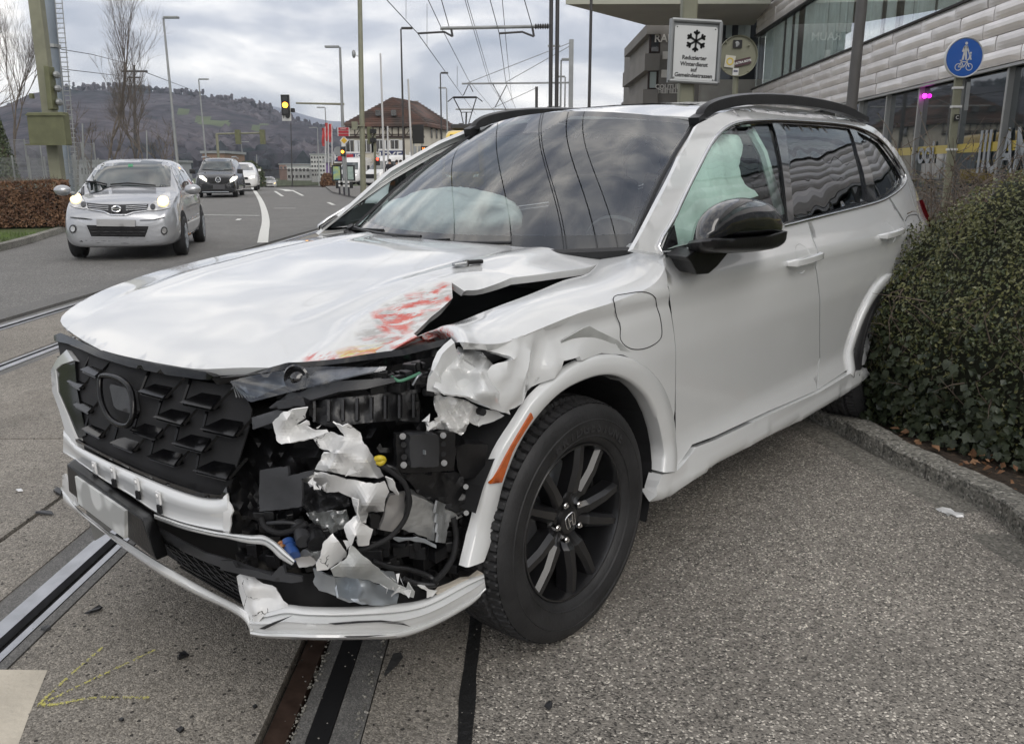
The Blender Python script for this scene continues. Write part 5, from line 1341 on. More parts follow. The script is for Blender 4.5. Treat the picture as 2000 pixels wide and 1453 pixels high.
# ------------------------------------------------------------ kerb stones on the right with the planting bed
kp=[gr(*p) for p in [(1590,826),(1640,851),(1700,886),(1780,926),(1860,966),(1940,1011),(2000,1062)]]
kb=[(p.x,p.y) for p in kp];kb=[(1.42,12),(1.50,9.0),(1.60,6.2),(kb[0][0]-.01,kb[0][1]+.6)]+kb+[(2.02,2.5),(2.25,1.9),(2.6,1.2),(3.2,.3),(4.2,-.8),(6,-2)]
kb=cr(kb,8)
def along(P,s):
    for a,b in zip(P,P[1:]):
        l=math.hypot(b[0]-a[0],b[1]-a[1])
        if s<=l:
            d=((b[0]-a[0])/l,(b[1]-a[1])/l);return (a[0]+d[0]*s,a[1]+d[1]*s),d
        s-=l
    return P[-1],d
Lk_=sum(math.hypot(b[0]-a[0],b[1]-a[1]) for a,b in zip(kb,kb[1:]))
kerb=empty('stone_kerb',(1.7,4.4,0),'mossy grey stone kerb edging the planting bed','kerb')
kerb.location=(0,0,0)
s=0;rg=random.Random(4)
while s<Lk_-.3:
    l=rg.uniform(.22,.46);mb=MB();n=6;vs=[];fs=[];hz=.085+rg.uniform(-.012,.012);off=rg.uniform(-.006,.006)
    for i in range(n+1):
        (x,y),d=along(kb,s+l*i/n-(.006 if i==n else 0)+(.006 if i==0 else 0));nx_,ny_=-d[1],d[0]  # left of travel (travel heads towards camera) = +X side
        jj=lambda k:rg.uniform(-.005,.005)
        for (o_,z_) in ((off,-.01),(off+.004+jj(0),hz*.45+jj(0)),(off+.002+jj(0),hz-.012+jj(0)),(off+.014+jj(0),hz+jj(0)),(off+.07,hz+.004+jj(0)),(off+.12,hz+jj(0)),(off+.125,.0)):
            vs.append((x+nx_*o_,y+ny_*o_,z_+gz(y)))
    for i in range(n):
        for j in range(6):fs.append((i*7+j,i*7+j+1,(i+1)*7+j+1,(i+1)*7+j))
    fs+= [tuple(range(7)),tuple(n*7+j for j in range(6,-1,-1))]
    mb.add(vs,fs);mb.build('kerb_stone',mKerb,kerb);s+=l
rebase(kerb,(1.7,4.4,0))
bedp=[(kb[i][0]+.11,kb[i][1]) for i in range(0,len(kb),4)]+[(14,-2),(14,12)]
V,T=fill(bedp,.35);o=shell('planting_bed',[(x,y,.075+gz(y)+.02*noise.noise((x*3,y*3,0))) for x,y in V],T,mSoil,None,0,ref=(0,0,-99));o['kind']='structure'
# gutter strip along the kerb
vs=[];fs=[]
for i,(x,y) in enumerate(kb):
    w=.17+.01*noise.noise((x*5,y*5,1));vs+=[(x-w,y-.02,.006+gz(y)),(x+.02,y,.006+gz(y))]
for i in range(len(kb)-1):fs.append((2*i,2*i+1,2*i+3,2*i+2))
o=mesh('gutter_strip',vs,fs,groundmat('gutter_dirt',(.20,.19,.165),(.09,.085,.075),(.36,.34,.30),cell=120,bump=.6,big=.3,stain=(.11,.10,.08)));o['kind']='structure'
# ------------------------------------------------------------ left verge: kerb, grass, low brown hedge
lk=[(-8.0,2),(-8.0,8.4),(-8.82,14.2),(-10.04,18.7),(-13.4,30),(-17.4,45),(-23,61)]
lkc=cr(lk,5);lkerb=tag(bpy.data.objects.new('roadside_kerb',None),'low dark kerb along the grass verge at left','kerb');COL.objects.link(lkerb)
Ll=sum(math.hypot(b[0]-a[0],b[1]-a[1]) for a,b in zip(lkc,lkc[1:]));s=6.0
while s<Ll-1 and s<34:
    mb=MB();vs=[];fs=[]
    for i in range(3):
        (x,y),d=along(lkc,s+.98*i/2);n_=(-d[1],d[0])
        for o_,z_ in ((0,0),(.01,.11),(.13,.12),(.14,0)):vs.append((x+n_[0]*o_,y+n_[1]*o_,gz(y)+z_))
    for i in range(2):
        for j in range(3):fs.append((i*4+j,i*4+j+1,(i+1)*4+j+1,(i+1)*4+j))
    fs+=[(0,1,2,3),(11,10,9,8)]
    mb.add(vs,fs);mb.build('kerb_stone',mKerb,lkerb);s+=1.0
V,T=fill([(x-.1,y) for x,y in lkc[::3]]+[(-40,61),(-40,2)],1.2);o=shell('grass_verge',[(x,y,gz(y)+.10) for x,y in V],T,mGrass,None,0,ref=(0,0,-99));o['kind']='structure'
mb=MB();rg=random.Random(6)
for i in range(9000):
    Y=rg.uniform(9,17);X=-rg.uniform(0,2.2)+lin([(8.4,-8.1),(14.2,-8.95),(18.7,-10.2)],Y);h_=rg.uniform(.03,.09);a=rg.uniform(0,6.3);w=.006
    mb.add([(X-w*math.cos(a),Y-w*math.sin(a),gz(Y)+.10),(X+w*math.cos(a),Y+w*math.sin(a),gz(Y)+.10),(X+rg.uniform(-.03,.03),Y+rg.uniform(-.03,.03),gz(Y)+.10+h_)],[(0,1,2)])
tag(mb.build('verge_grass',M('grass_blade',(.10,.15,.04),rough=.7,var=.4,vs=2)),'short green grass on the verge by the brown hedge','grass',kind='stuff')
# far pavement island on the right of the road
pv=[(705,391),(680,385),(650,378),(630,367),(620,361)]
pw=[gr(*p) for p in pv]
ribbon('pavement',[(pw[0].y-10,pw[0].x+2.6,2.0),(pw[0].y,pw[0].x,2.2),(pw[1].y,pw[1].x,2.4),(pw[2].y,pw[2].x,2.6),(60,gr(640,373).x-2,3)],.09,mPave,thick=.1)
ribbon('forecourt',[(60.2,-12.6,14),(70,-18.5,16),(85,-26,18),(100,-33,20)],.12,mPave,thick=.5)
# ============================================================ HEDGES AND SHRUBS
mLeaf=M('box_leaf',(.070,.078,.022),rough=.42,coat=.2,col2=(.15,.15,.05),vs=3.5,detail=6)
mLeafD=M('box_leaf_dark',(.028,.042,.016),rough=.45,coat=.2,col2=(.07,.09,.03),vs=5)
mIvy=M('ivy_leaf',(.016,.028,.014),rough=.45,coat=.1,col2=(.05,.062,.030),vs=9,bump=.3,bs=50)
mTwig=M('twig_bark',(.11,.085,.065),rough=.8,var=.35,vs=20)
mBeech=M('dry_beech_leaf',(.085,.040,.022),rough=.7,col2=(.20,.11,.06),vs=5)
mDead=M('dead_leaf',(.16,.075,.035),rough=.7,col2=(.30,.17,.09),vs=12)
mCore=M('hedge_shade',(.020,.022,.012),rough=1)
def leaf(mb,p,n,s,rg,mi=0,asp=.55):
    n=(n+Vector((rg.gauss(0,.55),rg.gauss(0,.55),rg.gauss(0,.55)))).normalized()
    u=n.cross(Vector((rg.gauss(0,1),rg.gauss(0,1),rg.gauss(0,1)))).normalized();w=n.cross(u)
    k=len(mb.v);mb.v+=[p-u*s*.5,p+w*s*asp*.5+n*s*.12,p+u*s*.5,p-w*s*asp*.5+n*s*.12];mb.f+=[(k,k+1,k+2),(k,k+2,k+3)];mb.m+=[mi,mi]
# big clipped hedge against the rear of the car
hd=empty('clipped_hedge',(0,0,0),'big rounded dark green clipped hedge pressed against the rear of the white SUV','hedge')
HC=Vector((0,0,0))
def hedge_r(X,Y):
    "top height over plan; left/front boundary follows the kerb"
    # distance inside from front-left outline
    fl=[(1.86,7.5),(1.87,6),(1.90,5.2),(1.93,4.55),(1.98,4.15),(2.08,3.75),(2.25,3.35),(2.55,2.85),(3.0,2.4),(4,1.9)]
    d=9
    for a,b in zip(fl,fl[1:]):
        ax,ay=a;bx_,by_=b;t=max(0,min(1,((X-ax)*(bx_-ax)+(Y-ay)*(by_-ay))/((bx_-ax)**2+(by_-ay)**2)));qx,qy=ax+(bx_-ax)*t,ay+(by_-ay)*t
        dd=math.hypot(X-qx,Y-qy);cr__=(bx_-ax)*(Y-ay)-(by_-ay)*(X-ax)
        if dd<d:d=dd;s_=1 if cr__>0 else -1
    return d*s_
def hz_top(d): return .78+.62*(1-math.exp(-max(0,d)/.30))
def hfree(x,z):
    return True
rg=random.Random(31)
mb=MB();tw=MB();core=MB()
# sample surface: parametrised by height; the skin leans back from foot to crown
fl=cr([(1.78,7.2),(1.78,6),(1.78,5.1),(1.79,4.5),(1.84,4.10),(1.99,3.72),(2.19,3.38),(2.47,2.95),(2.95,2.45),(3.8,2.0),(5,1.8)],8)
Lf=sum(math.hypot(b[0]-a[0],b[1]-a[1]) for a,b in zip(fl,fl[1:]))
def hskin(s,z):
    (x,y),d=along(fl,s);n=Vector((-d[1],d[0],0))
    if n.x<0:n=-n
    t=z/1.48
    back=.95*max(0,t-.15)**2.1+ .10*noise.noise((s*1.6,z*2.2,0))+.05*noise.noise((s*5,z*5,3))+(.12*max(0,.18-z))
    return Vector((x,y,z))+n*back,(-n+Vector((0,0,.25+1.1*t*t))).normalized()
NL=60000
for i in range(NL):
    s=rg.uniform(1.5,Lf-1.2);z=rg.uniform(.12,1.47)
    (x0,y0),_=along(fl,s)
    p,n=hskin(s,z)
    if p.y>4.62+.06*noise.noise((p.x*5,z*5,0)):continue
    zm=1.47-.40*max(0,min(1,(p.y-3.75)/.8))**1.2+.04*noise.noise((s*4,0,7))
    if z>zm:continue
    dens=.5+.5*noise.noise((p.x*4,p.y*4,p.z*5))
    if z<.55 and rg.random()<.55:continue
    if rg.random()>dens+.45:continue
    dep=abs(rg.gauss(0,.035));p=p-n*dep
    top=min(1,max(0,(z-.5)/.7))  # paler leaves towards the crown put its brighter daylight into the colour
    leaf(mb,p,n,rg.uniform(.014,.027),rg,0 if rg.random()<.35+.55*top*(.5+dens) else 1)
# crown plateau
for i in range(22000):
    X=rg.uniform(1.9,5.2);Y=rg.uniform(2.3,6.6);s=None
    z=1.46+.05*noise.noise((X*1.4,Y*1.4,5))+.03*noise.noise((X*5,Y*5,5))
    d=hedge_r(X,Y)
    if d<.72:continue
    if Y>4.7:continue
    z-=.42*max(0,min(1,(Y-3.75)/.8))**1.2*max(0,1-max(0,X-2.4)/1.2)
    z-=.10*math.exp(-(d-.72)/.3)
    leaf(mb,Vector((X,Y,z-abs(rg.gauss(0,.03)))),Vector((0,0,1)),rg.uniform(.012,.022),rg,0 if rg.random()<.8 else 1)
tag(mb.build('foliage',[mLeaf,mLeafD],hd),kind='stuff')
# core: dark sheet whose colour stands for shade inside the hedge
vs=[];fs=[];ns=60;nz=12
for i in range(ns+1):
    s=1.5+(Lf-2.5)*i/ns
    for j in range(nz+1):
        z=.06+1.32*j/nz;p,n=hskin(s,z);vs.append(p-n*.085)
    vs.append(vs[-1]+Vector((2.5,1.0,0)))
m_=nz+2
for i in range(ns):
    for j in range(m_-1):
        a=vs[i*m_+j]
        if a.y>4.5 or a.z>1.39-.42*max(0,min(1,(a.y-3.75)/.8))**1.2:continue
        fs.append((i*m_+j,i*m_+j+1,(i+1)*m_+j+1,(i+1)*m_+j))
core.add(vs,fs);core.build('shade_core',mCore,hd,smooth=True)
# twigs in the thin lower part
for i in range(420):
    s=rg.uniform(1.6,Lf-1.3);z=rg.triangular(.15,1.2,.5);p,n=hskin(s,z)
    if p.y>4.7:continue
    d=Vector((rg.gauss(0,1),rg.gauss(0,1),rg.gauss(.35,.8))).normalized();l=rg.uniform(.06,.26);q=p-n*.03;m1=q+d*l*.5+n*.02;e_=q+d*l+Vector((rg.gauss(0,.02),rg.gauss(0,.02),rg.gauss(0,.02)))+n*.01
    tw.tube([q,m1,e_],[rg.uniform(.002,.0045),.0022,.001],4,cap=False)
tag(tw.build('bare_twigs',mTwig,hd),kind='stuff')
rebase(hd,(2.3,3.8,0))
# ivy at the foot: every leaf a part
ivy=empty('ivy_plant',(2.3,3.6,0),'dark lobed ivy climbing the foot of the clipped hedge above the kerb','ivy')
ivy.location=(0,0,0)
def ivymesh(k):
    prof=[(0,-.35),(.22,-.42),(.42,-.18),(.34,.02),(.55,.22),(.25,.28),(.0,.62),(-.25,.28),(-.55,.22),(-.34,.02),(-.42,-.18),(-.22,-.42)]
    vs=[Vector((x,y,-.10*abs(x)+.06*math.sin(y*4+k))) for x,y in prof]+[Vector((0,0,.06))];n=len(prof)
    me=bpy.data.meshes.new('ivy_leaf');me.from_pydata(vs,[],[(i,(i+1)%n,n) for i in range(n)]);me.materials.append(mIvy);me.polygons.foreach_set('use_smooth',[True]*n);return me
im=[ivymesh(k) for k in range(4)]
cnt=0
while cnt<290:
    s=rg.uniform(Lf*.38,Lf*.80);z=.10+abs(rg.gauss(0,.20))
    if z>.62:continue
    p,n=hskin(s,z);p=p+n*rg.uniform(.0,.05)
    o=bpy.data.objects.new('leaf',rg.choice(im));COL.objects.link(o);o.parent=ivy
    nn=(n+Vector((rg.gauss(0,.35),rg.gauss(0,.35),rg.gauss(.25,.35)))).normalized();up=Vector((rg.gauss(0,.4),rg.gauss(0,.4),-1));sz=rg.uniform(.028,.058)
    o.matrix_world=frame(p,up.cross(nn),up)@Matrix.Scale(sz,4);M4=frame(p,nn.cross(up),(up-nn*up.dot(nn)));
    if M4.col[2].xyz.dot(nn)<0:M4=M4@Matrix.Rotation(PI,4,'Y')
    o.matrix_world=M4@Matrix.Scale(sz,4);cnt+=1
mb=MB()
for i in range(2600):
    s=rg.uniform(Lf*.30,Lf*.85);z=.09+abs(rg.gauss(0,.22))
    if z>.7:continue
    p,n=hskin(s,z);leaf(mb,p+n*rg.uniform(-.04,.02),n,rg.uniform(.025,.05),rg,0,.9)
tag(mb.build('small_ivy_leaves',mIvy,ivy),kind='stuff')
rebase(ivy,(2.2,3.7,.1))
# dead leaves on the bed edge
mb=MB()
for i in range(700):
    s=rg.uniform(Lk_*.35,Lk_*.80);(x,y),d=along(kb,s);o_=rg.uniform(.10,.42);p=Vector((x-d[1]*o_,y+d[0]*o_,.095+rg.uniform(0,.03)))
    if rg.random()<noise.noise((p.x*3,p.y*3,8))+.55:leaf(mb,p,Vector((0,0,1)),rg.uniform(.02,.06),rg,0,.7)
tag(mb.build('fallen_leaves',mDead),'dry brown fallen leaves between the kerb stones and ivy','leaves',kind='stuff')
# unkempt twiggy shrub behind the hedge, before the glass front
def twiggy(name,x0,x1,y0,y1,h0,h1,n,label,cat,leafm,nl,seed,zb=.08,ls=(.02,.04),split=7,twm=None):
    rg=random.Random(seed);t=empty(name,((x0+x1)/2,(y0+y1)/2,zb),label,cat);inv=Vector(t.location)
    mb=MB();lf=MB()
    for i in range(n):
        b=Vector((rg.uniform(x0,x1),rg.uniform(y0,y1),zb+gz(y0)));h_=rg.uniform(h0,h1)
        d=Vector((rg.gauss(0,.28),rg.gauss(0,.28),1)).normalized();tip=b+d*h_;m1=b.lerp(tip,.5)+Vector((rg.gauss(0,.05),rg.gauss(0,.05),0))
        mb.tube([b-inv,m1-inv,tip-inv],[.008,.005,.0015],4,cap=False)
        for k in range(split):
            q=b.lerp(tip,rg.uniform(.4,1));dd=Vector((rg.gauss(0,.8),rg.gauss(0,.8),rg.gauss(.5,.5))).normalized();e_=q+dd*rg.uniform(.08,.32)*h_
            mb.tube([q-inv,q.lerp(e_,.5)+Vector((rg.gauss(0,.02),0,rg.gauss(0,.02)))-inv,e_-inv],[.004,.003,.001],3,cap=False)
            for u in range(nl):
                lp=q.lerp(e_,rg.random());leaf(lf,lp-inv,Vector((0,0,1)),rg.uniform(*ls),rg,0,.6)
    tag(mb.build('twigs',twm or mTwig,t),kind='stuff')
    if nl:tag(lf.build('foliage',leafm,t),kind='stuff')
    return t
twiggy('bare_shrub',2.9,7.2,5.6,8.0,1.10,1.62,230,'scraggy brown twiggy shrub between the white car tail and glass shopfront','shrub',M('shrub_leaf',(.075,.075,.03),rough=.6,col2=(.16,.14,.07),vs=4),2,41)
twiggy('bare_shrub',4.5,9.5,8.5,11.0,1.0,1.5,150,'second twiggy shrub farther back under the shop windows','shrub',mBeech,2,42)
# brown beech hedge on the left
bh=empty('beech_hedge',(-10.5,16.5,0),'low brown-leaved beech hedge behind the silver car','hedge')
mb=MB();tw=MB();rg=random.Random(51);co=MB();inv=Vector(bh.location)
lf0=[(-16.5,17.0),(-13.4,18.2),(-10.4,19.4)];L0=sum(math.hypot(b[0]-a[0],b[1]-a[1]) for a,b in zip(lf0,lf0[1:]))
for i in range(26000):
    s=rg.uniform(0,L0-.01);(x,y),d=along(lf0,s);n=Vector((-d[1],d[0],0));n=-n if n.x<0 else n
    W=.92;H_=1.0+.08*noise.noise((s*.8,0,0));side_=rg.random()<.6;a=0 if side_ else PI/2
    z=rg.uniform(.02,H_) if side_ else H_-rg.uniform(0,.05);o_=W*rg.uniform(.92,1.05)*(1-.25*max(0,z/H_-.75)) if side_ else rg.uniform(-W,W*.98)
    k=1+.05*noise.noise((s*2.5,a*2,1))
    p=Vector((x,y,gz(y)+.12))+n*o_*k+Vector((0,0,z*k));leaf(mb,p-inv,n*math.cos(a)+Vector((0,0,math.sin(a))),rg.uniform(.04,.075),rg,0,.6)
    if i%9==0:
        e_=p+Vector((rg.gauss(0,.08),rg.gauss(0,.08),rg.uniform(.02,.14)));tw.tube([p-inv,e_-inv],[.006,.002],3,cap=False)
for i in range(3500):
    p=Vector((-10.4+rg.uniform(0,.12),19.4,gz(19)+.12+rg.uniform(0,1.0)))+Vector((.37,-.93,0))*rg.uniform(-.92,.92);leaf(mb,p-inv,Vector((1,-.3,.1)),rg.uniform(.04,.075),rg,0,.6)
tag(mb.build('foliage',mBeech,bh),kind='stuff');tag(tw.build('twigs',mTwig,bh),kind='stuff')
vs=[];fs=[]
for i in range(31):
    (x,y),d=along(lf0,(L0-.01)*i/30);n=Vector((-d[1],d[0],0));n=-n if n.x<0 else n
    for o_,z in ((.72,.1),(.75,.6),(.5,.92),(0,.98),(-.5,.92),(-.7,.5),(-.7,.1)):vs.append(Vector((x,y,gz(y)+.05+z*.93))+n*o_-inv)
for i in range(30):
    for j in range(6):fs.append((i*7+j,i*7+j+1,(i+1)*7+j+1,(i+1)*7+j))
co.add(vs,fs);co.build('shade_core',M('brown_shade',(.02,.013,.009),rough=1),bh)  # near-black core colour stands for the shade between the beech leaves
# ============================================================ OTHER VEHICLES
from mathutils.bvhtree import BVHTree
mSilver=paint('silver_paint',(.42,.43,.45),rough=.28,metal=.55,dirt=.04)
mBlackP=paint('black_paint',(.012,.013,.015),rough=.25,dirt=.1)
mWhiteP=paint('white_van_paint',(.68,.68,.67),rough=.35,dirt=.05)
mGlassO=M('dark_car_glass',(.035,.045,.045),rough=.05,coat=1,var=.4,vs=3)
mWarm=M('lit_lamp_warm',(.9,.75,.4),emit=(1,.66,.25),es=1.3,rough=.2);mCool=M('lit_lamp_white',(.9,.9,.85),emit=(1,.95,.80),es=1.2,rough=.2)
mLampGlass=M('lamp_reflector',(.50,.50,.50),rough=.15,metal=.5,coat=1,var=.3,vs=12)
mPlate=M('plate_grey',(.33,.33,.33),rough=.5)
def loftbody(name,st,mat,parent,sub=2):
    "st: rows (x,zbot,zmid,zbelt,ztop,wbot,wmid,wbelt,wtop)"
    bm=bmesh.new();rings=[]
    for x,zb,zm,zl,zt,wb,wm,wl,wt in st:
        half=[(wb*.6,zb),(wb,zb+.02),(wm,(zb+zm)/2),(wm,zm),(wl,zl),((wl+wt*1.0)/2*1.0,(zl+zt)/2),(wt,zt-.05),(wt*.7,zt-.012),(0,zt)]
        rings.append([bm.verts.new((x,y,z)) for y,z in half]+[bm.verts.new((x,-y,z)) for y,z in reversed(half[:-1])])
    m=len(rings[0])
    for a,b in zip(rings,rings[1:]):
        for j in range(m-1):bm.faces.new((a[j],a[j+1],b[j+1],b[j]))
        bm.faces.new((a[m-1],a[0],b[0],b[m-1]))
    bm.faces.new(rings[0][::-1]);bm.faces.new(rings[-1])
    bmesh.ops.recalc_face_normals(bm,faces=bm.faces)
    me=bpy.data.meshes.new(name);bm.to_mesh(me);bm.free();o=bpy.data.objects.new(name,me);COL.objects.link(o)
    md=o.modifiers.new('s','SUBSURF');md.levels=sub;md.render_levels=sub
    dg=bpy.context.evaluated_depsgraph_get();m2=bpy.data.meshes.new_from_object(o.evaluated_get(dg));bpy.data.objects.remove(o)
    m2.name=name;m2.materials.clear();m2.materials.append(mat);m2.polygons.foreach_set('use_smooth',[True]*len(m2.polygons))
    o=link(bpy.data.objects.new(name,m2),parent)
    return o
class Veh:
    def __init__(s,name,loc,yaw,label,cat='car',group=None):
        s.root=empty(name,loc,label,cat,yaw,group);s.R=Matrix.Rotation(yaw,3,'Z');s.Ri=s.R.transposed();s.L=Vector(loc)
    def body(s,st,mat,sub=2):
        s.b=loftbody('body',st,mat,s.root,sub);me=s.b.data
        s.bv=BVHTree.FromPolygons([v.co for v in me.vertices],[tuple(p.vertices) for p in me.polygons]);return s.b
    def pick(s,px,py,off=.004,fb=None):
        o=s.Ri@(EYE-s.L);d=s.Ri@ray(px,py).normalized();h=s.bv.ray_cast(o,d)
        if h[0] is None:
            h=s.bv.find_nearest(o+d*(o.length));return h[0]+h[1]*off
        return h[0]-d*off+h[1]*off*.5
    def decal(s,name,P,mat,off=.006,step=8,thick=.004,smooth=True,parent=None):
        "panel traced in the photograph, laid on the body"
        V,T=fill(P,step);return shell(name,[s.pick(x,y,off) for x,y in V],T,mat,parent or s.root,thick,ref=(-1.5,0,.5),smooth=smooth)
    def side(s,name,P,sgn,mat,off=.005,step=.12,thick=.006):
        "panel given in (x,z), projected onto one flank"
        V,T=fill(P,step);v3=[]
        for x,z in V:
            h=s.bv.ray_cast(Vector((x,sgn*3,z)),Vector((0,-sgn,0)));v3.append((h[0]+Vector((0,sgn*off,0))) if h[0] else Vector((x,sgn*.8,z)))
        return shell(name,v3,T,mat,s.root,thick,ref=(-1.5,0,.5))
    def front(s,name,P,mat,off=.006,step=.1,thick=.006,ax=1):
        V,T=fill(P,step);v3=[]
        for y,z in V:
            h=s.bv.ray_cast(Vector((6*ax,y,z)),Vector((-ax,0,0)));v3.append((h[0]+Vector((ax*off,0,0))) if h[0] else Vector((.6,y,z)))
        return shell(name,v3,T,mat,s.root,thick,ref=(-1.5,0,.5))
def carwheel(r,w,rimmat,spokes=7):
    t=MB();t.lathe((0,0,0),(0,1,0),[(-w/2,r*.62),(-w/2,r*.93),(-w*.38,r),(w*.38,r),(w/2,r*.93),(w/2+.003,r*.8),(w/2,r*.66)],32)
    rm=MB();rm.lathe((0,0,0),(0,1,0),[(w*.52,r*.66),(w*.5,r*.60),(w*.2,r*.56),(-w*.3,r*.56)],32)
    for k in range(spokes):
        a=2*PI*k/spokes;rm.beam((.03*math.cos(a),w*.42,.03*math.sin(a)),(r*.62*math.cos(a),w*.46,r*.62*math.sin(a)),r*.17,.03,up=(0,1,0))
    rm.cyl((0,w*.44,0),(0,1,0),r*.15,.03,16)
    rm.cyl((0,-w*.1,0),(0,1,0),r*.5,.01,20,mi=1)
    return t,rm
def addwheels(v,xs,y,r,w,rimmat,steer=0):
    src=None
    for x in xs:
        for s in(1,-1):
            if src is None:
                t,rm=carwheel(r,w,rimmat);ty=t.build('wheel',mTyre,v.root,smooth=True,ang=50);ri=rm.build('rim',[rimmat,mBlkM],ty,smooth=True,ang=30);src=ty;ty.location=(x,s*y,r)
            else:
                c=copy_tree(src,parent=v.root);c.location=(x,s*y,r);c.rotation_euler=(0,0,PI if s<0 else 0)
def arch(v,x,r,sgn,mat=mBlkM):
    v.side('wheel_arch',[(x+r*math.cos(a),r*.92+r*math.sin(a)*1.0) for a in [math.radians(k) for k in range(-20,201,15)]],sgn,mat,off=.003,step=.15,thick=0)
Z5=lambda P:[(x/5+100,y/5+270) for x,y in P]
# ------------------------------------------------------------ silver hatchback
fl=atY(350,490,13.57);yaw=math.atan2(-2.45,.62)
fr_=Vector((fl.x,fl.y,0));left=Vector((-math.sin(yaw),math.cos(yaw),0));loc=fr_-left*.72;loc.z=gz(14.2)+.0
v=Veh('silver_hatchback',loc,yaw,'silver small hatchback with warm lit headlamps driving in the left lane','car')
v.body([(.76,.24,.42,.52,.60,.52,.60,.58,.50),(.72,.20,.50,.66,.74,.66,.74,.70,.60),(.55,.18,.55,.80,.88,.76,.82,.76,.66),(.2,.18,.58,.90,.97,.80,.845,.78,.70),(-.12,.18,.6,.95,1.03,.80,.845,.80,.70),(-.22,.18,.6,.96,1.08,.80,.845,.80,.70),(-.85,.18,.62,.97,1.46,.80,.845,.80,.60),(-1.05,.18,.62,.97,1.53,.80,.845,.80,.58),(-1.7,.18,.62,.98,1.57,.80,.845,.80,.585),(-2.6,.18,.62,1.0,1.53,.80,.845,.80,.57),(-3.05,.20,.62,1.0,1.44,.78,.83,.78,.54),(-3.2,.28,.62,.98,1.2,.70,.80,.74,.6),(-3.28,.35,.6,.9,1.0,.6,.72,.7,.58)],mSilver)
ws=Z5([(325,440),(345,385),(410,265),(455,222),(480,212),(700,215),(1000,222),(1135,240),(1165,290),(1168,400),(1165,470),(1020,478),(700,468),(500,462),(335,452)])
v.decal('windscreen',ws,mGlassO,off=.008)
v.decal('grille',Z5([(345,632),(500,648),(650,652),(800,648),(950,645),(930,705),(800,722),(730,745),(580,742),(520,715),(360,690)]),mBlk,off=.008)
for k,y in enumerate((655,672,690)):
    v.decal('grille_bar',Z5([(365,y),(560,y+14),(560,y+19),(365,y+6)]),mSilver,off=.02,step=6);v.decal('grille_bar',Z5([(730,y+14),(935,y),(935,y+6),(730,y+19)]),mSilver,off=.02,step=6)
v.decal('chrome_trim',Z5([(355,690),(520,716),(580,743),(730,746),(800,722),(930,706),(930,713),(800,732),(735,757),(575,754),(518,726),(355,699)]),mChrome,off=.014,step=6)
for P,c in (([(168,560),(190,520),(235,498),(270,530),(310,590),(345,650),(358,690),(320,695),(230,680),(175,655),(165,600)],(240,590)),([(1165,560),(1160,530),(1120,528),(1080,560),(1010,620),(960,660),(930,710),(1000,712),(1090,700),(1165,680),(1170,620)],(1093,618))):
    v.decal('headlamp_cover',Z5(P),mLampGlass,off=.010,step=6)
    v.decal('headlamp',Z5([(c[0]+56*math.cos(a),c[1]+52*math.sin(a)) for a in [k*PI/8 for k in range(16)]]),mWarm,off=.020,step=5)
    q=(315,650) if c[0]<500 else (992,672)
    v.decal('indicator_lamp',Z5([(q[0]+26*math.cos(a),q[1]+26*math.sin(a)) for a in [k*PI/6 for k in range(12)]]),mGreyP,off=.02,step=4)
v.decal('lower_intake',Z5([(340,855),(360,850),(950,862),(945,885),(915,965),(400,965),(385,955)]),mBlkM,off=.006)
v.decal('intake_trim',Z5([(340,850),(346,850),(392,960),(915,968),(912,976),(385,970)]),mSilver,off=.016,step=6)
for k in range(3):v.decal('intake_bar',Z5([(375+k*8,885+k*27),(930-k*6,888+k*27),(928-k*6,893+k*27),(377+k*8,891+k*27)]),mBlk,off=.016,step=8)
v.decal('number_plate',Z5([(443,793),(822,800),(820,865),(445,860)]),mPlate,off=.025,thick=.012)
for c in ((213,887),(1103,905)):
    for nm,r,m,o_ in (('fog_lamp_ring',42,mGreyP,.012),('fog_lamp',27,mLampGlass,.022)):v.decal(nm,Z5([(c[0]+r*.8*math.cos(a),c[1]+r*math.sin(a)) for a in [k*PI/7 for k in range(14)]]),m,off=o_,step=5)
c=(638,700);ring=[v.pick(*Z5([(c[0]+42*math.cos(a),c[1]+26*math.sin(a))])[0],.035) for a in [k*PI/10 for k in range(20)]]
mb=MB();mb.tube(ring+[ring[0]],.012,6);mb.beam(v.pick(*Z5([(590,700)])[0],.045),v.pick(*Z5([(686,700)])[0],.045),.026,.014);mb.build('badge',mChrome,v.root,smooth=True)
v.decal('bumper_strip',Z5([(185,770),(330,782),(400,792),(395,798),(300,792),(190,780)]),mGreyP,off=.012,step=6);v.decal('bumper_strip',Z5([(865,800),(1000,795),(1110,770),(1110,778),(1000,804),(865,807)]),mGreyP,off=.012,step=6)
v.decal('underside_strip',Z5([(200,985),(380,1002),(900,1010),(1180,1000),(1170,1025),(900,1035),(360,1020),(220,1005)]),mBlkM,off=.0,step=10,thick=0)
v.decal('bonnet_gap',Z5([(250,480),(320,470),(330,474),(262,488),(320,600),(345,640),(335,636),(300,590)]),mGreyP,off=.004,step=6,thick=0)
for a,b,c in (((345,430),(450,438),(545,460)),((580,462),(750,448),(1020,472))):
    mb=MB();mb.tube([v.pick(*Z5([q])[0],.03) for q in (a,b,c)],.012,5);mb.build('wiper',mBlkM,v.root)
def sidewin(v,P,nm='side_window'):
    for s in(1,-1):v.side(nm,P,s,mGlassO,off=.006)
sidewin(v,[(-.42,1.03),(-.80,1.33),(-1.02,1.43),(-1.32,1.46),(-1.36,1.04)]);sidewin(v,[(-1.42,1.04),(-1.38,1.46),(-1.9,1.48),(-2.28,1.46),(-2.36,1.07)]);sidewin(v,[(-2.43,1.08),(-2.36,1.45),(-2.75,1.38),(-2.90,1.12)])
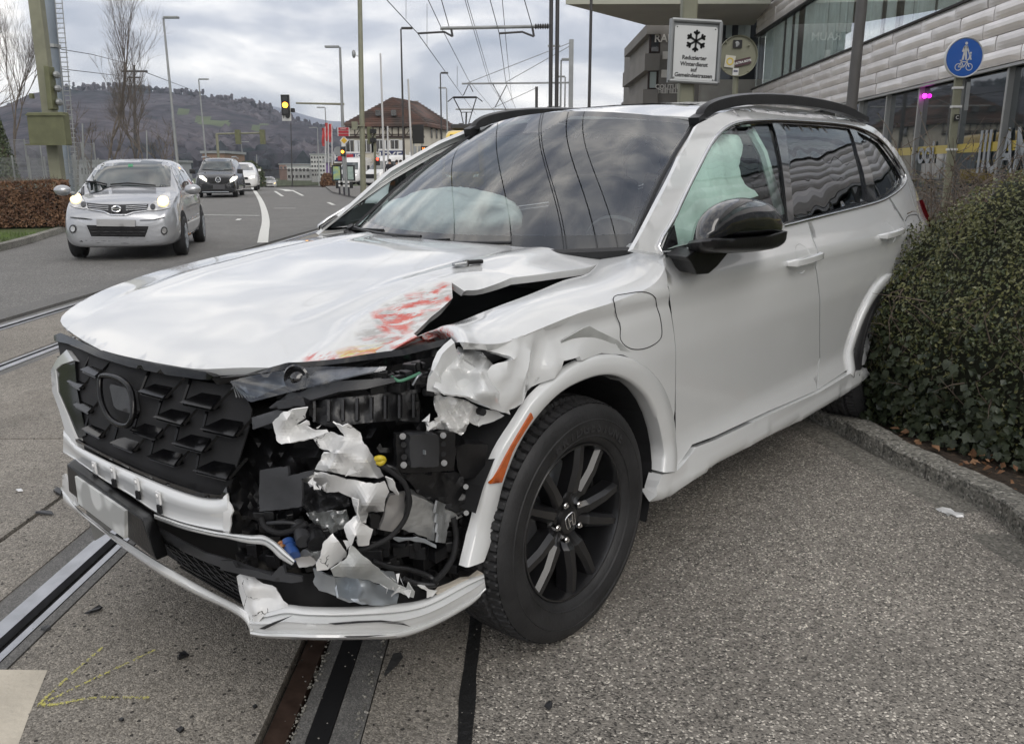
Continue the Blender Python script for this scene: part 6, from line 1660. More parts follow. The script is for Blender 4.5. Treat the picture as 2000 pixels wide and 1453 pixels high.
for s in(1,-1):
    v.side('door_strip',[(-.5,.50),(-2.0,.54),(-2.0,.58),(-.5,.54)],s,mChrome,off=.015);v.side('sill_strip',[(-.4,.24),(-2.2,.26),(-2.2,.31),(-.4,.29)],s,mChrome,off=.012)
    for x in(0,-2.6):arch(v,x,.375,s)
    for x in(-1.25,-2.2):mb=MB();mb.beam((x-.09,s*.855,.90),(x+.09,s*.855,.90),.03,.03);mb.build('door_handle',mSilver,v.root)
    mb=MB();mb.blob((-.30,s*.98,1.04),(.10,.13,.085),16,10);mb.beam((-.30,s*.80,1.0),(-.30,s*.92,1.02),.05,.03);mb.build('door_mirror',mSilver,v.root,smooth=True)
addwheels(v,(0,-2.6),.76,.31,.19,mSteel)
# seats and faint sticker behind the screen
v.decal('screen_sticker',Z5([(752,258),(798,256),(798,282),(752,284)]),M('green_sticker',(.05,.25,.12),rough=.5),off=.012,step=5)
# ------------------------------------------------------------ black van
p=atY(428,384,40.8);loc=Vector((p.x-.05,p.y,gz(40.8)));v=Veh('black_van',loc,math.atan2(-1,.22),'black passenger van with slanted lit headlamps following the silver hatchback','van')
v.body([(.80,.25,.5,.62,.72,.60,.70,.66,.55),(.76,.2,.55,.8,.92,.80,.88,.82,.70),(.5,.2,.6,.95,1.08,.9,.95,.88,.78),(.15,.2,.6,1.05,1.18,.92,.96,.9,.80),(-.1,.2,.6,1.08,1.25,.92,.96,.9,.80),(-.75,.2,.6,1.1,1.80,.92,.96,.9,.68),(-1.0,.2,.6,1.1,1.88,.92,.96,.9,.68),(-3.0,.2,.6,1.1,1.90,.92,.96,.9,.70),(-4.2,.2,.6,1.1,1.86,.92,.96,.9,.68),(-4.35,.3,.6,1.1,1.6,.88,.92,.86,.66)],mBlackP)
v.decal('windscreen',Z5([(1472,305),(1482,215),(1500,190),(1770,190),(1785,220),(1792,312),(1640,316)]),mGlassO,off=.02,step=5)
v.decal('headlamp',Z5([(1445,368),(1480,370),(1520,405),(1518,428),(1480,408),(1450,390)]),mCool,off=.03,step=3);v.decal('headlamp',Z5([(1815,372),(1775,378),(1745,410),(1748,435),(1790,415),(1813,395)]),mCool,off=.03,step=3)
v.decal('grille',Z5([(1530,388),(1730,388),(1745,425),(1715,445),(1555,445),(1525,420)]),mBlkM,off=.02,step=5)
ring=[v.pick(*Z5([(1630+24*math.cos(a),410+24*math.sin(a))])[0],.04) for a in [k*PI/8 for k in range(16)]]
c0=v.pick(*Z5([(1630,410)])[0],.04);mb=MB();mb.tube(ring+[ring[0]],.02,5)
for k in (4,9,15):mb.tube([c0,ring[k if k<16 else 0]],.014,5)
mb.build('badge',mChrome,v.root)
v.decal('number_plate',Z5([(1580,455),(1695,455),(1695,500),(1580,500)]),M('plate_dark',(.06,.06,.065)),off=.04,step=5)
mb=MB();mb.box((.78,0,.27),(.10,1.2,.03));mb.build('bumper_edge',mSteel,v.root)
for s in(1,-1):
    mb=MB();mb.box((-.15,s*1.10,1.22),(.12,.26,.22));mb.build('door_mirror',mBlk,v.root,bevel=.03);mb=MB();mb.tube([(-.8,s*.70,1.90),(-2.5,s*.72,1.95),(-3.9,s*.70,1.90)],.03,6);mb.build('roof_rail',mSteel,v.root)
    for x in(0,-3.2):arch(v,x,.42,s)
addwheels(v,(0,-3.2),.82,.35,.22,mGreyP)
# ------------------------------------------------------------ white SUV behind it, small white car far off
def smallcar(name,px,py,Y,hd,label,mat,k=1.0,lamp=mCool,gr_=None,zoff=None):
    p=atY(px,py,Y);v=Veh(name,(p.x,Y,gz(Y) if zoff is None else zoff),hd,label,'car',gr_)
    v.body([(x,*[a*k for a in r]) for x,*r in [(.8,.24,.5,.62,.72,.55,.65,.6,.5),(.72,.2,.55,.75,.85,.78,.84,.78,.6),(.3,.2,.6,.92,1.02,.84,.9,.85,.74),(-.3,.2,.6,.98,1.1,.84,.92,.86,.74),(-.95,.2,.6,1.0,1.46,.84,.92,.86,.60),(-1.9,.2,.6,1.0,1.55,.84,.92,.86,.60),(-2.9,.2,.6,1.0,1.45,.84,.9,.84,.58),(-3.3,.3,.6,.95,1.1,.78,.84,.8,.6)]],mat,1)
    z=k;v.front('windscreen',[(-.68*z,1.08*z),(.68*z,1.08*z),(.56*z,1.40*z),(-.56*z,1.40*z)],mGlassO,off=.02,step=.2)
    for s in(1,-1):
        v.front('headlamp',[(s*.50*z,.66*z),(s*.74*z,.70*z),(s*.76*z,.80*z),(s*.55*z,.76*z)],lamp,off=.03,step=.1)
        sidewin(v,[(-.55,1.06*z),(-.98,1.36*z),(-2.5,1.38*z),(-2.7,1.08*z)]) if s==1 else None
        mb=MB();mb.box((-.45,s*.98*z,1.08*z),(.12,.18,.14));mb.build('door_mirror',mat,v.root,bevel=.03)
    v.front('grille',[(-.42*z,.60*z),(.42*z,.60*z),(.40*z,.72*z),(-.40*z,.72*z)],mBlkM,off=.02,step=.15);v.front('lower_intake',[(-.55*z,.30*z),(.55*z,.30*z),(.5*z,.42*z),(-.5*z,.42*z)],mBlkM,off=.02,step=.15)
    addwheels(v,(0,-2.55),.74*k,.33,.22,mGreyP);return v
smallcar('white_suv',471,360,52,math.atan2(-1,.25),'white SUV half hidden behind the black van',mWhiteP,1.15)
smallcar('white_car',526,362,112,math.atan2(-1,.3),'tiny white car with yellowish lamps far up the road',mWhiteP,1.1,mWarm,None,-.72)
# ------------------------------------------------------------ parked delivery vans by the half-timbered house
def pvan(px,py,Y,yaw,label,red=False):
    p=atY(px,py,Y);v=Veh('delivery_van',(p.x,Y,.33),yaw,label,'van','white vans parked before the half-timbered house')
    v.body([(.75,.3,.6,.75,.85,.6,.75,.7,.6),(.70,.25,.7,1.0,1.12,.88,.95,.88,.75),(.1,.25,.8,1.15,1.3,.95,1.0,.95,.85),(-.35,.25,.8,1.2,1.9,.95,1.0,.95,.80),(-.8,.25,.9,1.3,2.35,.95,1.0,.95,.80),(-1.4,.25,.9,1.3,2.45,.95,1.0,.97,.85),(-4.2,.25,.9,1.3,2.45,.95,1.0,.97,.85),(-4.4,.3,.9,1.3,2.35,.93,.98,.95,.83)],mWhiteP,1)
    v.front('windscreen',[(-.80,1.32),(.80,1.32),(.66,1.95),(-.66,1.95)],mGlassO,off=.02,step=.25);v.front('grille',[(-.5,.62),(.5,.62),(.55,.95),(-.55,.95)],mBlkM,off=.02,step=.2)
    for s in(1,-1):
        v.front('headlamp',[(s*.6,.82),(s*.85,.86),(s*.84,1.05),(s*.62,.98)],mLampGlass,off=.03,step=.15)
        v.side('side_window',[(-.3,1.35),(-.6,1.9),(-1.2,1.92),(-1.2,1.35)],s,mGlassO,off=.01);mb=MB();mb.box((-.2,s*1.15,1.45),(.12,.2,.35));mb.build('door_mirror',mBlk,v.root,bevel=.03)
        if red:v.side('red_stripe',[(-1.4,.6),(-4.2,.6),(-4.2,.85),(-2.2,.95),(-1.4,.8)],s,M('red_film',(.45,.03,.04),rough=.4),off=.01)
    addwheels(v,(0,-3.3),.82,.34,.22,mGreyP)
pvan(738,358,66,math.radians(235),'white delivery van parked facing the road in front of the half-timbered house')
pvan(684,358,74,math.radians(262),'white delivery van with red stripe parked behind the poster stand',True)
pvan(800,356,72,math.radians(200),'white delivery van parked beyond the orange box, mostly behind the others')
# ------------------------------------------------------------ yellow tram
mTram=paint('tram_yellow',(.80,.54,.04),rough=.35,dirt=.05)
p=atY(905,380,45);tv=Veh('yellow_tram',(p.x,45.0,gz(45)),math.radians(-92),'yellow tram with raised pantograph approaching behind the white SUV','tram')
tv.body([(.45,.30,.7,1.0,1.3,.7,.85,.8,.6),(.35,.28,.8,1.3,2.3,.95,1.10,1.05,.75),(.0,.28,.9,1.6,3.2,1.05,1.15,1.15,.9),(-.6,.28,.9,1.6,3.42,1.1,1.15,1.15,1.0),(-14,.28,.9,1.6,3.42,1.1,1.15,1.15,1.0),(-14.5,.3,.9,1.6,3.2,1.0,1.1,1.1,.9)],mTram,1)
tv.front('windscreen',[(-.92,1.15),(.92,1.15),(.80,2.7),(-.80,2.7)],mGlassO,off=.03,step=.25);tv.front('destination_display',[(-.7,2.80),(.7,2.80),(.65,3.05),(-.65,3.05)],mBlkM,off=.03,step=.25)
for s in(1,-1):
    tv.front('headlamp',[(s*.55,.86),(s*.85,.90),(s*.88,1.02),(s*.80,1.02),(s*.60,.95)],mCool,off=.04,step=.1)
    tv.side('side_window',[(-1,1.2),(-13.6,1.2),(-13.6,2.4),(-1,2.4)],s,mGlassO,off=.012,step=1.0)
mb=MB();mb.box((-3,0,3.55),(2.6,1.6,.25));mb.build('roof_box',mGreyP,tv.root,bevel=.04)
zt=atY(905,190,47).z-gz(45);mb=MB();P0=Vector((-2.2,0,3.6))
for s in(-1,1):mb.tube([P0+Vector((0,s*.12,0)),P0+Vector((-.5,s*.30,(zt-3.6)*.5)),P0+Vector((.25,s*.62,zt-3.65))],.03,5)
mb.tube([P0+Vector((-.5,-.3,(zt-3.6)*.5)),P0+Vector((-.5,.3,(zt-3.6)*.5))],.025,5);mb.tube([P0+Vector((.25,-.62,zt-3.65)),P0+Vector((.25,.62,zt-3.65))],.03,5)
mb.tube([P0+Vector((.25,-.95,zt-3.85)),P0+Vector((.25,-.62,zt-3.6)),P0+Vector((.25,.62,zt-3.6)),P0+Vector((.25,.95,zt-3.85))],.03,5);mb.tube([P0+Vector((0,0,0)),P0+Vector((-.5,0,(zt-3.6)*.5))],.05,6)
mb.build('pantograph',mBlk,tv.root)
# ============================================================ HILLS
mHill=bpy.data.materials.new('winter_forest');mHill.use_nodes=True
nt=mHill.node_tree;b=nt.nodes['Principled BSDF'];b.inputs['Roughness'].default_value=1;b.inputs['Specular IOR Level'].default_value=0
g=nt.nodes.new('ShaderNodeNewGeometry');n=nt.nodes.new('ShaderNodeTexNoise');n.inputs['Scale'].default_value=.013;n.inputs['Detail'].default_value=9;n.inputs['Roughness'].default_value=.62
r=nt.nodes.new('ShaderNodeValToRGB');r.color_ramp.elements[0].position=.36;r.color_ramp.elements[0].color=(.030,.040,.042,1);r.color_ramp.elements[1].position=.62;r.color_ramp.elements[1].color=(.125,.115,.125,1)
e=r.color_ramp.elements.new(.46);e.color=(.070,.068,.080,1)
v=nt.nodes.new('ShaderNodeTexVoronoi');v.inputs['Scale'].default_value=.14;mr=nt.nodes.new('ShaderNodeMapRange');mr.inputs[1].default_value=0;mr.inputs[2].default_value=1;mr.inputs[3].default_value=1.25;mr.inputs[4].default_value=.6
sc_=nt.nodes.new('ShaderNodeVectorMath');sc_.operation='SCALE'
nt.links.new(g.outputs['Position'],n.inputs['Vector']);nt.links.new(g.outputs['Position'],v.inputs['Vector']);nt.links.new(n.outputs[0],r.inputs[0]);nt.links.new(v.outputs['Distance'],mr.inputs[0]);nt.links.new(r.outputs[0],sc_.inputs[0]);nt.links.new(mr.outputs[0],sc_.inputs['Scale']);nt.links.new(sc_.outputs[0],b.inputs['Base Color'])
mMead=M('hill_meadow',(.075,.10,.042),rough=1,var=.2,vs=.02)
mHillFar=M('far_forest_hazed',(.16,.18,.23),rough=1,var=.1,vs=.01)  # pale blue of the distant air mixed into the forest colour
def hill(name,ridge,Yr,Yf,mat,amp,seed,zf=-3,fields=[]):
    "ridge traced in pixels at distance Yr, slope falling to Yf"
    pts=cr([(p[0],p[1]) for p in ridge],10);n=len(pts);K=26;vs=[];fs=[];fm=[];mats=[mat,mMead]
    for i,(px,py) in enumerate(pts):
        top=atY(px,py,Yr)
        for k in range(K+1):
            t=k/K;Y=Yf+(Yr-Yf)*t;X=top.x*(Y/Yr)**.8;z=zf+(top.z-zf)*(t**.85)*(1-.10*math.sin(PI*t)*noise.noise((X*.004,seed,0)))
            z+=amp*noise.noise((X*.01,Y*.01,seed))*math.sin(PI*min(1,t*1.0))+ (amp*.10*noise.noise((X*.09,Y*.09,seed)))
            vs.append((X,Y,z))
        vs.append((top.x*1.06,Yr*1.25,zf))
    m_=K+2
    for i in range(n-1):
        for j in range(m_-1):
            fs.append((i*m_+j,i*m_+j+1,(i+1)*m_+j+1,(i+1)*m_+j));c=Vector(vs[i*m_+j]);d=c-EYE;q=1000+F_PX*d.dot(cr2)/d.dot(cf),726.5-F_PX*d.dot(cu2)/d.dot(cf);fm.append(1 if any(inpoly(q[0],q[1],f) for f in fields) else 0)
    o=mesh(name,vs,fs,mats,None,True,fm);o['kind']='structure';return pts
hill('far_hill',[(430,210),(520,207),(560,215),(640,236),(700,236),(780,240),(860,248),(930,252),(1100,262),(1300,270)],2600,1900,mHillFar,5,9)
rd=[(-260,260),(-100,250),(0,220),(60,200),(110,181),(200,175),(270,178),(330,182),(400,192),(470,202),(520,214),(560,233),(620,248),(660,262),(720,290),(800,320),(870,335)]
rp_=hill('wooded_hill',rd,900,330,mHill,16,2,fields=[[(372,232),(440,238),(450,252),(385,250)],[(482,246),(520,244),(528,256),(492,257)],[(115,235),(165,243),(150,255),(118,250)],[(340,222),(372,226),(368,236),(345,232)]])
# trees standing along the ridge: stubby trunks and thin crowns, uncountable
mb=MB();rg=random.Random(77)
for i in range(900):
    t=rg.random()*(len(rp_)-2);k=int(t);px=rp_[k][0]+(rp_[k+1][0]-rp_[k][0])*(t-k);py=rp_[k][1]+(rp_[k+1][1]-rp_[k][1])*(t-k)
    Y=900-rg.uniform(0,60);b_=atY(px,py,900);b_=Vector((b_.x*(Y/900),Y,b_.z-2-rg.uniform(0,5)));h_=rg.uniform(2,6);w=rg.uniform(1.2,3)
    mb.blob(b_+Vector((0,0,h_*.6)),(w,w,h_*.5),6,4,jit=.5)
tag(mb.build('ridge_trees',mHill),'thin line of bare trees along the hill ridge','trees',kind='stuff')
mb=MB()
for i in range(2600):
    px=rg.uniform(-50,780);t=rg.random()**.7;Y=350+500*t;ridge_y=lin([(a,b) for a,b in sorted(rd)],px);py=338+(ridge_y-338)*((Y-330)/570)**.85
    b_=atY(px,py,Y);w=rg.uniform(2.5,5.5);mb.blob(b_+Vector((0,0,1)),(w,w,w*rg.uniform(.8,1.5)),6,4,jit=.6)
tag(mb.build('hillside_trees',mHill),'massed bare winter trees over the hillside','trees',kind='stuff')
# ============================================================ BARE TREES
mBark=M('tree_bark',(.105,.088,.075),rough=.9,var=.3,vs=3)
def bare_tree(px,pyb,pyt,Y,seed,label,levels=6,spread=.5,ln=.74,w=.16,group='bare trees by the road',droop=0,k0=3,slim=.62):
    b_=atY(px,pyb,Y);t_=atY(px,pyt,Y);Hh=t_.z-gz(Y);base=Vector((b_.x,Y,gz(Y)-.1));rg=random.Random(seed)
    t=empty('bare_tree',base,label,'tree',group=group);tr=MB();cm=MB()
    def grow(p,d,l,r,lev,mb):
        n=3;pts=[p];dd=d.copy()
        for i in range(n):
            dd=(dd+Vector((rg.gauss(0,.13),rg.gauss(0,.13),rg.gauss(.04-droop*(levels-lev)*.03,.08)))).normalized();pts.append(pts[-1]+dd*l/n)
        mb.tube(pts,r,6 if lev>levels-2 else 3,r2=r*.62,cap=False)
        if lev<=0:return
        c=k0 if lev>1 else 4
        for i in range(c):
            q=pts[-1] if i<2 else pts[rg.choice([1,2,3])]
            nd=(dd+Vector((rg.gauss(0,spread),rg.gauss(0,spread),rg.gauss(.08,spread*.5)))).normalized();grow(q,nd,l*ln*rg.uniform(.75,1.15),r*.58,lev-1,cm)
    l0=Hh*(1-ln)/(1-ln**(levels+1))*1.08
    grow(Vector((0,0,0)),Vector((0,0,1)),l0*1.25,w,levels,tr)
    for m_b in (tr,cm):
        for i_,q_ in enumerate(m_b.v):m_b.v[i_]=Vector((q_.x*slim,q_.y*slim,q_.z))
    tr.build('trunk',mBark,t,smooth=True);cm.build('crown',mBark,t,smooth=False)
    return t
bare_tree(212,345,42,52,3,'tall bare tree with rounded fine crown behind the silver hatchback',7,.30,.78,.17)
bare_tree(262,345,140,56,8,'smaller bare tree right of the tall rounded one',6,.38,.76,.15)
bare_tree(288,345,165,60,12,'low spreading bare tree nearest the first lamp post',6,.5,.76,.13)
bare_tree(28,345,50,38,21,'slim bare tree at the left edge beside the olive post',7,.28,.78,.11)
bare_tree(-60,345,60,42,24,'bare tree mostly outside the left edge',6,.35,.76,.14)
for i,(px,yt,Y,s) in enumerate(((150,235,75,31),(330,250,85,33),(350,270,95,35),(180,250,80,36),(240,262,90,37))):
    bare_tree(px,345,yt,Y,s,['bare tree below the hill meadow left of the tall tree','distant bare tree just right of the first lamp post','distant low bare tree behind the black van','distant bare tree behind the tall rounded tree','distant low bare tree over the hatchback roof'][i],4,.55,.76,.2)
it=empty('ivy_clad_tree',atY(22,345,34),'dark ivy-covered trunk at the left edge','tree');it.location.z=gz(34)
mb=MB();mb.tube([(0,0,0),(-.15,0,2),(-.4,0,3.9)],[.22,.15,.06],8);mb.build('trunk',mBark,it,smooth=True)
mb=MB();rg=random.Random(3)
for i in range(3500):
    z=rg.uniform(0,3.9);a=rg.uniform(0,6.3);r=(.52-.10*z)*rg.uniform(.6,1.1);leaf(mb,Vector((-.1*z+r*math.cos(a),r*math.sin(a),z)),Vector((math.cos(a),math.sin(a),.3)),rg.uniform(.06,.12),rg,0,.8)
tag(mb.build('foliage',mLeafD,it),kind='stuff')
# ============================================================ POSTS, LAMPS, SIGNALS
mOlive=M('olive_painted_steel',(.205,.205,.145),rough=.55,var=.10,vs=3);mOliveD=M('olive_box',(.12,.125,.065),rough=.55,var=.12,vs=4)
mPoleG=M('galvanised_pole',(.28,.29,.29),rough=.5,metal=.4,var=.12,vs=2);mPoleD=M('dark_pole',(.045,.042,.042),rough=.5,var=.2,vs=3);mPylon=M('blue_grey_steel',(.17,.20,.235),rough=.5,var=.12,vs=1.2)
mWhitePole=M('white_flag_pole',(.50,.50,.50),rough=.5)
def post(name,px0,py0,px1,py1,Y,r0,r1,mat,label,cat,group=None,n=10,extra=None,zb=None):
    "straight upright post from ground to the traced top"
    t_=atY(px1,py1,Y);b_=atY(px0,py0,Y);x=b_.x;zg=gz(Y) if zb is None else zb
    t=empty(name,(x,Y,zg),label,cat,group=group);mb=MB();mb.tube([(0,0,0),(t_.x-x,0,t_.z-zg)],r0,n,r2=r1);mb.build('post',mat,t,smooth=True,ang=60);return t,Vector((t_.x-x,0,t_.z-zg))
# big olive box-section post with cabinet and signal seen from behind
Y=21.5
def W3(t,px,py,Y):return atY(px,py,Y)-Vector(t.location)
t=empty('signal_post',(atY(98,365,Y).x,Y,gz(Y)),'thick olive steel signal post with a box cabinet at left','post')
mb=MB();a=W3(t,98,362,Y);b_=W3(t,46,-60,Y);mb.beam((a.x,0,0),b_,.30,.24,up=(0,1,0));mb.build('post',mOlive,t,bevel=.02)
mb=MB();P=[W3(t,51,220,Y-.18),W3(t,122,219,Y-.18),W3(t,130,284,Y-.18),W3(t,57,282,Y-.18)];Pb=[p+Vector((0,.3,0)) for p in P];mb.add(P+Pb,[(0,1,2,3),(7,6,5,4),(0,4,5,1),(1,5,6,2),(2,6,7,3),(3,7,4,0)]);mb.build('cabinet',mOliveD,t,bevel=.02)
t.children[-1].location.y=.40
for yy in(222,280):
    mb=MB();mb.beam(W3(t,50,yy+3,Y-.2),W3(t,130,yy+3,Y-.2),.035,.03);mb.build('clamp_band',mOliveD,t)
mb=MB();P=[W3(t,84,128,Y),W3(t,94,129,Y),W3(t,103,214,Y),W3(t,93,215,Y)];Pb=[p+Vector((0,.3,0)) for p in P];mb.add(P+Pb,[(0,1,2,3),(7,6,5,4),(0,4,5,1),(1,5,6,2),(2,6,7,3),(3,7,4,0)]);sg=mb.build('signal_back',mOliveD,t,bevel=.02)
for yy in(145,172,199):
    mb=MB();c=W3(t,98+(yy-145)*.1,yy,Y);mb.blob(c+Vector((.05,.2,0)),(.07,.14,.09),8,6);mb.build('signal_hood',mPoleG,sg)
mb=MB();c=W3(t,62,188,Y);mb.box(c,(.08,.1,.12));mb.build('small_box',mOliveD,t)
# steel mast with ladder
t=empty('steel_mast',(atY(122,345,32).x,32,gz(32)),'tall blue-grey steel mast with a climbing ladder behind the olive post','mast')
mb=MB();a=W3(t,122,345,32);b_=W3(t,85,-60,32);mb.tube([(a.x,0,0),b_],.36,16,r2=.24);mb.build('mast_tube',mPylon,t,smooth=True,ang=60)
mb=MB();o1=Vector((.46,-.1,0))
for s in(0,.26):mb.tube([Vector((a.x+s,-.1,1.2))+o1*.85,b_+o1*.75+Vector((s,0,0))],.018,4)
for k in range(46):
    f=.08+k*.02;q=Vector((a.x,0,0)).lerp(b_,f)+o1*(.85-.1*f);mb.beam(q,q+Vector((.26,0,0)),.03)
mb.build('ladder',mPoleG,t)
mb=MB();q=Vector((a.x,0,0)).lerp(b_,.68);mb.tube([q+Vector((0,0,0)),q+Vector((0,0,.12))],.33,16);mb.build('flange',mPoleG,t)
# street lamps
def lamp(px0,py0,px1,py1,Y,dx,label,r=.09,mat=None,hl=.75,grp='street lamps along the road',gz_=None):
    t,top=post('street_lamp',px0,py0,px1,py1,Y,r,r*.55,mat or mPoleG,label,'street lamp',grp)
    mb=MB();mb.box(top+Vector((dx*hl*.55,0,.03)),(hl,.26,.10));mb.build('lamp_head',mPoleG if mat is None else mat,t,bevel=.02)
    return t
lamp(345,300,319,36,45,1,'tallest street lamp beside the bare trees on the left')
lamp(402,300,388,156,70,1,'second street lamp above the black van')
lamp(674,380,664,93,46,-1,'street lamp carrying the traffic signal arm',r=.11)
lamp(475,300,471,278,120,1,'tiny distant street lamp over the white SUV',r=.08,hl=1)
lamp(640,330,635,211,84,-1,'small street lamp left of the red route sign',r=.08)
lamp(622,340,620,250,110,-1,'faint distant street lamp at the foot of the hill',r=.1,hl=1)
lamp(789,330,783,57,48,1,'tall black street lamp in front of the half-timbered house',r=.075,mat=mPoleD,hl=.6)
lamp(862,260,860,144,58,1,'dark street lamp left of the pantograph',r=.07,mat=mPoleD,hl=.5)
lamp(874,260,872,173,70,-1,'grey street lamp just left of the tram pantograph',r=.08,hl=.6)
lamp(810,260,808,199,90,1,'small lamp above the house roof ridge',r=.07,hl=.5)
lamp(1094,215,1096,118,42,1,'grey lamp between the catenary masts',r=.07,hl=.45)
lamp(1102,215,1104,151,58,-1,'lower lamp just right of the double mast',r=.08,hl=.5)
# traffic signal arm with lit amber lamp
mSigB=M('signal_black',(.01,.01,.01),rough=.6);mAmb=M('lit_amber',(1,.5,.05),emit=(1,.33,.02),es=5);mRedL=M('lit_red',(1,.1,.05),emit=(1,.04,.02),es=4);mOff=M('unlit_lens',(.03,.03,.03),rough=.3);mSignW=M('sign_white',(.62,.62,.60),rough=.45,var=.05)
def signal(t,px,py,Y,hpx,lit,w=.40,board=True):
    c=W3(t,px,py,Y);h_=hpx*Y/1580;mb=MB()
    if board:mb.box(c+Vector((0,.03,-.12*h_)),(w*1.15,.02,h_*1.28),mi=1)
    mb.box(c,(w,.22,h_));o=mb.build('signal_head',[mSigB,mSignW],t)
    for k in(-1,0,1):
        mb=MB();mb.cyl(c+Vector((0,-.12,-k*h_*.31)),(0,1,0),w*.34,.03,16);m=mOff
        if (lit=='amber' and k==0):m=mAmb
        if (lit=='red' and k==-1):m=mRedL
        mb.build('signal_lens',m,o)
    return o
t=empty('traffic_signal',atY(672,204,46),'overhead traffic signal with amber lit on an arm above the road','traffic signal')
mb=MB();mb.tube([(0,0,0),W3(t,578,202,46)],.06,8,r2=.045);mb.build('signal_arm',mOlive,t,smooth=True)
so=signal(t,558,206,45.8,36,'amber',.42)
text('1●',.32,mSigB,'lettering',t,frame(W3(t,559,228,45.7),(1,0,0),(0,0,1)),.004);mb=MB();mb.box(W3(t,572,216,45.9),(.16,.3,.2));mb.build('detector',mSigB,t)
# olive pole with mirror, near the kerb
t,top=post('olive_pole',710,390,702,-40,44,.15,.11,mOlive,'tall olive pole with a small round mirror standing on the traffic island','pole')
mb=MB();c=W3(t,691,106,44);mb.blob(c,(.10,.12,.20),12,8);mb.beam(c,W3(t,702,112,44),.03);mb.build('round_mirror',mPoleG,t,smooth=True)
mb=MB();mb.box(W3(t,693,246,43.9),(.28,.25,.40));mb.build('signal_box',mOlive,t);mb=MB();mb.box(W3(t,703,246,43.8),(.5,.05,.06));mb.build('bracket',mOlive,t)
t,top=post('signal_pole',733,360,731,250,52,.08,.08,mOlive,'olive pole carrying signal heads seen from behind','traffic signal')
for px in(722,):
    mb=MB();mb.box(W3(t,px,265,51.9),(.25,.25,1.0));mb.build('signal_head',mOliveD,t)
mb=MB();mb.box(W3(t,729,257,51.8),(.35,.3,.25));mb.build('signal_hood',mSigB,t);mb=MB();mb.box(W3(t,729,274,51.8),(.35,.3,.25));mb.build('signal_hood',mSigB,t)
signal(t,738,316,51.8,14,'red',.22,False)
# pole with red route sign, priority diamond and small signal
t,top=post('sign_pole',678,385,672,245,42,.055,.055,mPoleG,'grey sign pole with red route board and yellow priority diamond','sign')
mRedS=M('red_sign',(.35,.02,.03),rough=.45);mb=MB();mb.box(W3(t,671,258,41.9),(.58,.04,.42));o=mb.build('route_board',mSignW,t)
mb=MB()
for k,(w,yy) in enumerate(((.50,252),(.50,258),(.50,264))):mb.box(W3(t,671,yy,41.86),(w,.03,.115))
mb.build('route_stripe',mRedS,o)
text('Liestal',.10,mSignW,'lettering',o,frame(W3(t,670,252,41.82),(1,0,0),(0,0,1)),.002)
mb=MB();s_=.22;c=W3(t,672,275,41.9);mb.prism([(s_,0),(0,s_),(-s_,0),(0,-s_)],0,.03,lambda u,v,w:(c.x+u,c.y+w,c.z+v));o=mb.build('priority_sign',mSignW,t);mb=MB();s_=.15;mb.prism([(s_,0),(0,s_),(-s_,0),(0,-s_)],-.02,.01,lambda u,v,w:(c.x+u,c.y+w,c.z+v));mb.build('yellow_field',M('sign_yellow',(.60,.36,.02),rough=.45),o)
signal(t,670,297,41.8,17,'amber',.20,False);mb=MB();mb.box(W3(t,671,283,41.9),(.20,.03,.15));mb.build('arrow_plate',mSignW,t)
mb=MB();mb.cyl(W3(t,661,296,43),(0,1,0),.24,.03,20);mb.build('sign_back',mPoleG,t)
# bollards with white bands
for i,(px,yt,yb,Y) in enumerate(((664,355,384,41.5),(673,355,387,40.3),(682,355,389,39.2))):
    b_=atY(px,yb,Y);zt=atY(px,yt,Y).z;t=empty('bollard',(b_.x,Y,gz(Y)+.09),['leftmost of the three white-banded bollards on the island','middle white-banded bollard on the island','rightmost white-banded bollard, nearest the olive pole'][i],'bollard',group='bollards on the traffic island')
    mb=MB();h_=zt-gz(Y)-.09;mb.tube([(0,0,0),(0,0,h_)],.045,10);mb.build('shaft',M('dark_bollard',(.04,.04,.045),rough=.6),t)
    for z in(.62,.90):mb=MB();mb.tube([(0,0,h_*z),(0,0,h_*z+.10)],.049,10);mb.build('white_band',mSignW,t)
# white flagpoles
for (x0,x1,yt,yb,Y,lb) in ((750,743,105,330,50,'white flagpole left of the tall black lamp'),(806,797,155,320,50,'white flagpole beside the dark display board'),(757,757,247,325,55,'short white pole in front of the house door')):
    post('flagpole',x0,yb,x1,yt,Y,.07,.05,mWhitePole,lb,'flagpole','white flagpoles before the half-timbered house')
mFlag=M('red_flag',(.40,.05,.05),rough=.7,var=.3,vs=2)
for i,(px,yt) in enumerate(((635,248),(641,238),(648,240))):
    t,top=post('flag',px,345,px,yt,70,.05,.04,mWhitePole,['leftmost red flag by the filling station','middle red flag by the filling station','rightmost red flag by the filling station'][i],'flag','red flags on poles')
    mb=MB();vs=[]
    for a in range(5):
        for c_ in range(7):vs.append(top+Vector((-.02-a*.07+.05*math.sin(c_),.05*math.sin(a*2+c_),-.1-c_*.24)))
    mb.add(vs,[(a*7+c_,a*7+c_+1,(a+1)*7+c_+1,(a+1)*7+c_) for a in range(4) for c_ in range(6)]);mb.build('cloth',mFlag,t,smooth=True)
# gantry of olive signals seen from behind
t=empty('signal_gantry',(atY(426,300,62).x,62,gz(61)),'olive gantry with two signal heads seen from behind over the far lanes','traffic signal')
mb=MB();mb.tube([(0,0,0),W3(t,423,262,62)],.10,8);mb.tube([W3(t,422,262,62),W3(t,517,260,62)],.06,8);mb.build('frame',mOlive,t)
for px in(465,513):mb=MB();mb.box(W3(t,px,268,61.9),(.34,.3,1.0));mb.build('signal_head',mOliveD,t)
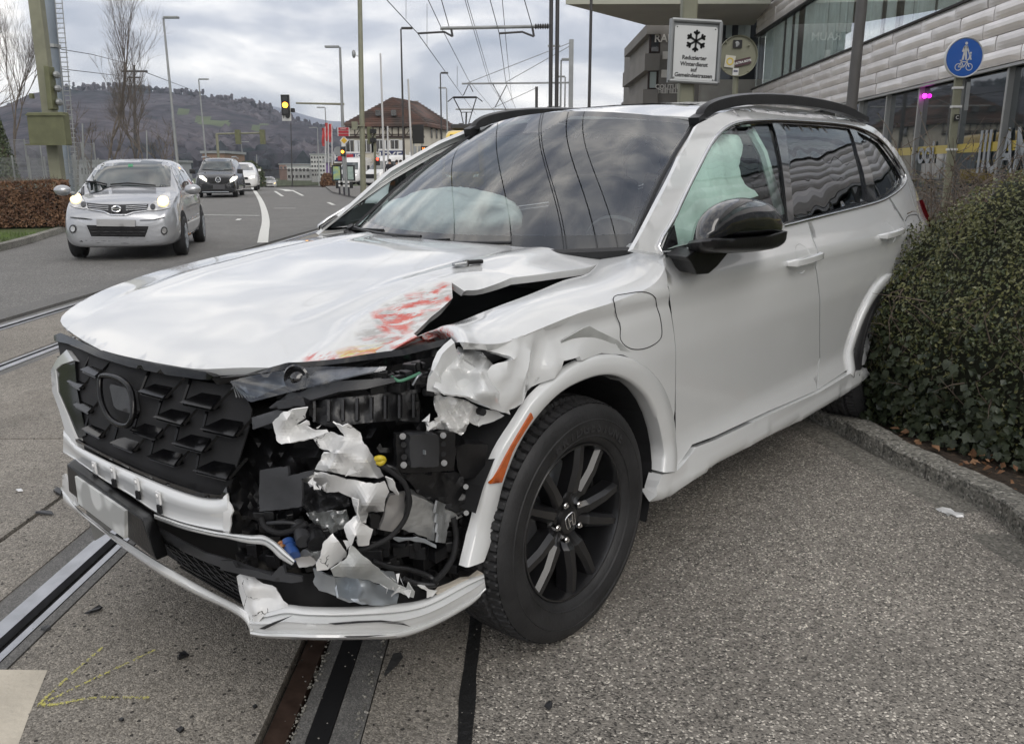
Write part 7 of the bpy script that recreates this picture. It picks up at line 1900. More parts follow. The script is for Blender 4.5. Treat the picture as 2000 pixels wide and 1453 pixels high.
# catenary lattice arms on the left skyline (light grey frames behind the hedge)
for i,(px,yt,Y,w,lb) in enumerate(((163,242,60,0,'slim pale pole behind the hatchback mirror'),(146,300,45,0,'short pale pole by the mesh fence'),(503,302,95,0,'slim pole at the far fence'),(570,240,90,0,'thin dark mast right of the far white car'),(288,255,70,0,'round-headed pale pole over the hatchback roof'))):
    post('slim_pole',px,355,px-2,yt,Y,.07,.05,mPoleG if i!=3 else mPoleD,lb,'pole','slim poles behind the road')
# ============================================================ HIGH-VOLTAGE PYLON AND LINES
t=empty('power_pylon',(atY(262,345,120).x,120,gz(120)),'far power pylon standing among the bare trees','pylon')
mb=MB();mb.tube([(0,0,0),W3(t,262,128,120)],.30,6,r2=.15);mb.beam(W3(t,238,140,120),W3(t,288,140,120),.25);mb.beam(W3(t,250,152,120),W3(t,274,152,120),.2)
mb.build('lattice',mPoleD,t)
# ============================================================ MESH FENCE ON THE LEFT
t=empty('mesh_fence',(atY(60,350,24).x,24,gz(24)),'grey wire mesh fence with steel posts behind the brown hedge','fence')
mb=MB();a=W3(t,-80,345,22);b_=W3(t,240,340,30)
for k in range(12):
    q=a.lerp(b_,k/11);m2=MB();m2.tube([(q.x,q.y,0),(q.x,q.y,1.75)],.03,6);m2.build('fence_post',mPoleG,t)
for z in [.15+.10*i for i in range(16)]:mb.beam((a.x,a.y,z),(b_.x,b_.y,z),.006)
for k in range(150):
    q=a.lerp(b_,k/149);mb.beam((q.x,q.y,.1),(q.x,q.y,1.7),.006)
tag(mb.build('wire_mesh',mPoleG,t),kind='stuff')
t=empty('mesh_fence',(atY(60,350,33).x,33,gz(33)),'taller second wire fence set farther back at left','fence')
mb=MB();a=W3(t,-40,345,33);b_=W3(t,190,340,40)
for k in range(9):
    q=a.lerp(b_,k/8);m2=MB();m2.tube([(q.x,q.y,0),(q.x,q.y,2.6)],.035,6);m2.build('fence_post',mPoleG,t)
for z in(.1,1.3,2.55):mb.beam((a.x,a.y,z),(b_.x,b_.y,z),.03)
for k in range(110):
    q=a.lerp(b_,k/109);mb.beam((q.x,q.y,.1),(q.x,q.y,2.5),.008)
tag(mb.build('wire_mesh',mPoleG,t),kind='stuff')
# ============================================================ CATENARY
t=empty('catenary_mast',(atY(1081,215,24).x,24,gz(24)),'dark double-tube catenary mast behind the SUV roof','mast')
for s in(-.085,.085):
    mb=MB();mb.tube([(s,0,0),(s,0,11)],.055,10);mb.build('mast_tube',mPoleD,t,smooth=True,ang=60)
mb=MB()
for z in (1,3,4.6,6.2,7.8,9.4):mb.box((0,0,z),(.34,.06,.05))
mb.build('clamp',mPoleG,t)
mb=MB();a=W3(t,1072,52,24);b_=W3(t,860,56,24);mb.tube([a,b_],.045,8);mb.build('cantilever',mPoleG,t,smooth=True)
mb=MB()
for k in range(6):
    q=a.lerp(b_,.01+k*.022);mb.lathe(q,(1,0,0),[(-.03,.04),(0,.085),(.03,.04)],12)
mb.build('insulator',mPoleD,t)
for (x0,x1,x2) in ((816,868,884),(975,1020,1043)):
    mb=MB();mb.tube([W3(t,x0,66,24),W3(t,x1,63,24),W3(t,x2,72,24)],.028,6);mb.tube([W3(t,x2,72,24),W3(t,x2-3,56,24)],.03,6);mb.build('registration_arm',mPoleD,t,smooth=True)
t=empty('catenary_mast',(atY(1115,215,40).x,40,gz(40)),'slimmer grey catenary mast right of the double one','mast')
mb=MB();mb.beam((0,0,0),W3(t,1116,78,40),.20,.20,up=(0,1,0));mb.build('mast_beam',mPoleG,t);mb=MB();mb.tube([W3(t,1114,162,40),W3(t,902,164,40)],.04,6);mb.tube([W3(t,1114,84,40),W3(t,912,163,40)],.015,4);mb.tube([W3(t,1114,90,40),W3(t,985,163,40)],.015,4);mb.build('cantilever',mPoleG,t)
mb=MB();mb.tube([W3(t,915,166,40),W3(t,905,187,40)],.02,4);mb.tube([W3(t,917,166,40),W3(t,924,180,40)],.02,4);mb.tube([W3(t,990,166,40),W3(t,967,210,40)],.02,4);mb.tube([W3(t,962,163,40),W3(t,990,218,40)],.015,4);mb.build('stay',mPoleD,t)
t=empty('catenary_mast',(atY(1048,215,60).x,60,gz(60)),'farthest small catenary mast left of the double one','mast')
mb=MB();mb.beam((0,0,0),W3(t,1048,170,60),.20,.20,up=(0,1,0));mb.build('mast_beam',mPoleD,t);mb=MB();mb.tube([W3(t,1110,214,60),W3(t,890,214,60)],.05,6);mb.tube([W3(t,1048,172,60),W3(t,960,213,60)],.02,4);mb.build('cantilever',mPoleG,t)
t,_=post('slim_mast',1150,215,1156,-60,22,.045,.035,mPoleD,'thin dark mast alone right of the catenary masts','mast')
t,_=post('dark_pole',1655,260,1690,-60,12.5,.085,.075,M('brown_grey_pole',(.10,.095,.09),rough=.5,var=.1),'brown-grey round pole in front of the metal-clad building','pole')
mW=M('overhead_wire',(.02,.02,.022),rough=.6)
def wire(P,r,label,back=None):
    pts=[atY(px,py,Y) for px,py,Y in P]
    if back:
        d=(pts[0]-pts[1]).normalized();pts=[Vector((pts[0].x+(pts[0].x-pts[1].x)/(pts[0].y-pts[1].y)*(-back-pts[0].y)*.0+ (0),-back,pts[0].z))]+pts
    mb=MB();mb.tube(pts,r,5);return tag(mb.build('overhead_wire',mW),label,'wire','overhead tram wires')
wire([(700,-60,19),(755,0,22),(816,66,24.5),(905,190,45),(930,225,75)],.011,'contact wire descending to the tram pantograph',25)
wire([(815,-60,20),(836,0,22),(861,53,24.2),(915,157,40),(971,224,75)],.010,'carrier wire above the left tram track',25)
wire([(899,-60,21),(908,0,22),(955,161,40),(990,215,75)],.009,'pair of thin wires in the middle, left strand',25)
wire([(903,-60,21),(912,0,22),(959,161,40),(994,215,75)],.009,'pair of thin wires in the middle, right strand',25)
wire([(947,-60,21),(957,0,22),(975,66,24.5),(988,161,40),(1009,218,75)],.011,'contact wire above the right tram track',25)
wire([(975,-60,21),(981,0,22),(990,100,30),(1000,200,60)],.009,'carrier wire above the right tram track',25)
wire([(862,0,22),(877,53,24.2)],.012,'short stay wire to the left part of the cantilever');wire([(1024,0,22),(1043,66,24.3)],.012,'short stay wire to the right part of the cantilever')
for (a,b_,lb) in (((793,0),(793,38),'dropper wire at the far left'),((834,8),(834,93),'long dropper wire left of the cantilever'),((893,130),(893,170),'dropper wire over the pantograph')):
    wire([(*a,24),(*b_,24)],.006,lb)
wire([(120,97,60),(180,107,80),(262,128,118)],.03,'uppermost power line left of the tall bare tree');wire([(118,135,60),(262,152,118)],.03,'middle power line left of the tall bare tree');wire([(285,142,118),(390,182,300)],.05,'power line running right from the pylon')
# ============================================================ HALF-TIMBERED HOUSE
mRoofT=M('old_brown_roof_tiles',(.050,.038,.032),rough=.85,col2=(.12,.062,.045),vs=.8,detail=8,bump=.3,bs=14);mPlast=M('cream_plaster',(.46,.43,.36),rough=.9,var=.08,vs=1);mBeam=M('dark_timber',(.035,.022,.018),rough=.8);mShut=M('white_shutter',(.55,.56,.56),rough=.6);mWin=M('house_window',(.03,.028,.025),rough=.15,coat=1)
HY=78;hs_=lambda px,py,dy=0:atY(px,py,HY+dy)
gzH=.33
t=empty('half_timbered_house',(hs_(760,340).x,HY,gzH),'cream half-timbered house with a brown tiled hip roof behind the parked vans','house')
LOC=Vector(t.location)
xL,xR=hs_(683,300).x-LOC.x,hs_(828,300).x-LOC.x;ze=hs_(750,247).z-gzH;zp=hs_(766,190).z-gzH;D=11;xR2=atY(893,300,HY+D).x-LOC.x
zm=hs_(750,268).z-gzH
mb=MB();mb.add([(xL,0,0),(xR,0,0),(xR,0,ze),(xL,0,ze),(xR2,D,0),(xR2,D,ze),(xL+2,D,0),(xL+2,D,ze)],[(0,1,2,3),(1,4,5,2),(4,6,7,5),(6,0,3,7)]);mb.build('wall',mPlast,t)
e=.45;zr=ze+.20;ap=hs_(766,190,3.5)-LOC;ap2=Vector((ap.x+1.8,D-2,ap.z))
A_=[Vector((xL-e,-e,zr)),Vector((xR+e,-e,zr)),Vector((xR2+e,D+e,zr)),Vector((xL+2-e,D+e,zr))]
mb=MB();dn=Vector((0,0,-.25));mb.add(A_+[ap,ap2]+[p+dn for p in A_],[(0,1,4),(1,2,5,4),(2,3,5),(3,0,4,5),(6,9,8,7),(0,6,7,1),(1,7,8,2),(2,8,9,3),(3,9,6,0)]);rf=mb.build('roof',mRoofT,t)
for (px,py) in((741,222),(771,222)):
    c=hs_(px,py,1)-LOC;mb=MB();mb.box(c+Vector((0,-.55,.0)),(.5,.5,.5));mb.build('roof_window',mWin,rf)
# tile courses on the front slope as thin ridges
mb=MB()
for k in range(1,14):
    f=k/14;a=A_[0].lerp(ap,f);b_=A_[1].lerp(ap,f);o_=Vector((0,-.05,.05));mb.beam(a+o_,b_+o_,.05,.05)
    a=A_[1].lerp(ap,f);b_=A_[2].lerp(ap2,f);mb.beam(a+Vector((.05,0,.05)),b_+Vector((.05,0,.05)),.05,.05)
tag(mb.build('tile_course',mRoofT,rf),kind='stuff')
mb=MB();mb.beam((xL-.5,-.08,zm),(xR+.1,-.08,zm),.12,.18);mb.build('floor_beam',mBeam,t);mb=MB();mb.beam((xL,-.06,ze-.05),(xR,-.06,ze-.05),.1,.14);mb.build('eaves_beam',mBeam,t)
mb=MB();mb.beam((xL,-.05,(zm+ze)/2-.25),(xR,-.05,(zm+ze)/2-.25),.05,.06);mb.build('rail_beam',mBeam,t)
n=12
for k in range(n+1):
    x=xL+(xR-xL)*k/n;m2=MB();m2.beam((x,-.05,zm),(x,-.05,ze-.1),.06,.075 if k%4 else .11,up=(1,0,0));m2.build('timber_post',mBeam,t)
    if k%4 in(1,3) and k<n:m2=MB();m2.beam((x,-.045,zm),(x+(xR-xL)/n*(1 if k%4==1 else -1),-.045,ze-.15),.05,.06,up=(0,1,0));m2.build('timber_brace',mBeam,t)
zc=hs_(750,286).z-gzH
for px in (684,716,742,771):
    x=hs_(px,286).x-LOC.x
    m2=MB();m2.box((x,-.02,zc),(.62,.10,1.05));w_=m2.build('window',mWin,t);m2=MB();m2.box((x,-.08,zc),(.05,.04,1.0));m2.box((x,-.08,zc+.55),(.78,.06,.06));m2.box((x,-.08,zc-.55),(.78,.06,.06));m2.build('window_frame',mShut,w_)
    for s in(-1,1):m2=MB();m2.box((x+s*.58,-.06,zc),(.40,.05,1.05));m2.build('shutter',mShut,w_)
for k in range(3):
    f=.22+.14*k;p=Vector((xR+(xR2-xR)*f,D*f,(zm+ze)/2+.0));m2=MB();m2.box(p+Vector((.04,0,0)),(.14,.6,.9));m2.build('window',mWin,t)
for (x0,x1,yc,h_,c_,tx_,tc) in ((652,707,308,1.0,M('banner_blue',(.03,.04,.12)),'PNEUS',mSignW),(740,792,306,1.3,M('banner_navy',(.02,.03,.10)),'NEXEN',mSignW)):
    a=hs_(x0,yc,-1.2)-LOC;b_=hs_(x1,yc,-1.2)-LOC;m2=MB();m2.box(((a.x+b_.x)/2,a.y,a.z),(b_.x-a.x,.12,h_));bn=m2.build('banner',mSignW,t)
    m2=MB();m2.box(((a.x+b_.x)/2,a.y-.08,a.z),(b_.x-a.x-.15,.05,h_-.30));m2.build('banner_field',c_,bn);text(tx_,h_*.75,tc,'lettering',bn,frame(((a.x+b_.x)/2,a.y-.13,a.z),(1,0,0),(0,0,1)),.01,bold=.01,sx=1.1)
a=hs_(660,308,-1.4)-LOC;b_=hs_(690,308,-1.4)-LOC;m2=MB();m2.box(((a.x+b_.x)/2,a.y,a.z),(b_.x-a.x,.1,.55));m2.build('red_panel',M('banner_red',(.35,.02,.03)),t)
# neighbour roof with chimneys
p=atY(905,256,95);t=empty('low_house',(p.x,95,.3),'dark-roofed low house with two chimneys beyond the tram','house')
q=lambda px,py:atY(px,py,95)-Vector(t.location)
mb=MB();a,b_=q(868,275),q(960,275);mb.box(((a.x+b_.x)/2,3,a.z/2),(b_.x-a.x,6,a.z));mb.build('wall',mPlast,t)
mb=MB();z1=q(900,252).z;mb.add([(a.x-.4,-.5,a.z),(b_.x+.4,-.5,a.z),(b_.x+.4,6.5,a.z),(a.x-.4,6.5,a.z),(a.x+1.5,3,z1),(b_.x-1,3,z1)],[(0,1,5,4),(1,2,5),(2,3,4,5),(3,0,4),(0,3,2,1)]);r_=mb.build('roof',M('dark_roof',(.05,.042,.04),rough=.9),t)
for px in(898,917):mb=MB();mb.box(q(px,248)+Vector((0,2.5,-.3)),(.5,.5,1.6));mb.build('chimney',mBeam,r_)
# ============================================================ STREET FURNITURE NEAR THE HOUSE
p=atY(816,262,49);t=empty('display_board',(p.x,49,.3),'blank black display board on posts before the house','sign')
q=lambda px,py:atY(px,py,49)-Vector(t.location)
a,b_=q(805,244),q(828,281);mb=MB();mb.box(((a.x+b_.x)/2,0,(a.z+b_.z)/2),(b_.x-a.x,.15,a.z-b_.z));mb.build('screen',mSigB,t)
for px in(808,824):mb=MB();c=q(px,281);mb.beam((c.x,0,0),(c.x,0,c.z),.08);mb.build('leg',mPoleG,t)
p=atY(830,300,44);t=empty('tram_stop_display',(p.x,44,.3),'dark departures display with orange text beside the tram stop','display')
q=lambda px,py:atY(px,py,44)-Vector(t.location)
a,b_=q(822,286),q(840,296);mb=MB();mb.box(((a.x+b_.x)/2,0,(a.z+b_.z)/2),(b_.x-a.x,.2,a.z-b_.z));o=mb.build('screen',mSigB,t);text('14  3\'',.16,M('orange_led',(1,.3,.05),emit=(1,.25,.02),es=2),'lettering',o,frame(((a.x+b_.x)/2,-.12,(a.z+b_.z)/2),(1,0,0),(0,0,1)),.004)
for px in(811,818,824):mb=MB();c=q(px,286);mb.beam((c.x,.1,0),(c.x,.1,c.z),.10);mb.build('leg',mPoleG,t)
p=atY(738,350,40);
for (x0,x1,y0,y1,m,lb) in ((650,666,325,352,M('poster_blue',(.06,.25,.42),rough=.4,col2=(.45,.50,.12),vs=2.5),'blue and yellow poster stand left of the sign pole'),(678,692,325,352,M('poster_pale',(.30,.38,.34),rough=.4,var=.15,vs=4),'pale green glass poster stand right of the sign pole')):
    a=atY(x0,y0,54);b_=atY(x1,y1,54);t=empty('poster_stand',((a.x+b_.x)/2,54,gz(54)),lb,'advertising stand',group='poster stands by the island');L_=Vector(t.location)
    mb=MB();mb.box(((0),0,(a.z+b_.z)/2-L_.z),(b_.x-a.x+.12,.14,a.z-b_.z+.12));mb.build('frame',mSigB,t);mb=MB();mb.box((0,-.08,(a.z+b_.z)/2-L_.z),(b_.x-a.x-.05,.02,a.z-b_.z-.05));mb.build('poster',m,t)
    mb=MB();mb.box((0,0,.25),(.2,.1,.5));mb.build('foot',mSigB,t)
a=atY(752,341,47);b_=atY(771,362,47);t=empty('orange_box',((a.x+b_.x)/2,47,b_.z),'orange grit box on the pavement before the vans','box');mb=MB();mb.box((0,0,(a.z-b_.z)/2),(b_.x-a.x,.5,a.z-b_.z));mb.build('bin_body',M('orange_plastic',(.62,.20,.02),rough=.5),t,bevel=.03);mb=MB();mb.box((0,0,a.z-b_.z+.03),(b_.x-a.x+.06,.56,.06));mb.build('lid',M('orange_plastic',(.62,.20,.02)),t)
# people waiting beyond the orange box
mCoat=M('dark_coat',(.02,.02,.025),rough=.8);mSkin=M('skin',(.42,.27,.2),rough=.5);mHair=M('dark_hair',(.03,.02,.015),rough=.7)
def person(px,py,Y,H_,label,seed,turn=0):
    p=atY(px,py,Y);t=empty('person',(p.x,Y,gz(Y)+.1),label,'person',turn,group='people waiting on the pavement')
    me=bpy.data.meshes.new('body');k=H_/1.75
    J=[(0,0,.95,.15,.11),(0,0,1.15,.15,.10),(0,0,1.38,.18,.11),(0,0,1.50,.06,.06),(0,.0,1.63,.085,.10),(.19,0,1.42,.06,.06),(.25,-.02,1.15,.045,.045),(.22,-.10,.92,.035,.035),(-.19,0,1.42,.06,.06),(-.25,-.02,1.15,.045,.045),(-.22,-.10,.92,.035,.035),(.10,0,.85,.09,.09),(.11,-.01,.48,.06,.06),(.12,.02,.08,.045,.045),(.12,-.12,.04,.04,.03),(-.10,0,.85,.09,.09),(-.11,.01,.48,.06,.06),(-.12,.02,.08,.045,.045),(-.12,-.12,.04,.04,.03)]
    E_=[(0,1),(1,2),(2,3),(3,4),(2,5),(5,6),(6,7),(2,8),(8,9),(9,10),(0,11),(11,12),(12,13),(13,14),(0,15),(15,16),(16,17),(17,18)]
    me.from_pydata([(a*k,b*k,c*k) for a,b,c,_,_ in J],E_,[]);o=bpy.data.objects.new('body',me);COL.objects.link(o);md=o.modifiers.new('s','SKIN');sv=me.skin_vertices[0].data
    for i,j in enumerate(J):sv[i].radius=(j[3]*k,j[4]*k)
    sv[0].use_root=True;m2=o.modifiers.new('u','SUBSURF');m2.levels=1;m2.render_levels=1
    dg=bpy.context.evaluated_depsgraph_get();me2=bpy.data.meshes.new_from_object(o.evaluated_get(dg));bpy.data.objects.remove(o);me2.materials.clear();me2.materials.append(mCoat);me2.materials.append(mSkin)
    for f in me2.polygons:
        f.use_smooth=True
        if f.center.z>1.50*k:f.material_index=1
    link(bpy.data.objects.new('body',me2),t);mb=MB();mb.blob((0,.02*k,1.67*k),(.10*k,.11*k,.10*k),12,8,jit=.1);mb.build('hair',mHair,t,smooth=True)
person(762,345,50,1.75,'person in dark coat standing behind the orange box',1);person(776,345,50,1.7,'person in dark coat right of the orange box, nearer the SUV pillar',2,.4);person(783,345,52,1.72,'person in dark clothes half hidden by the SUV windscreen pillar',3,-.5)
# filling-station totem and distant blocks
def block(x0,x1,y0,y1,Y,mat,label,win=None,dep=8,name='apartment_building',cat='building'):
    a=atY(x0,y0,Y);b_=atY(x1,y1,Y);zb=-1.5;t=empty(name,((a.x+b_.x)/2,Y,zb),label,cat);h_=a.z-zb;w=b_.x-a.x;mb=MB();mb.box((0,dep/2,h_/2),(w,dep,h_));mb.build('wall',mat,t)
    if win:
        nx_,nz,x00,z00=win
        src=None
        for i in range(nx_):
            for j in range(nz):
                loc=(-w/2+w*(i+.5)/nx_,-.03,h_-(j+.6)*(h_-(b_.z-zb)+0)/nz)
                if src is None:
                    m2=MB();m2.box((0,0,0),(w/nx_*.6,.1,(h_-(b_.z-zb))/nz*.45));src=m2.build('window',mWin,t);o=src
                else:o=src.copy();COL.objects.link(o);o.parent=t
                o.location=loc
    mb=MB();mb.box((0,dep/2,h_+.15),(w+.4,dep+.4,.3));mb.build('roof',mPoleG,t)
    return t
mPale=M('pale_render',(.46,.46,.45),rough=.9,var=.06,vs=.5)
block(606,636,303,345,190,mPale,'white balconied block at the foot of the hill',(5,5,0,0))
block(560,606,325,350,230,mPale,'low pale block behind the far road fence',(6,2,0,0))
block(545,600,322,332,260,M('reddish_wall',(.25,.16,.13),rough=.9),'long low reddish building farther left at the hill foot',(7,1,0,0))
block(640,652,316,345,80,M('cream_wall',(.42,.38,.28),rough=.9),'narrow cream annex left of the half-timbered house',(1,1,0,0))
block(636,645,318,352,76,M('violet_panel',(.16,.10,.24),rough=.6),'violet price totem by the filling station',None,.4,'price_totem','sign')
block(395,440,300,330,105,M('site_brown',(.22,.15,.11),rough=.9),'brown building site wall above the black van',(4,1,0,0))
block(110,330,318,345,110,M('grey_shed',(.30,.31,.32),rough=.8),'long grey shed behind the bare trees',(10,1,0,0),name='shed')
# bushes along the far fence
for (px,yt,yb,Y,s,lb) in ((488,318,352,66,61,'dark evergreen bush right of the white SUV'),(500,330,354,68,62,'second dark bush by the far road fence'),(640,340,362,62,63,'bare scrubby bush by the kerb of the island')):
    b_=atY(px,yb,Y);h_=atY(px,yt,Y).z-gz(Y);t=empty('bush',(b_.x,Y,gz(61)),lb,'bush');rg=random.Random(s);mb=MB()
    for i in range(2200):
        a=rg.uniform(0,6.3);u=rg.random()**.5;z=rg.random();r=h_*.55*math.sqrt(max(0,1-(z-.3)**2/.6));leaf(mb,Vector((r*u*math.cos(a),r*u*math.sin(a),z*h_)),Vector((math.cos(a),math.sin(a),.4)),rg.uniform(.1,.22),rg,0,.6)
    tag(mb.build('foliage',mLeafD if s<63 else mBeech,t),kind='stuff')
t=empty('road_fence',(atY(560,345,75).x,75,gz(75)),'dark railing along the bridge beyond the far lanes','fence')
mb=MB();a=W3(t,480,345,70);b_=W3(t,620,350,80)
for k in range(60):
    q=a.lerp(b_,k/59);mb.beam((q.x,q.y,0),(q.x,q.y,1.6),.04)
for z in(.2,1.6):mb.beam((a.x,a.y,z),(b_.x,b_.y,z),.05)
mb.build('railing',mPoleD,t)
# ============================================================ METAL-CLAD BUILDING ON THE RIGHT
mPanel=M('brushed_cladding',(.86,.82,.79),rough=.36,metal=.55,var=.10,vs=.6,bump=.06,bs=5);mPanelC=M('brushed_cladding_dull',(.76,.73,.71),rough=.42,metal=.5,var=.08,vs=.7);mPanelB=M('brushed_cladding_light',(.92,.89,.87),rough=.34,metal=.55,var=.08,vs=.7)
mGap=M('cladding_shadow_gap',(.03,.028,.026),rough=.8);mAluF=M('window_aluminium',(.36,.36,.35),rough=.4,metal=.5);mCurt=M('pale_curtain',(.86,.88,.86),rough=.9,var=.08,vs=3)
mShop=M('shop_glass',(.022,.030,.032),rough=.02,coat=1,spec=.8);mUpG=glass('office_glass',(.94,.98,.97),mixf=.05,mult=.45)
FD=Vector((.0468,1,0)).normalized();FN=Vector((-FD.y,FD.x,0))   # along the facade (away), outward normal (towards the road)
FO=Vector((12.3-.0468*19,0,0))
def FP(s,z,o=0):return FO+FD*s+Vector((0,0,z))+FN*o
def fhit(px,py):
    d=ray(px,py);t=(FO-EYE).dot(FN)/d.dot(FN);p=EYE+d*t;return (p-FO).dot(FD),p.z
b=empty('metal_clad_building',(0,0,0),'long building clad in staggered brushed metal panels with ribbon windows and glass shopfront','building')
S0,S1=-14,49.2
mb=MB()
for z0,z1,o in ((0,3.9,-.5),(3.9,5.95,-.12),(5.95,8.75,-.75),(8.75,13.2,-.12)):
    a=[FP(S0,z0,o),FP(S1,z0,o),FP(S1,z1,o),FP(S0,z1,o)];k=[p-FN*14 for p in a];mb.add(a+k,[(0,1,2,3),(7,6,5,4),(0,4,5,1),(1,5,6,2),(2,6,7,3),(3,7,4,0)])
mb.build('wall',mGap,b)
pm={}
def panelmesh(L_,Hh):
    k=(round(L_,1),round(Hh,2),random.randint(0,2))
    if k in pm:return pm[k]
    vs=[];fs=[];nu,nv=5,4
    for i in range(nu+1):
        for j in range(nv+1):
            u,v=i/nu,j/nv;bul=.050*(1-abs(2*v-1.15)**2.2)*min(1,7*min(u,1-u)+.45);vs.append((u*L_,.01+max(0,bul),v*Hh))
    for i in range(nu):
        for j in range(nv):fs.append((i*(nv+1)+j,(i+1)*(nv+1)+j,(i+1)*(nv+1)+j+1,i*(nv+1)+j+1))
    n=len(vs);ed=[(0,.0),(nu,.0)]
    r_=[i*(nv+1) for i in range(nu+1)]+[nu*(nv+1)+j for j in range(1,nv+1)]+[i*(nv+1)+nv for i in range(nu-1,-1,-1)]+[j for j in range(nv-1,0,-1)]
    vs+=[(vs[q][0],-.08,vs[q][2]) for q in r_]
    for a in range(len(r_)):c=(a+1)%len(r_);fs.append((r_[a],n+a,n+c,r_[c]))
    me=bpy.data.meshes.new('cladding_panel');me.from_pydata(vs,[],fs);me.materials.append([mPanel,mPanelB,mPanelC][k[2]]);pm[k]=me;return me
rg=random.Random(14);cnt=0
ang=math.atan2(FD.y,FD.x)
def cladding(z0,z1,rows):
    global cnt
    h_=(z1-z0)/rows
    for r in range(rows):
        s=S0+rg.uniform(0,2.4)-2.4
        while s<S1:
            L_=rg.choice([1.8,2.2,2.6]);e_=min(s+L_,S1);a=max(s,S0)
            if e_-a>.3:
                me=panelmesh(e_-a-.035,h_-.02);o=bpy.data.objects.new('cladding_panel',me);COL.objects.link(o);o.parent=b
                # local x along facade, y outward, z up
                p=FP(a+.01,z0+r*h_+.01,-.04+rg.uniform(-.012,.012));t_=rg.uniform(-.04,.04)
                o.matrix_world=Matrix(((FD.x,FN.x,0,p.x),(FD.y,FN.y,0,p.y),(0,0,1,p.z),(0,0,0,1)))@Matrix.Rotation(t_,4,'X')
                if rg.random()<.4:pass
                cnt+=1
            s+=L_
cladding(3.98,5.88,5)
cladding(8.82,9.95,3)
# upper cladding above the frame: whole courses, seen only in reflections
mb=MB()
for r in range(7):
    z=9.98+r*.44;s=S0
    while s<S1:
        L_=3.0;mb.add([FP(s+.01,z,.0),FP(min(s+L_,S1)-.01,z,.0),FP(min(s+L_,S1)-.01,z+.42,.0),FP(s+.01,z+.42,.0),FP(s+.01,z+.21,.04),FP(min(s+L_,S1)-.01,z+.21,.04)],[(0,1,5,4),(4,5,2,3)]);s+=L_
tag(mb.build('upper_cladding',mPanel,b),kind='stuff')
# trims between bands
for z,h_,o_,m in ((3.90,.07,.10,mAluF),(5.90,.06,.06,mGap),(8.74,.06,.06,mGap),(13.2,.12,.1,mAluF)):
    mb=MB();mb.beam(FP(S0,z,o_/2-.02),FP(S1,z,o_/2-.02),.14,h_);mb.build('trim',m,b)
# ribbon windows: panes with curtains behind
s=S0;rg=random.Random(3);pane=None
while s<S1-.2:
    L_=1.35
    def plate(o_,z0,z1,a,c):
        m2=MB();P=[FP(a,z0,o_),FP(c,z0,o_),FP(c,z1,o_),FP(a,z1,o_)];P+= [p-FN*.02 for p in P];m2.add(P,[(0,1,2,3),(7,6,5,4),(0,4,5,1),(1,5,6,2),(2,6,7,3),(3,7,4,0)]);return m2
    plate(-.12,5.97,8.72,s+.012,min(s+L_,S1)-.012).build('window_pane',mUpG,b)
    s+=L_
m2=MB()
s=S0
while s<S1:
    L_=rg.choice([.3,.45,.6,.9]);
    if rg.random()<.80:
        n=max(2,int(L_/.06));pts=[FP(s+L_*i/n,0,-.24-.03*math.sin(i*1.9+s)) for i in range(n+1)]
        v=[p+Vector((0,0,5.98)) for p in pts]+[p+Vector((0,0,8.7)) for p in pts];m2.add(v,[(i,i+1,i+n+2,i+n+1) for i in range(n)])
    s+=L_
tag(m2.build('curtains',mCurt,b),kind='stuff')
# ground-floor shopfront
mul=[fhit(px,230)[0] for px in (1590,1640,1698,1757,1810)]+[fhit(1968,150)[0]]
sp=2.05;s=mul[-1]
xs=[s]
while xs[-1]>S0:xs.append(xs[-1]-2.55)
s=mul[-1]
while s<S1:s+=2.55;xs.append(s)
xs=sorted(xs)
for a,c in zip(xs,xs[1:]):
    m2=MB();P=[FP(a+.04,.35,-.15),FP(c-.04,.35,-.15),FP(c-.04,3.85,-.15),FP(a+.04,3.85,-.15)];P+=[p-FN*.03 for p in P];m2.add(P,[(0,1,2,3),(7,6,5,4),(0,4,5,1),(1,5,6,2),(2,6,7,3),(3,7,4,0)]);m2.build('shop_window',mShop,b)
    m2=MB();m2.beam(FP(a,0,-.08),FP(a,3.88,-.08),.09,.16,up=FN);m2.build('mullion',mAluF,b)
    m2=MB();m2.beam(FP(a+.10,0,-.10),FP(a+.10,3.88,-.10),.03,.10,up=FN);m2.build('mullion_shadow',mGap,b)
m2=MB();m2.beam(FP(S0,.17,-.05),FP(S1,.17,-.05),.3,.36);m2.build('plinth',mConcS,b)
m2=MB();m2.beam(FP(S0,1.98,-.135),FP(S1,1.98,-.135),.012,.24,up=(0,0,1));m2.build('yellow_band',M('yellow_film',(.42,.32,.04),rough=.3,coat=1),b)
# big white letters on the shop glass
mLet=M('grey_window_letters',(.30,.32,.34),rough=.35)
def wl(sx,px,py,h_,wd):
    s,z=fhit(px,py);text(sx,h_,mLet,'window_lettering',b,frame(FP(s,z,-.10),-FD,(0,0,1)),.004,bold=.02,sx=wd)
wl('IIUAM',1950,300,1.55,.62);wl('oooi',1795,300,.95,.9)
# coloured lamp inside the shop
s,z=fhit(1801,188);m2=MB();m2.blob(FP(s,z,-.08),(.07,.07,.07),12,8);m2.build('magenta_lamp',M('magenta_lamp',(1,.1,.9),emit=(1,.03,.85),es=3),b)
rebase(b,(12.3,20,0))
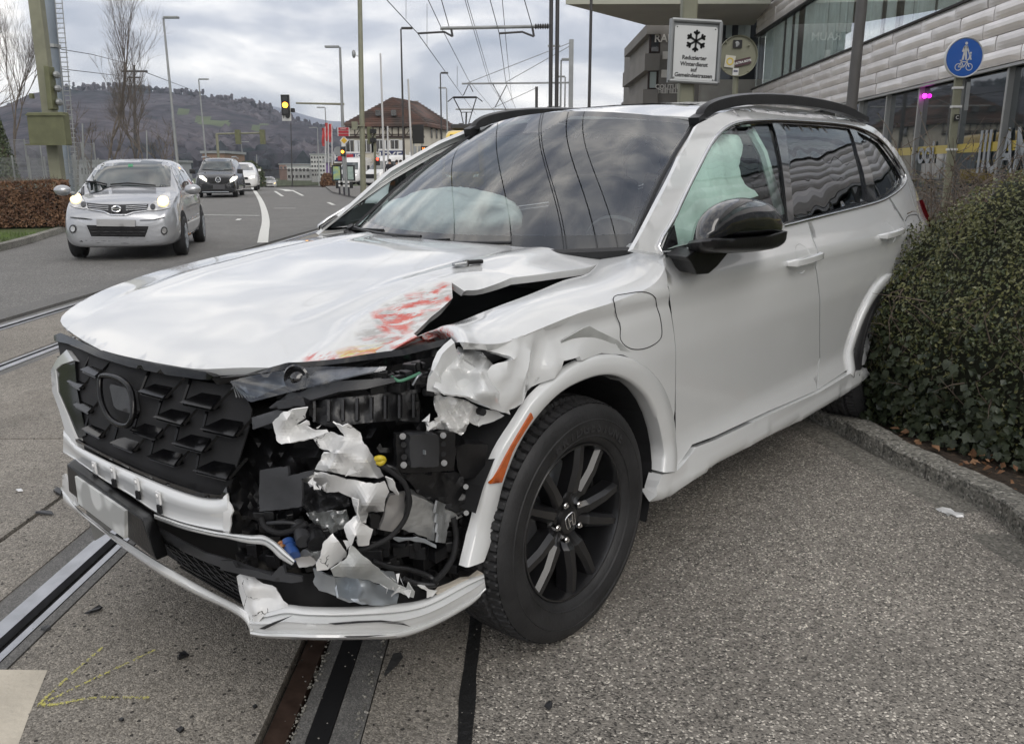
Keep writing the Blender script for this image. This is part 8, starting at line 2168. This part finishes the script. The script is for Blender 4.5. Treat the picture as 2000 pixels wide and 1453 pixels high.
# ============================================================ GREY BUILDING WITH THE BIG OVERHANG
mGreyC=M('grey_render',(.20,.19,.175),rough=.85,var=.10,vs=.6);mSoff=M('soffit',(.30,.29,.26),rough=.7,var=.08,vs=.4);mConcB=M('fair_faced_concrete',(.34,.33,.30),rough=.85,var=.12,vs=.8);mOffW=M('office_window',(.03,.034,.038),rough=.06,coat=1);mBlind=M('pale_blind',(.33,.38,.37),rough=.8)
g=empty('overhang_building',(0,0,0),'grey building with a huge flat overhanging roof slab behind the winter service sign','building')
YG=52
def G(px,py,Y=YG):return atY(px,py,Y)
def gbox(name,x0,y0,x1,y1,Y,dep,mat,par=None):
    a,c=G(x0,y0,Y),G(x1,y1,Y);m2=MB();m2.box(((a.x+c.x)/2,Y+dep/2,(a.z+c.z)/2),(abs(c.x-a.x),dep,abs(a.z-c.z)));return m2.build(name,mat,par or g)
gbox('wall',1291,30,1480,300,YG,16,mGreyC)
for (x0,x1,y0,y1) in ((1264,1292,47,67),(1260,1288,105,138),(1256,1284,175,215)):gbox('wall_band',x0,y0,x1,y1,YG-.3,10,mGreyC)
gbox('wall_band',1272,67,1292,300,YG+.25,9,mGreyC)
for (x0,x1,y0,y1) in ((1269,1289,66,104),(1266,1284,138,175)):
    w_=gbox('window',x0,y0,x1,y1,YG-.02,.2,mBeam);gbox('window_pane',x0+4,y0+3,x1-3,y1-3,YG-.08,.1,mOffW if y0<100 else mBlind,w_)
w_=gbox('window',1410,32,1478,76,YG-.05,.3,mOffW);
for x in(1420,1444,1456):gbox('blind',x,34,x+9,75,YG-.12,.1,mBlind,w_)
gbox('concrete_band',1385,15,1480,31,YG-1.0,2,mConcB);gbox('lower_wall',1370,156,1480,300,YG-.6,2,mConcB);gbox('dark_band',1405,76,1480,156,YG-.1,1,mOffW)
# slab: corner towards the viewer, underside visible
P=[G(1104,2,40),G(1250,13,31),G(1490,8,30),G(1490,20,60),G(1262,48,53)]
zs=9.1;zs=G(1104,4,44).z
def onz(px,py,z):
    d=ray(px,py);return EYE+d*((z-CAM_H)/d.z)
U=[onz(1104,8,zs),onz(1262,50,zs),onz(1480,52,zs),onz(1480,14,zs),onz(1300,10,zs),onz(1262,8,zs)]
U=[onz(1105,9,zs),onz(1262,50,zs),onz(1472,50,zs),onz(1505,8,zs)]
m2=MB();m2.add(U+[p+Vector((0,0,.55)) for p in U],[(0,1,2,3),(7,6,5,4),(0,4,5,1),(1,5,6,2),(2,6,7,3),(3,7,4,0)]);m2.build('roof_slab',mSoff,g)
m2=MB();a,c=U[0]+Vector((0,-.02,.3)),U[3]+Vector((0,-.02,.3));m2.beam(a,c,.12,.62);m2.build('slab_edge',M('slab_fascia',(.34,.34,.28),rough=.6),g)
m2=MB()
for k in range(14):
    q=a.lerp(c,k/13);m2.beam(q+Vector((0,.2,.3)),q+Vector((0,.2,1.3)),.04)
m2.beam(a+Vector((0,.2,1.3)),c+Vector((0,.2,1.3)),.05);m2.build('parapet_rail',mPoleG,g)
mWL=M('white_wall_letters',(.62,.60,.56),rough=.6)
def gt(s_,px,py,h_,flip=False):
    m=frame(G(px,py,YG-.08),(1,0,0),(0,0,1));
    if flip:m=m@Matrix.Rotation(PI,4,'Z')
    text(s_,h_,mWL,'wall_lettering',g,m,.01,bold=.01)
gt('RAUM',1306,76,.62);gt('COUTURE',1307,170,.36);gt('ATELIERS',1307,178,.36,True)
for (x0,x1,y0,y1) in ((1295,1305,101,116),(1292,1304,137,152)):gbox('wall_plaque',x0,y0,x1,y1,YG-.1,.1,mWL)
rebase(g,(14,YG,0))
# ============================================================ NEAR SIGNS
YS=9.6
t=empty('winter_service_sign',(atY(1343,260,YS).x,YS,.0),'white snowflake sign reading Reduzierter Winterdienst auf Gemeindestrassen on an olive post','sign')
L_=Vector(t.location);q=lambda px,py,Y=YS:atY(px,py,Y)-L_
m2=MB();w=.165;a=q(1341,300);c=q(1352,-40);m2.beam((a.x,.12,0),(c.x,.12,c.z),w,w,up=(0,1,0));m2.build('post',mOlive,t,bevel=.02)
C4=[q(1310,36),q(1411,42),q(1403,167),q(1304,161)]
yaw_=.10
def S4(u,v,o=0):
    "u,v in 0..1 over the plate (v down)"
    p=C4[0].lerp(C4[1],u).lerp(C4[3].lerp(C4[2],u),v);return p+Vector((0,-o,0))
m2=MB();P=[S4(0,0),S4(1,0),S4(1,1),S4(0,1)];P+=[p+Vector((0,.07,0)) for p in P];m2.add(P,[(0,1,2,3),(7,6,5,4),(0,4,5,1),(1,5,6,2),(2,6,7,3),(3,7,4,0)]);m2.build('sign_back',mPoleG,t)
m2=MB();fr=[S4(.03,.025,.02),S4(.97,.025,.02),S4(.975,.975,.02),S4(.025,.975,.02)];
for i in range(4):m2.tube([fr[i],fr[(i+1)%4]],.022,8)
m2.build('sign_frame',mPoleG,t,smooth=True)
rr=[];
for cx__,cy__,a0 in ((.86,.15,-90),(.86,.90,0),(.14,.90,90),(.14,.15,180)):
    for k in range(6):
        a=math.radians(a0+90*k/5);rr.append((cx__+.055*math.cos(a),cy__+.045*math.sin(a)))
m2=MB();n=len(rr);m2.add([S4(u,v,.012) for u,v in rr]+[S4(u,v,.020) for u,v in rr],[tuple(range(n)),tuple(range(2*n-1,n-1,-1))]+[(i,(i+1)%n,(i+1)%n+n,i+n) for i in range(n)]);m2.build('sign_plate',M('sign_plate_white',(.60,.61,.60),rough=.4,var=.03,vs=4),t)
UX=(S4(1,.5)-S4(0,.5));UY=(S4(.5,0)-S4(.5,1));sw=UX.length;sh=UY.length
for s_,v,hh in (('Reduzierter',.60,.088),('Winterdienst',.70,.088),('auf',.785,.088),('Gemeindestrassen',.875,.088)):
    text(s_,hh*sh*1.05,mSigB,'lettering',t,frame(S4(.49,v,.021),UX,UY),.001,sx=.92,bold=.0018)
m2=MB();cc=S4(.505,.335,.022);ux=UX.normalized();uy=(UY-ux*UY.dot(ux)).normalized();R0=.155*sh
for k in range(6):
    a=PI/2+k*PI/3;d=ux*math.cos(a)+uy*math.sin(a);e_=cc+d*R0;m2.beam(cc,e_,.022,.004,up=(0,1,0));m2.cyl(e_,(0,1,0),.013,.004,10)
    for s_ in(-1,1):
        d2=ux*math.cos(a+s_*.85)+uy*math.sin(a+s_*.85);b0=cc+d*R0*.66;m2.beam(b0,b0+d2*R0*.30,.021,.004,up=(0,1,0));m2.cyl(b0+d2*R0*.30,(0,1,0),.0125,.004,10)
m2.build('snowflake',mSigB,t)
for u,v in ((.13,.13),(.87,.14),(.11,.92),(.87,.93)):m2=MB();m2.cyl(S4(u,v,.022),(0,1,0),.007,.004,8);m2.build('screw',mSigB,t)
t=empty('round_sign',(atY(1434,260,13).x,13,0),'olive back of a round sign with stickers beside the snowflake sign','sign')
L_=Vector(t.location);q=lambda px,py,Y=13:atY(px,py,Y)-L_
c=q(1441,110);R0=.29
m2=MB();m2.tube([(q(1434,300).x,.06,0),(c.x,.06,c.z)],.045,10);m2.build('post',mOlive,t,smooth=True,ang=60)
m2=MB();m2.lathe(c,(0,-1,0),[(0,0.001),(0,R0*.93),(.0,R0*.95),(.03,R0*.97),(.035,R0),(.0,R0*1.01),(-.02,R0)],40);m2.build('disc',mOlive,t,smooth=True,ang=30)
ST=[((1427,99,1450,93,.015),None)]
def sticker(cx0,cy0,w,h_,rot,mat,name='sticker',o_=.02):
    p=q(cx0,cy0)+Vector((0,-o_,0));m2=MB();m2.box((0,0,0),(w,.003,h_));o=m2.build(name,mat,t);o.location=p;o.rotation_euler=(0,rot,0);return o
sticker(1440,87,.135,.115,0,mSigB);o=sticker(1425,121,.15,.17,.12,M('sticker_cream',(.55,.53,.45)));o2=sticker(1450,122,.24,.095,-.22,M('sticker_maroon',(.07,.03,.035)),o_=.026);sticker(1436,141,.09,.10,.02,mSignW)
text('ULTRA BOYS',.042,mSignW,'lettering',t,frame(q(1450,122)+Vector((0,-.030,0)),(1,0,.22),(-.22,0,1)),.001,bold=.002)
sticker(1436,140,.06,.02,.02,M('sticker_navy',(.03,.04,.10)),o_=.026)
m2=MB();p=q(1425,121)+Vector((0,-.024,0));m2.lathe(p,(0,-1,0),[(0,.035),(.002,.05),(0,.055)],18);m2.build('sticker_ring',M('sticker_yellow',(.60,.45,.06)),t)
m2=MB();m2.blob(q(1440,87)+Vector((0,-.024,0)),(.035,.003,.038),10,6,jit=.6);m2.build('sticker_print',mPoleG,t)
for px,py in ((1418,84),(1462,90),(1415,138),(1461,140)):m2=MB();m2.blob(q(px,py)+Vector((0,-.02,0)),(.018,.02,.014),8,6);m2.build('bolt',mOlive,t)
# blue pedestrian and cycle sign
t=empty('path_sign',(atY(1862,300,13.8).x,13.8,0),'round blue sign with white pedestrian, child and bicycle on an olive post','sign')
L_=Vector(t.location);YB=13.8;q=lambda px,py,Y=YB:atY(px,py,Y)-L_
c=q(1883,113);R0=.30
m2=MB();m2.beam((q(1860,360).x,.10,0),q(1886,80)+Vector((0,.10,0)),.12,.06,up=(0,1,0));m2.build('post',mOlive,t,bevel=.01)
for py in(171,208,292):m2=MB();x_=q(1883-(py-113)*.10,py);m2.box(x_+Vector((0,.10,0)),(.15,.09,.035));m2.build('band',mSignW,t)
m2=MB();x_=q(1893,190);m2.beam(q(1899,160)+Vector((0,.1,0)),q(1893,215)+Vector((0,.1,0)),.05,.03);m2.build('side_bracket',mPoleG,t)
m2=MB();x_=q(1871,230);m2.box(x_+Vector((0,.03,0)),(.09,.004,.10));m2.build('sticker',mSigB,t);text('C',.08,mSignW,'lettering',t,frame(x_+Vector((0,.02,0)),(1,0,0),(0,0,1)),.001)
m2=MB();m2.lathe(c,(0,-1,0),[(-.03,R0*1.02),(.0,R0*1.03),(.02,R0),(.01,R0*.96),(.0,R0*.95),(-.001,.001)],48);m2.build('rim',mSignW,t,smooth=True,ang=30)
m2=MB();m2.cyl(c+Vector((0,-.006,0)),(0,1,0),R0*.94,.008,48);m2.build('blue_disc',M('sign_blue',(.012,.10,.42),rough=.4,coat=.3),t)
def P2(u,v,o_=.014):return c+Vector((u*R0,-o_,v*R0))
m2=MB()
def st(a,b_,w=.03):m2.beam(P2(*a),P2(*b_),w*R0*3.3,.003,up=(0,1,0))
m2.cyl(P2(.02,.70),(0,1,0),.075*R0,.003,12);st((.02,.58),(.0,.28),.055);st((.04,.28),(.09,-.12),.03);st((-.03,.28),(-.09,-.12),.03);st((.07,.55),(.17,.30),.024);st((-.05,.55),(-.14,.28),.024)
m2.cyl(P2(.30,.22),(0,1,0),.055*R0,.003,12);st((.29,.14),(.28,.0),.035);st((.31,.0),(.36,-.12),.02);st((.26,.0),(.22,-.12),.02);st((.17,.30),(.25,.10),.016)
for u in(-.28,.30):m2.lathe(P2(u,-.48),(0,-1,0),[(0,.145*R0),(.002,.165*R0),(0,.185*R0)],22)
for a,b_ in (((-.28,-.48),(-.14,-.22)),((-.14,-.22),(.16,-.22)),((.16,-.22),(0,-.48)),((0,-.48),(-.14,-.22)),((0,-.48),(-.28,-.48)),((.30,-.48),(.16,-.22)),((.17,-.22),(.13,-.12)),((.13,-.12),(.22,-.12)),((-.14,-.22),(-.17,-.15)),((-.23,-.15),(-.10,-.15))):st(a,b_,.014)
m2.build('white_symbols',mSignW,t)
# ============================================================ AIR
mh=bpy.data.materials.new('air');mh.use_nodes=True;nt=mh.node_tree;nt.nodes.clear()
o_=nt.nodes.new('ShaderNodeOutputMaterial');pv_=nt.nodes.new('ShaderNodeVolumePrincipled');pv_.inputs['Density'].default_value=.00024;pv_.inputs['Color'].default_value=(.80,.88,1,1);pv_.inputs['Anisotropy'].default_value=.2
nt.links.new(pv_.outputs[0],o_.inputs['Volume'])
mb=MB();mb.box((0,1300,108),(5400,3500,224));hz=mb.build('haze',mh);hz['kind']='stuff'
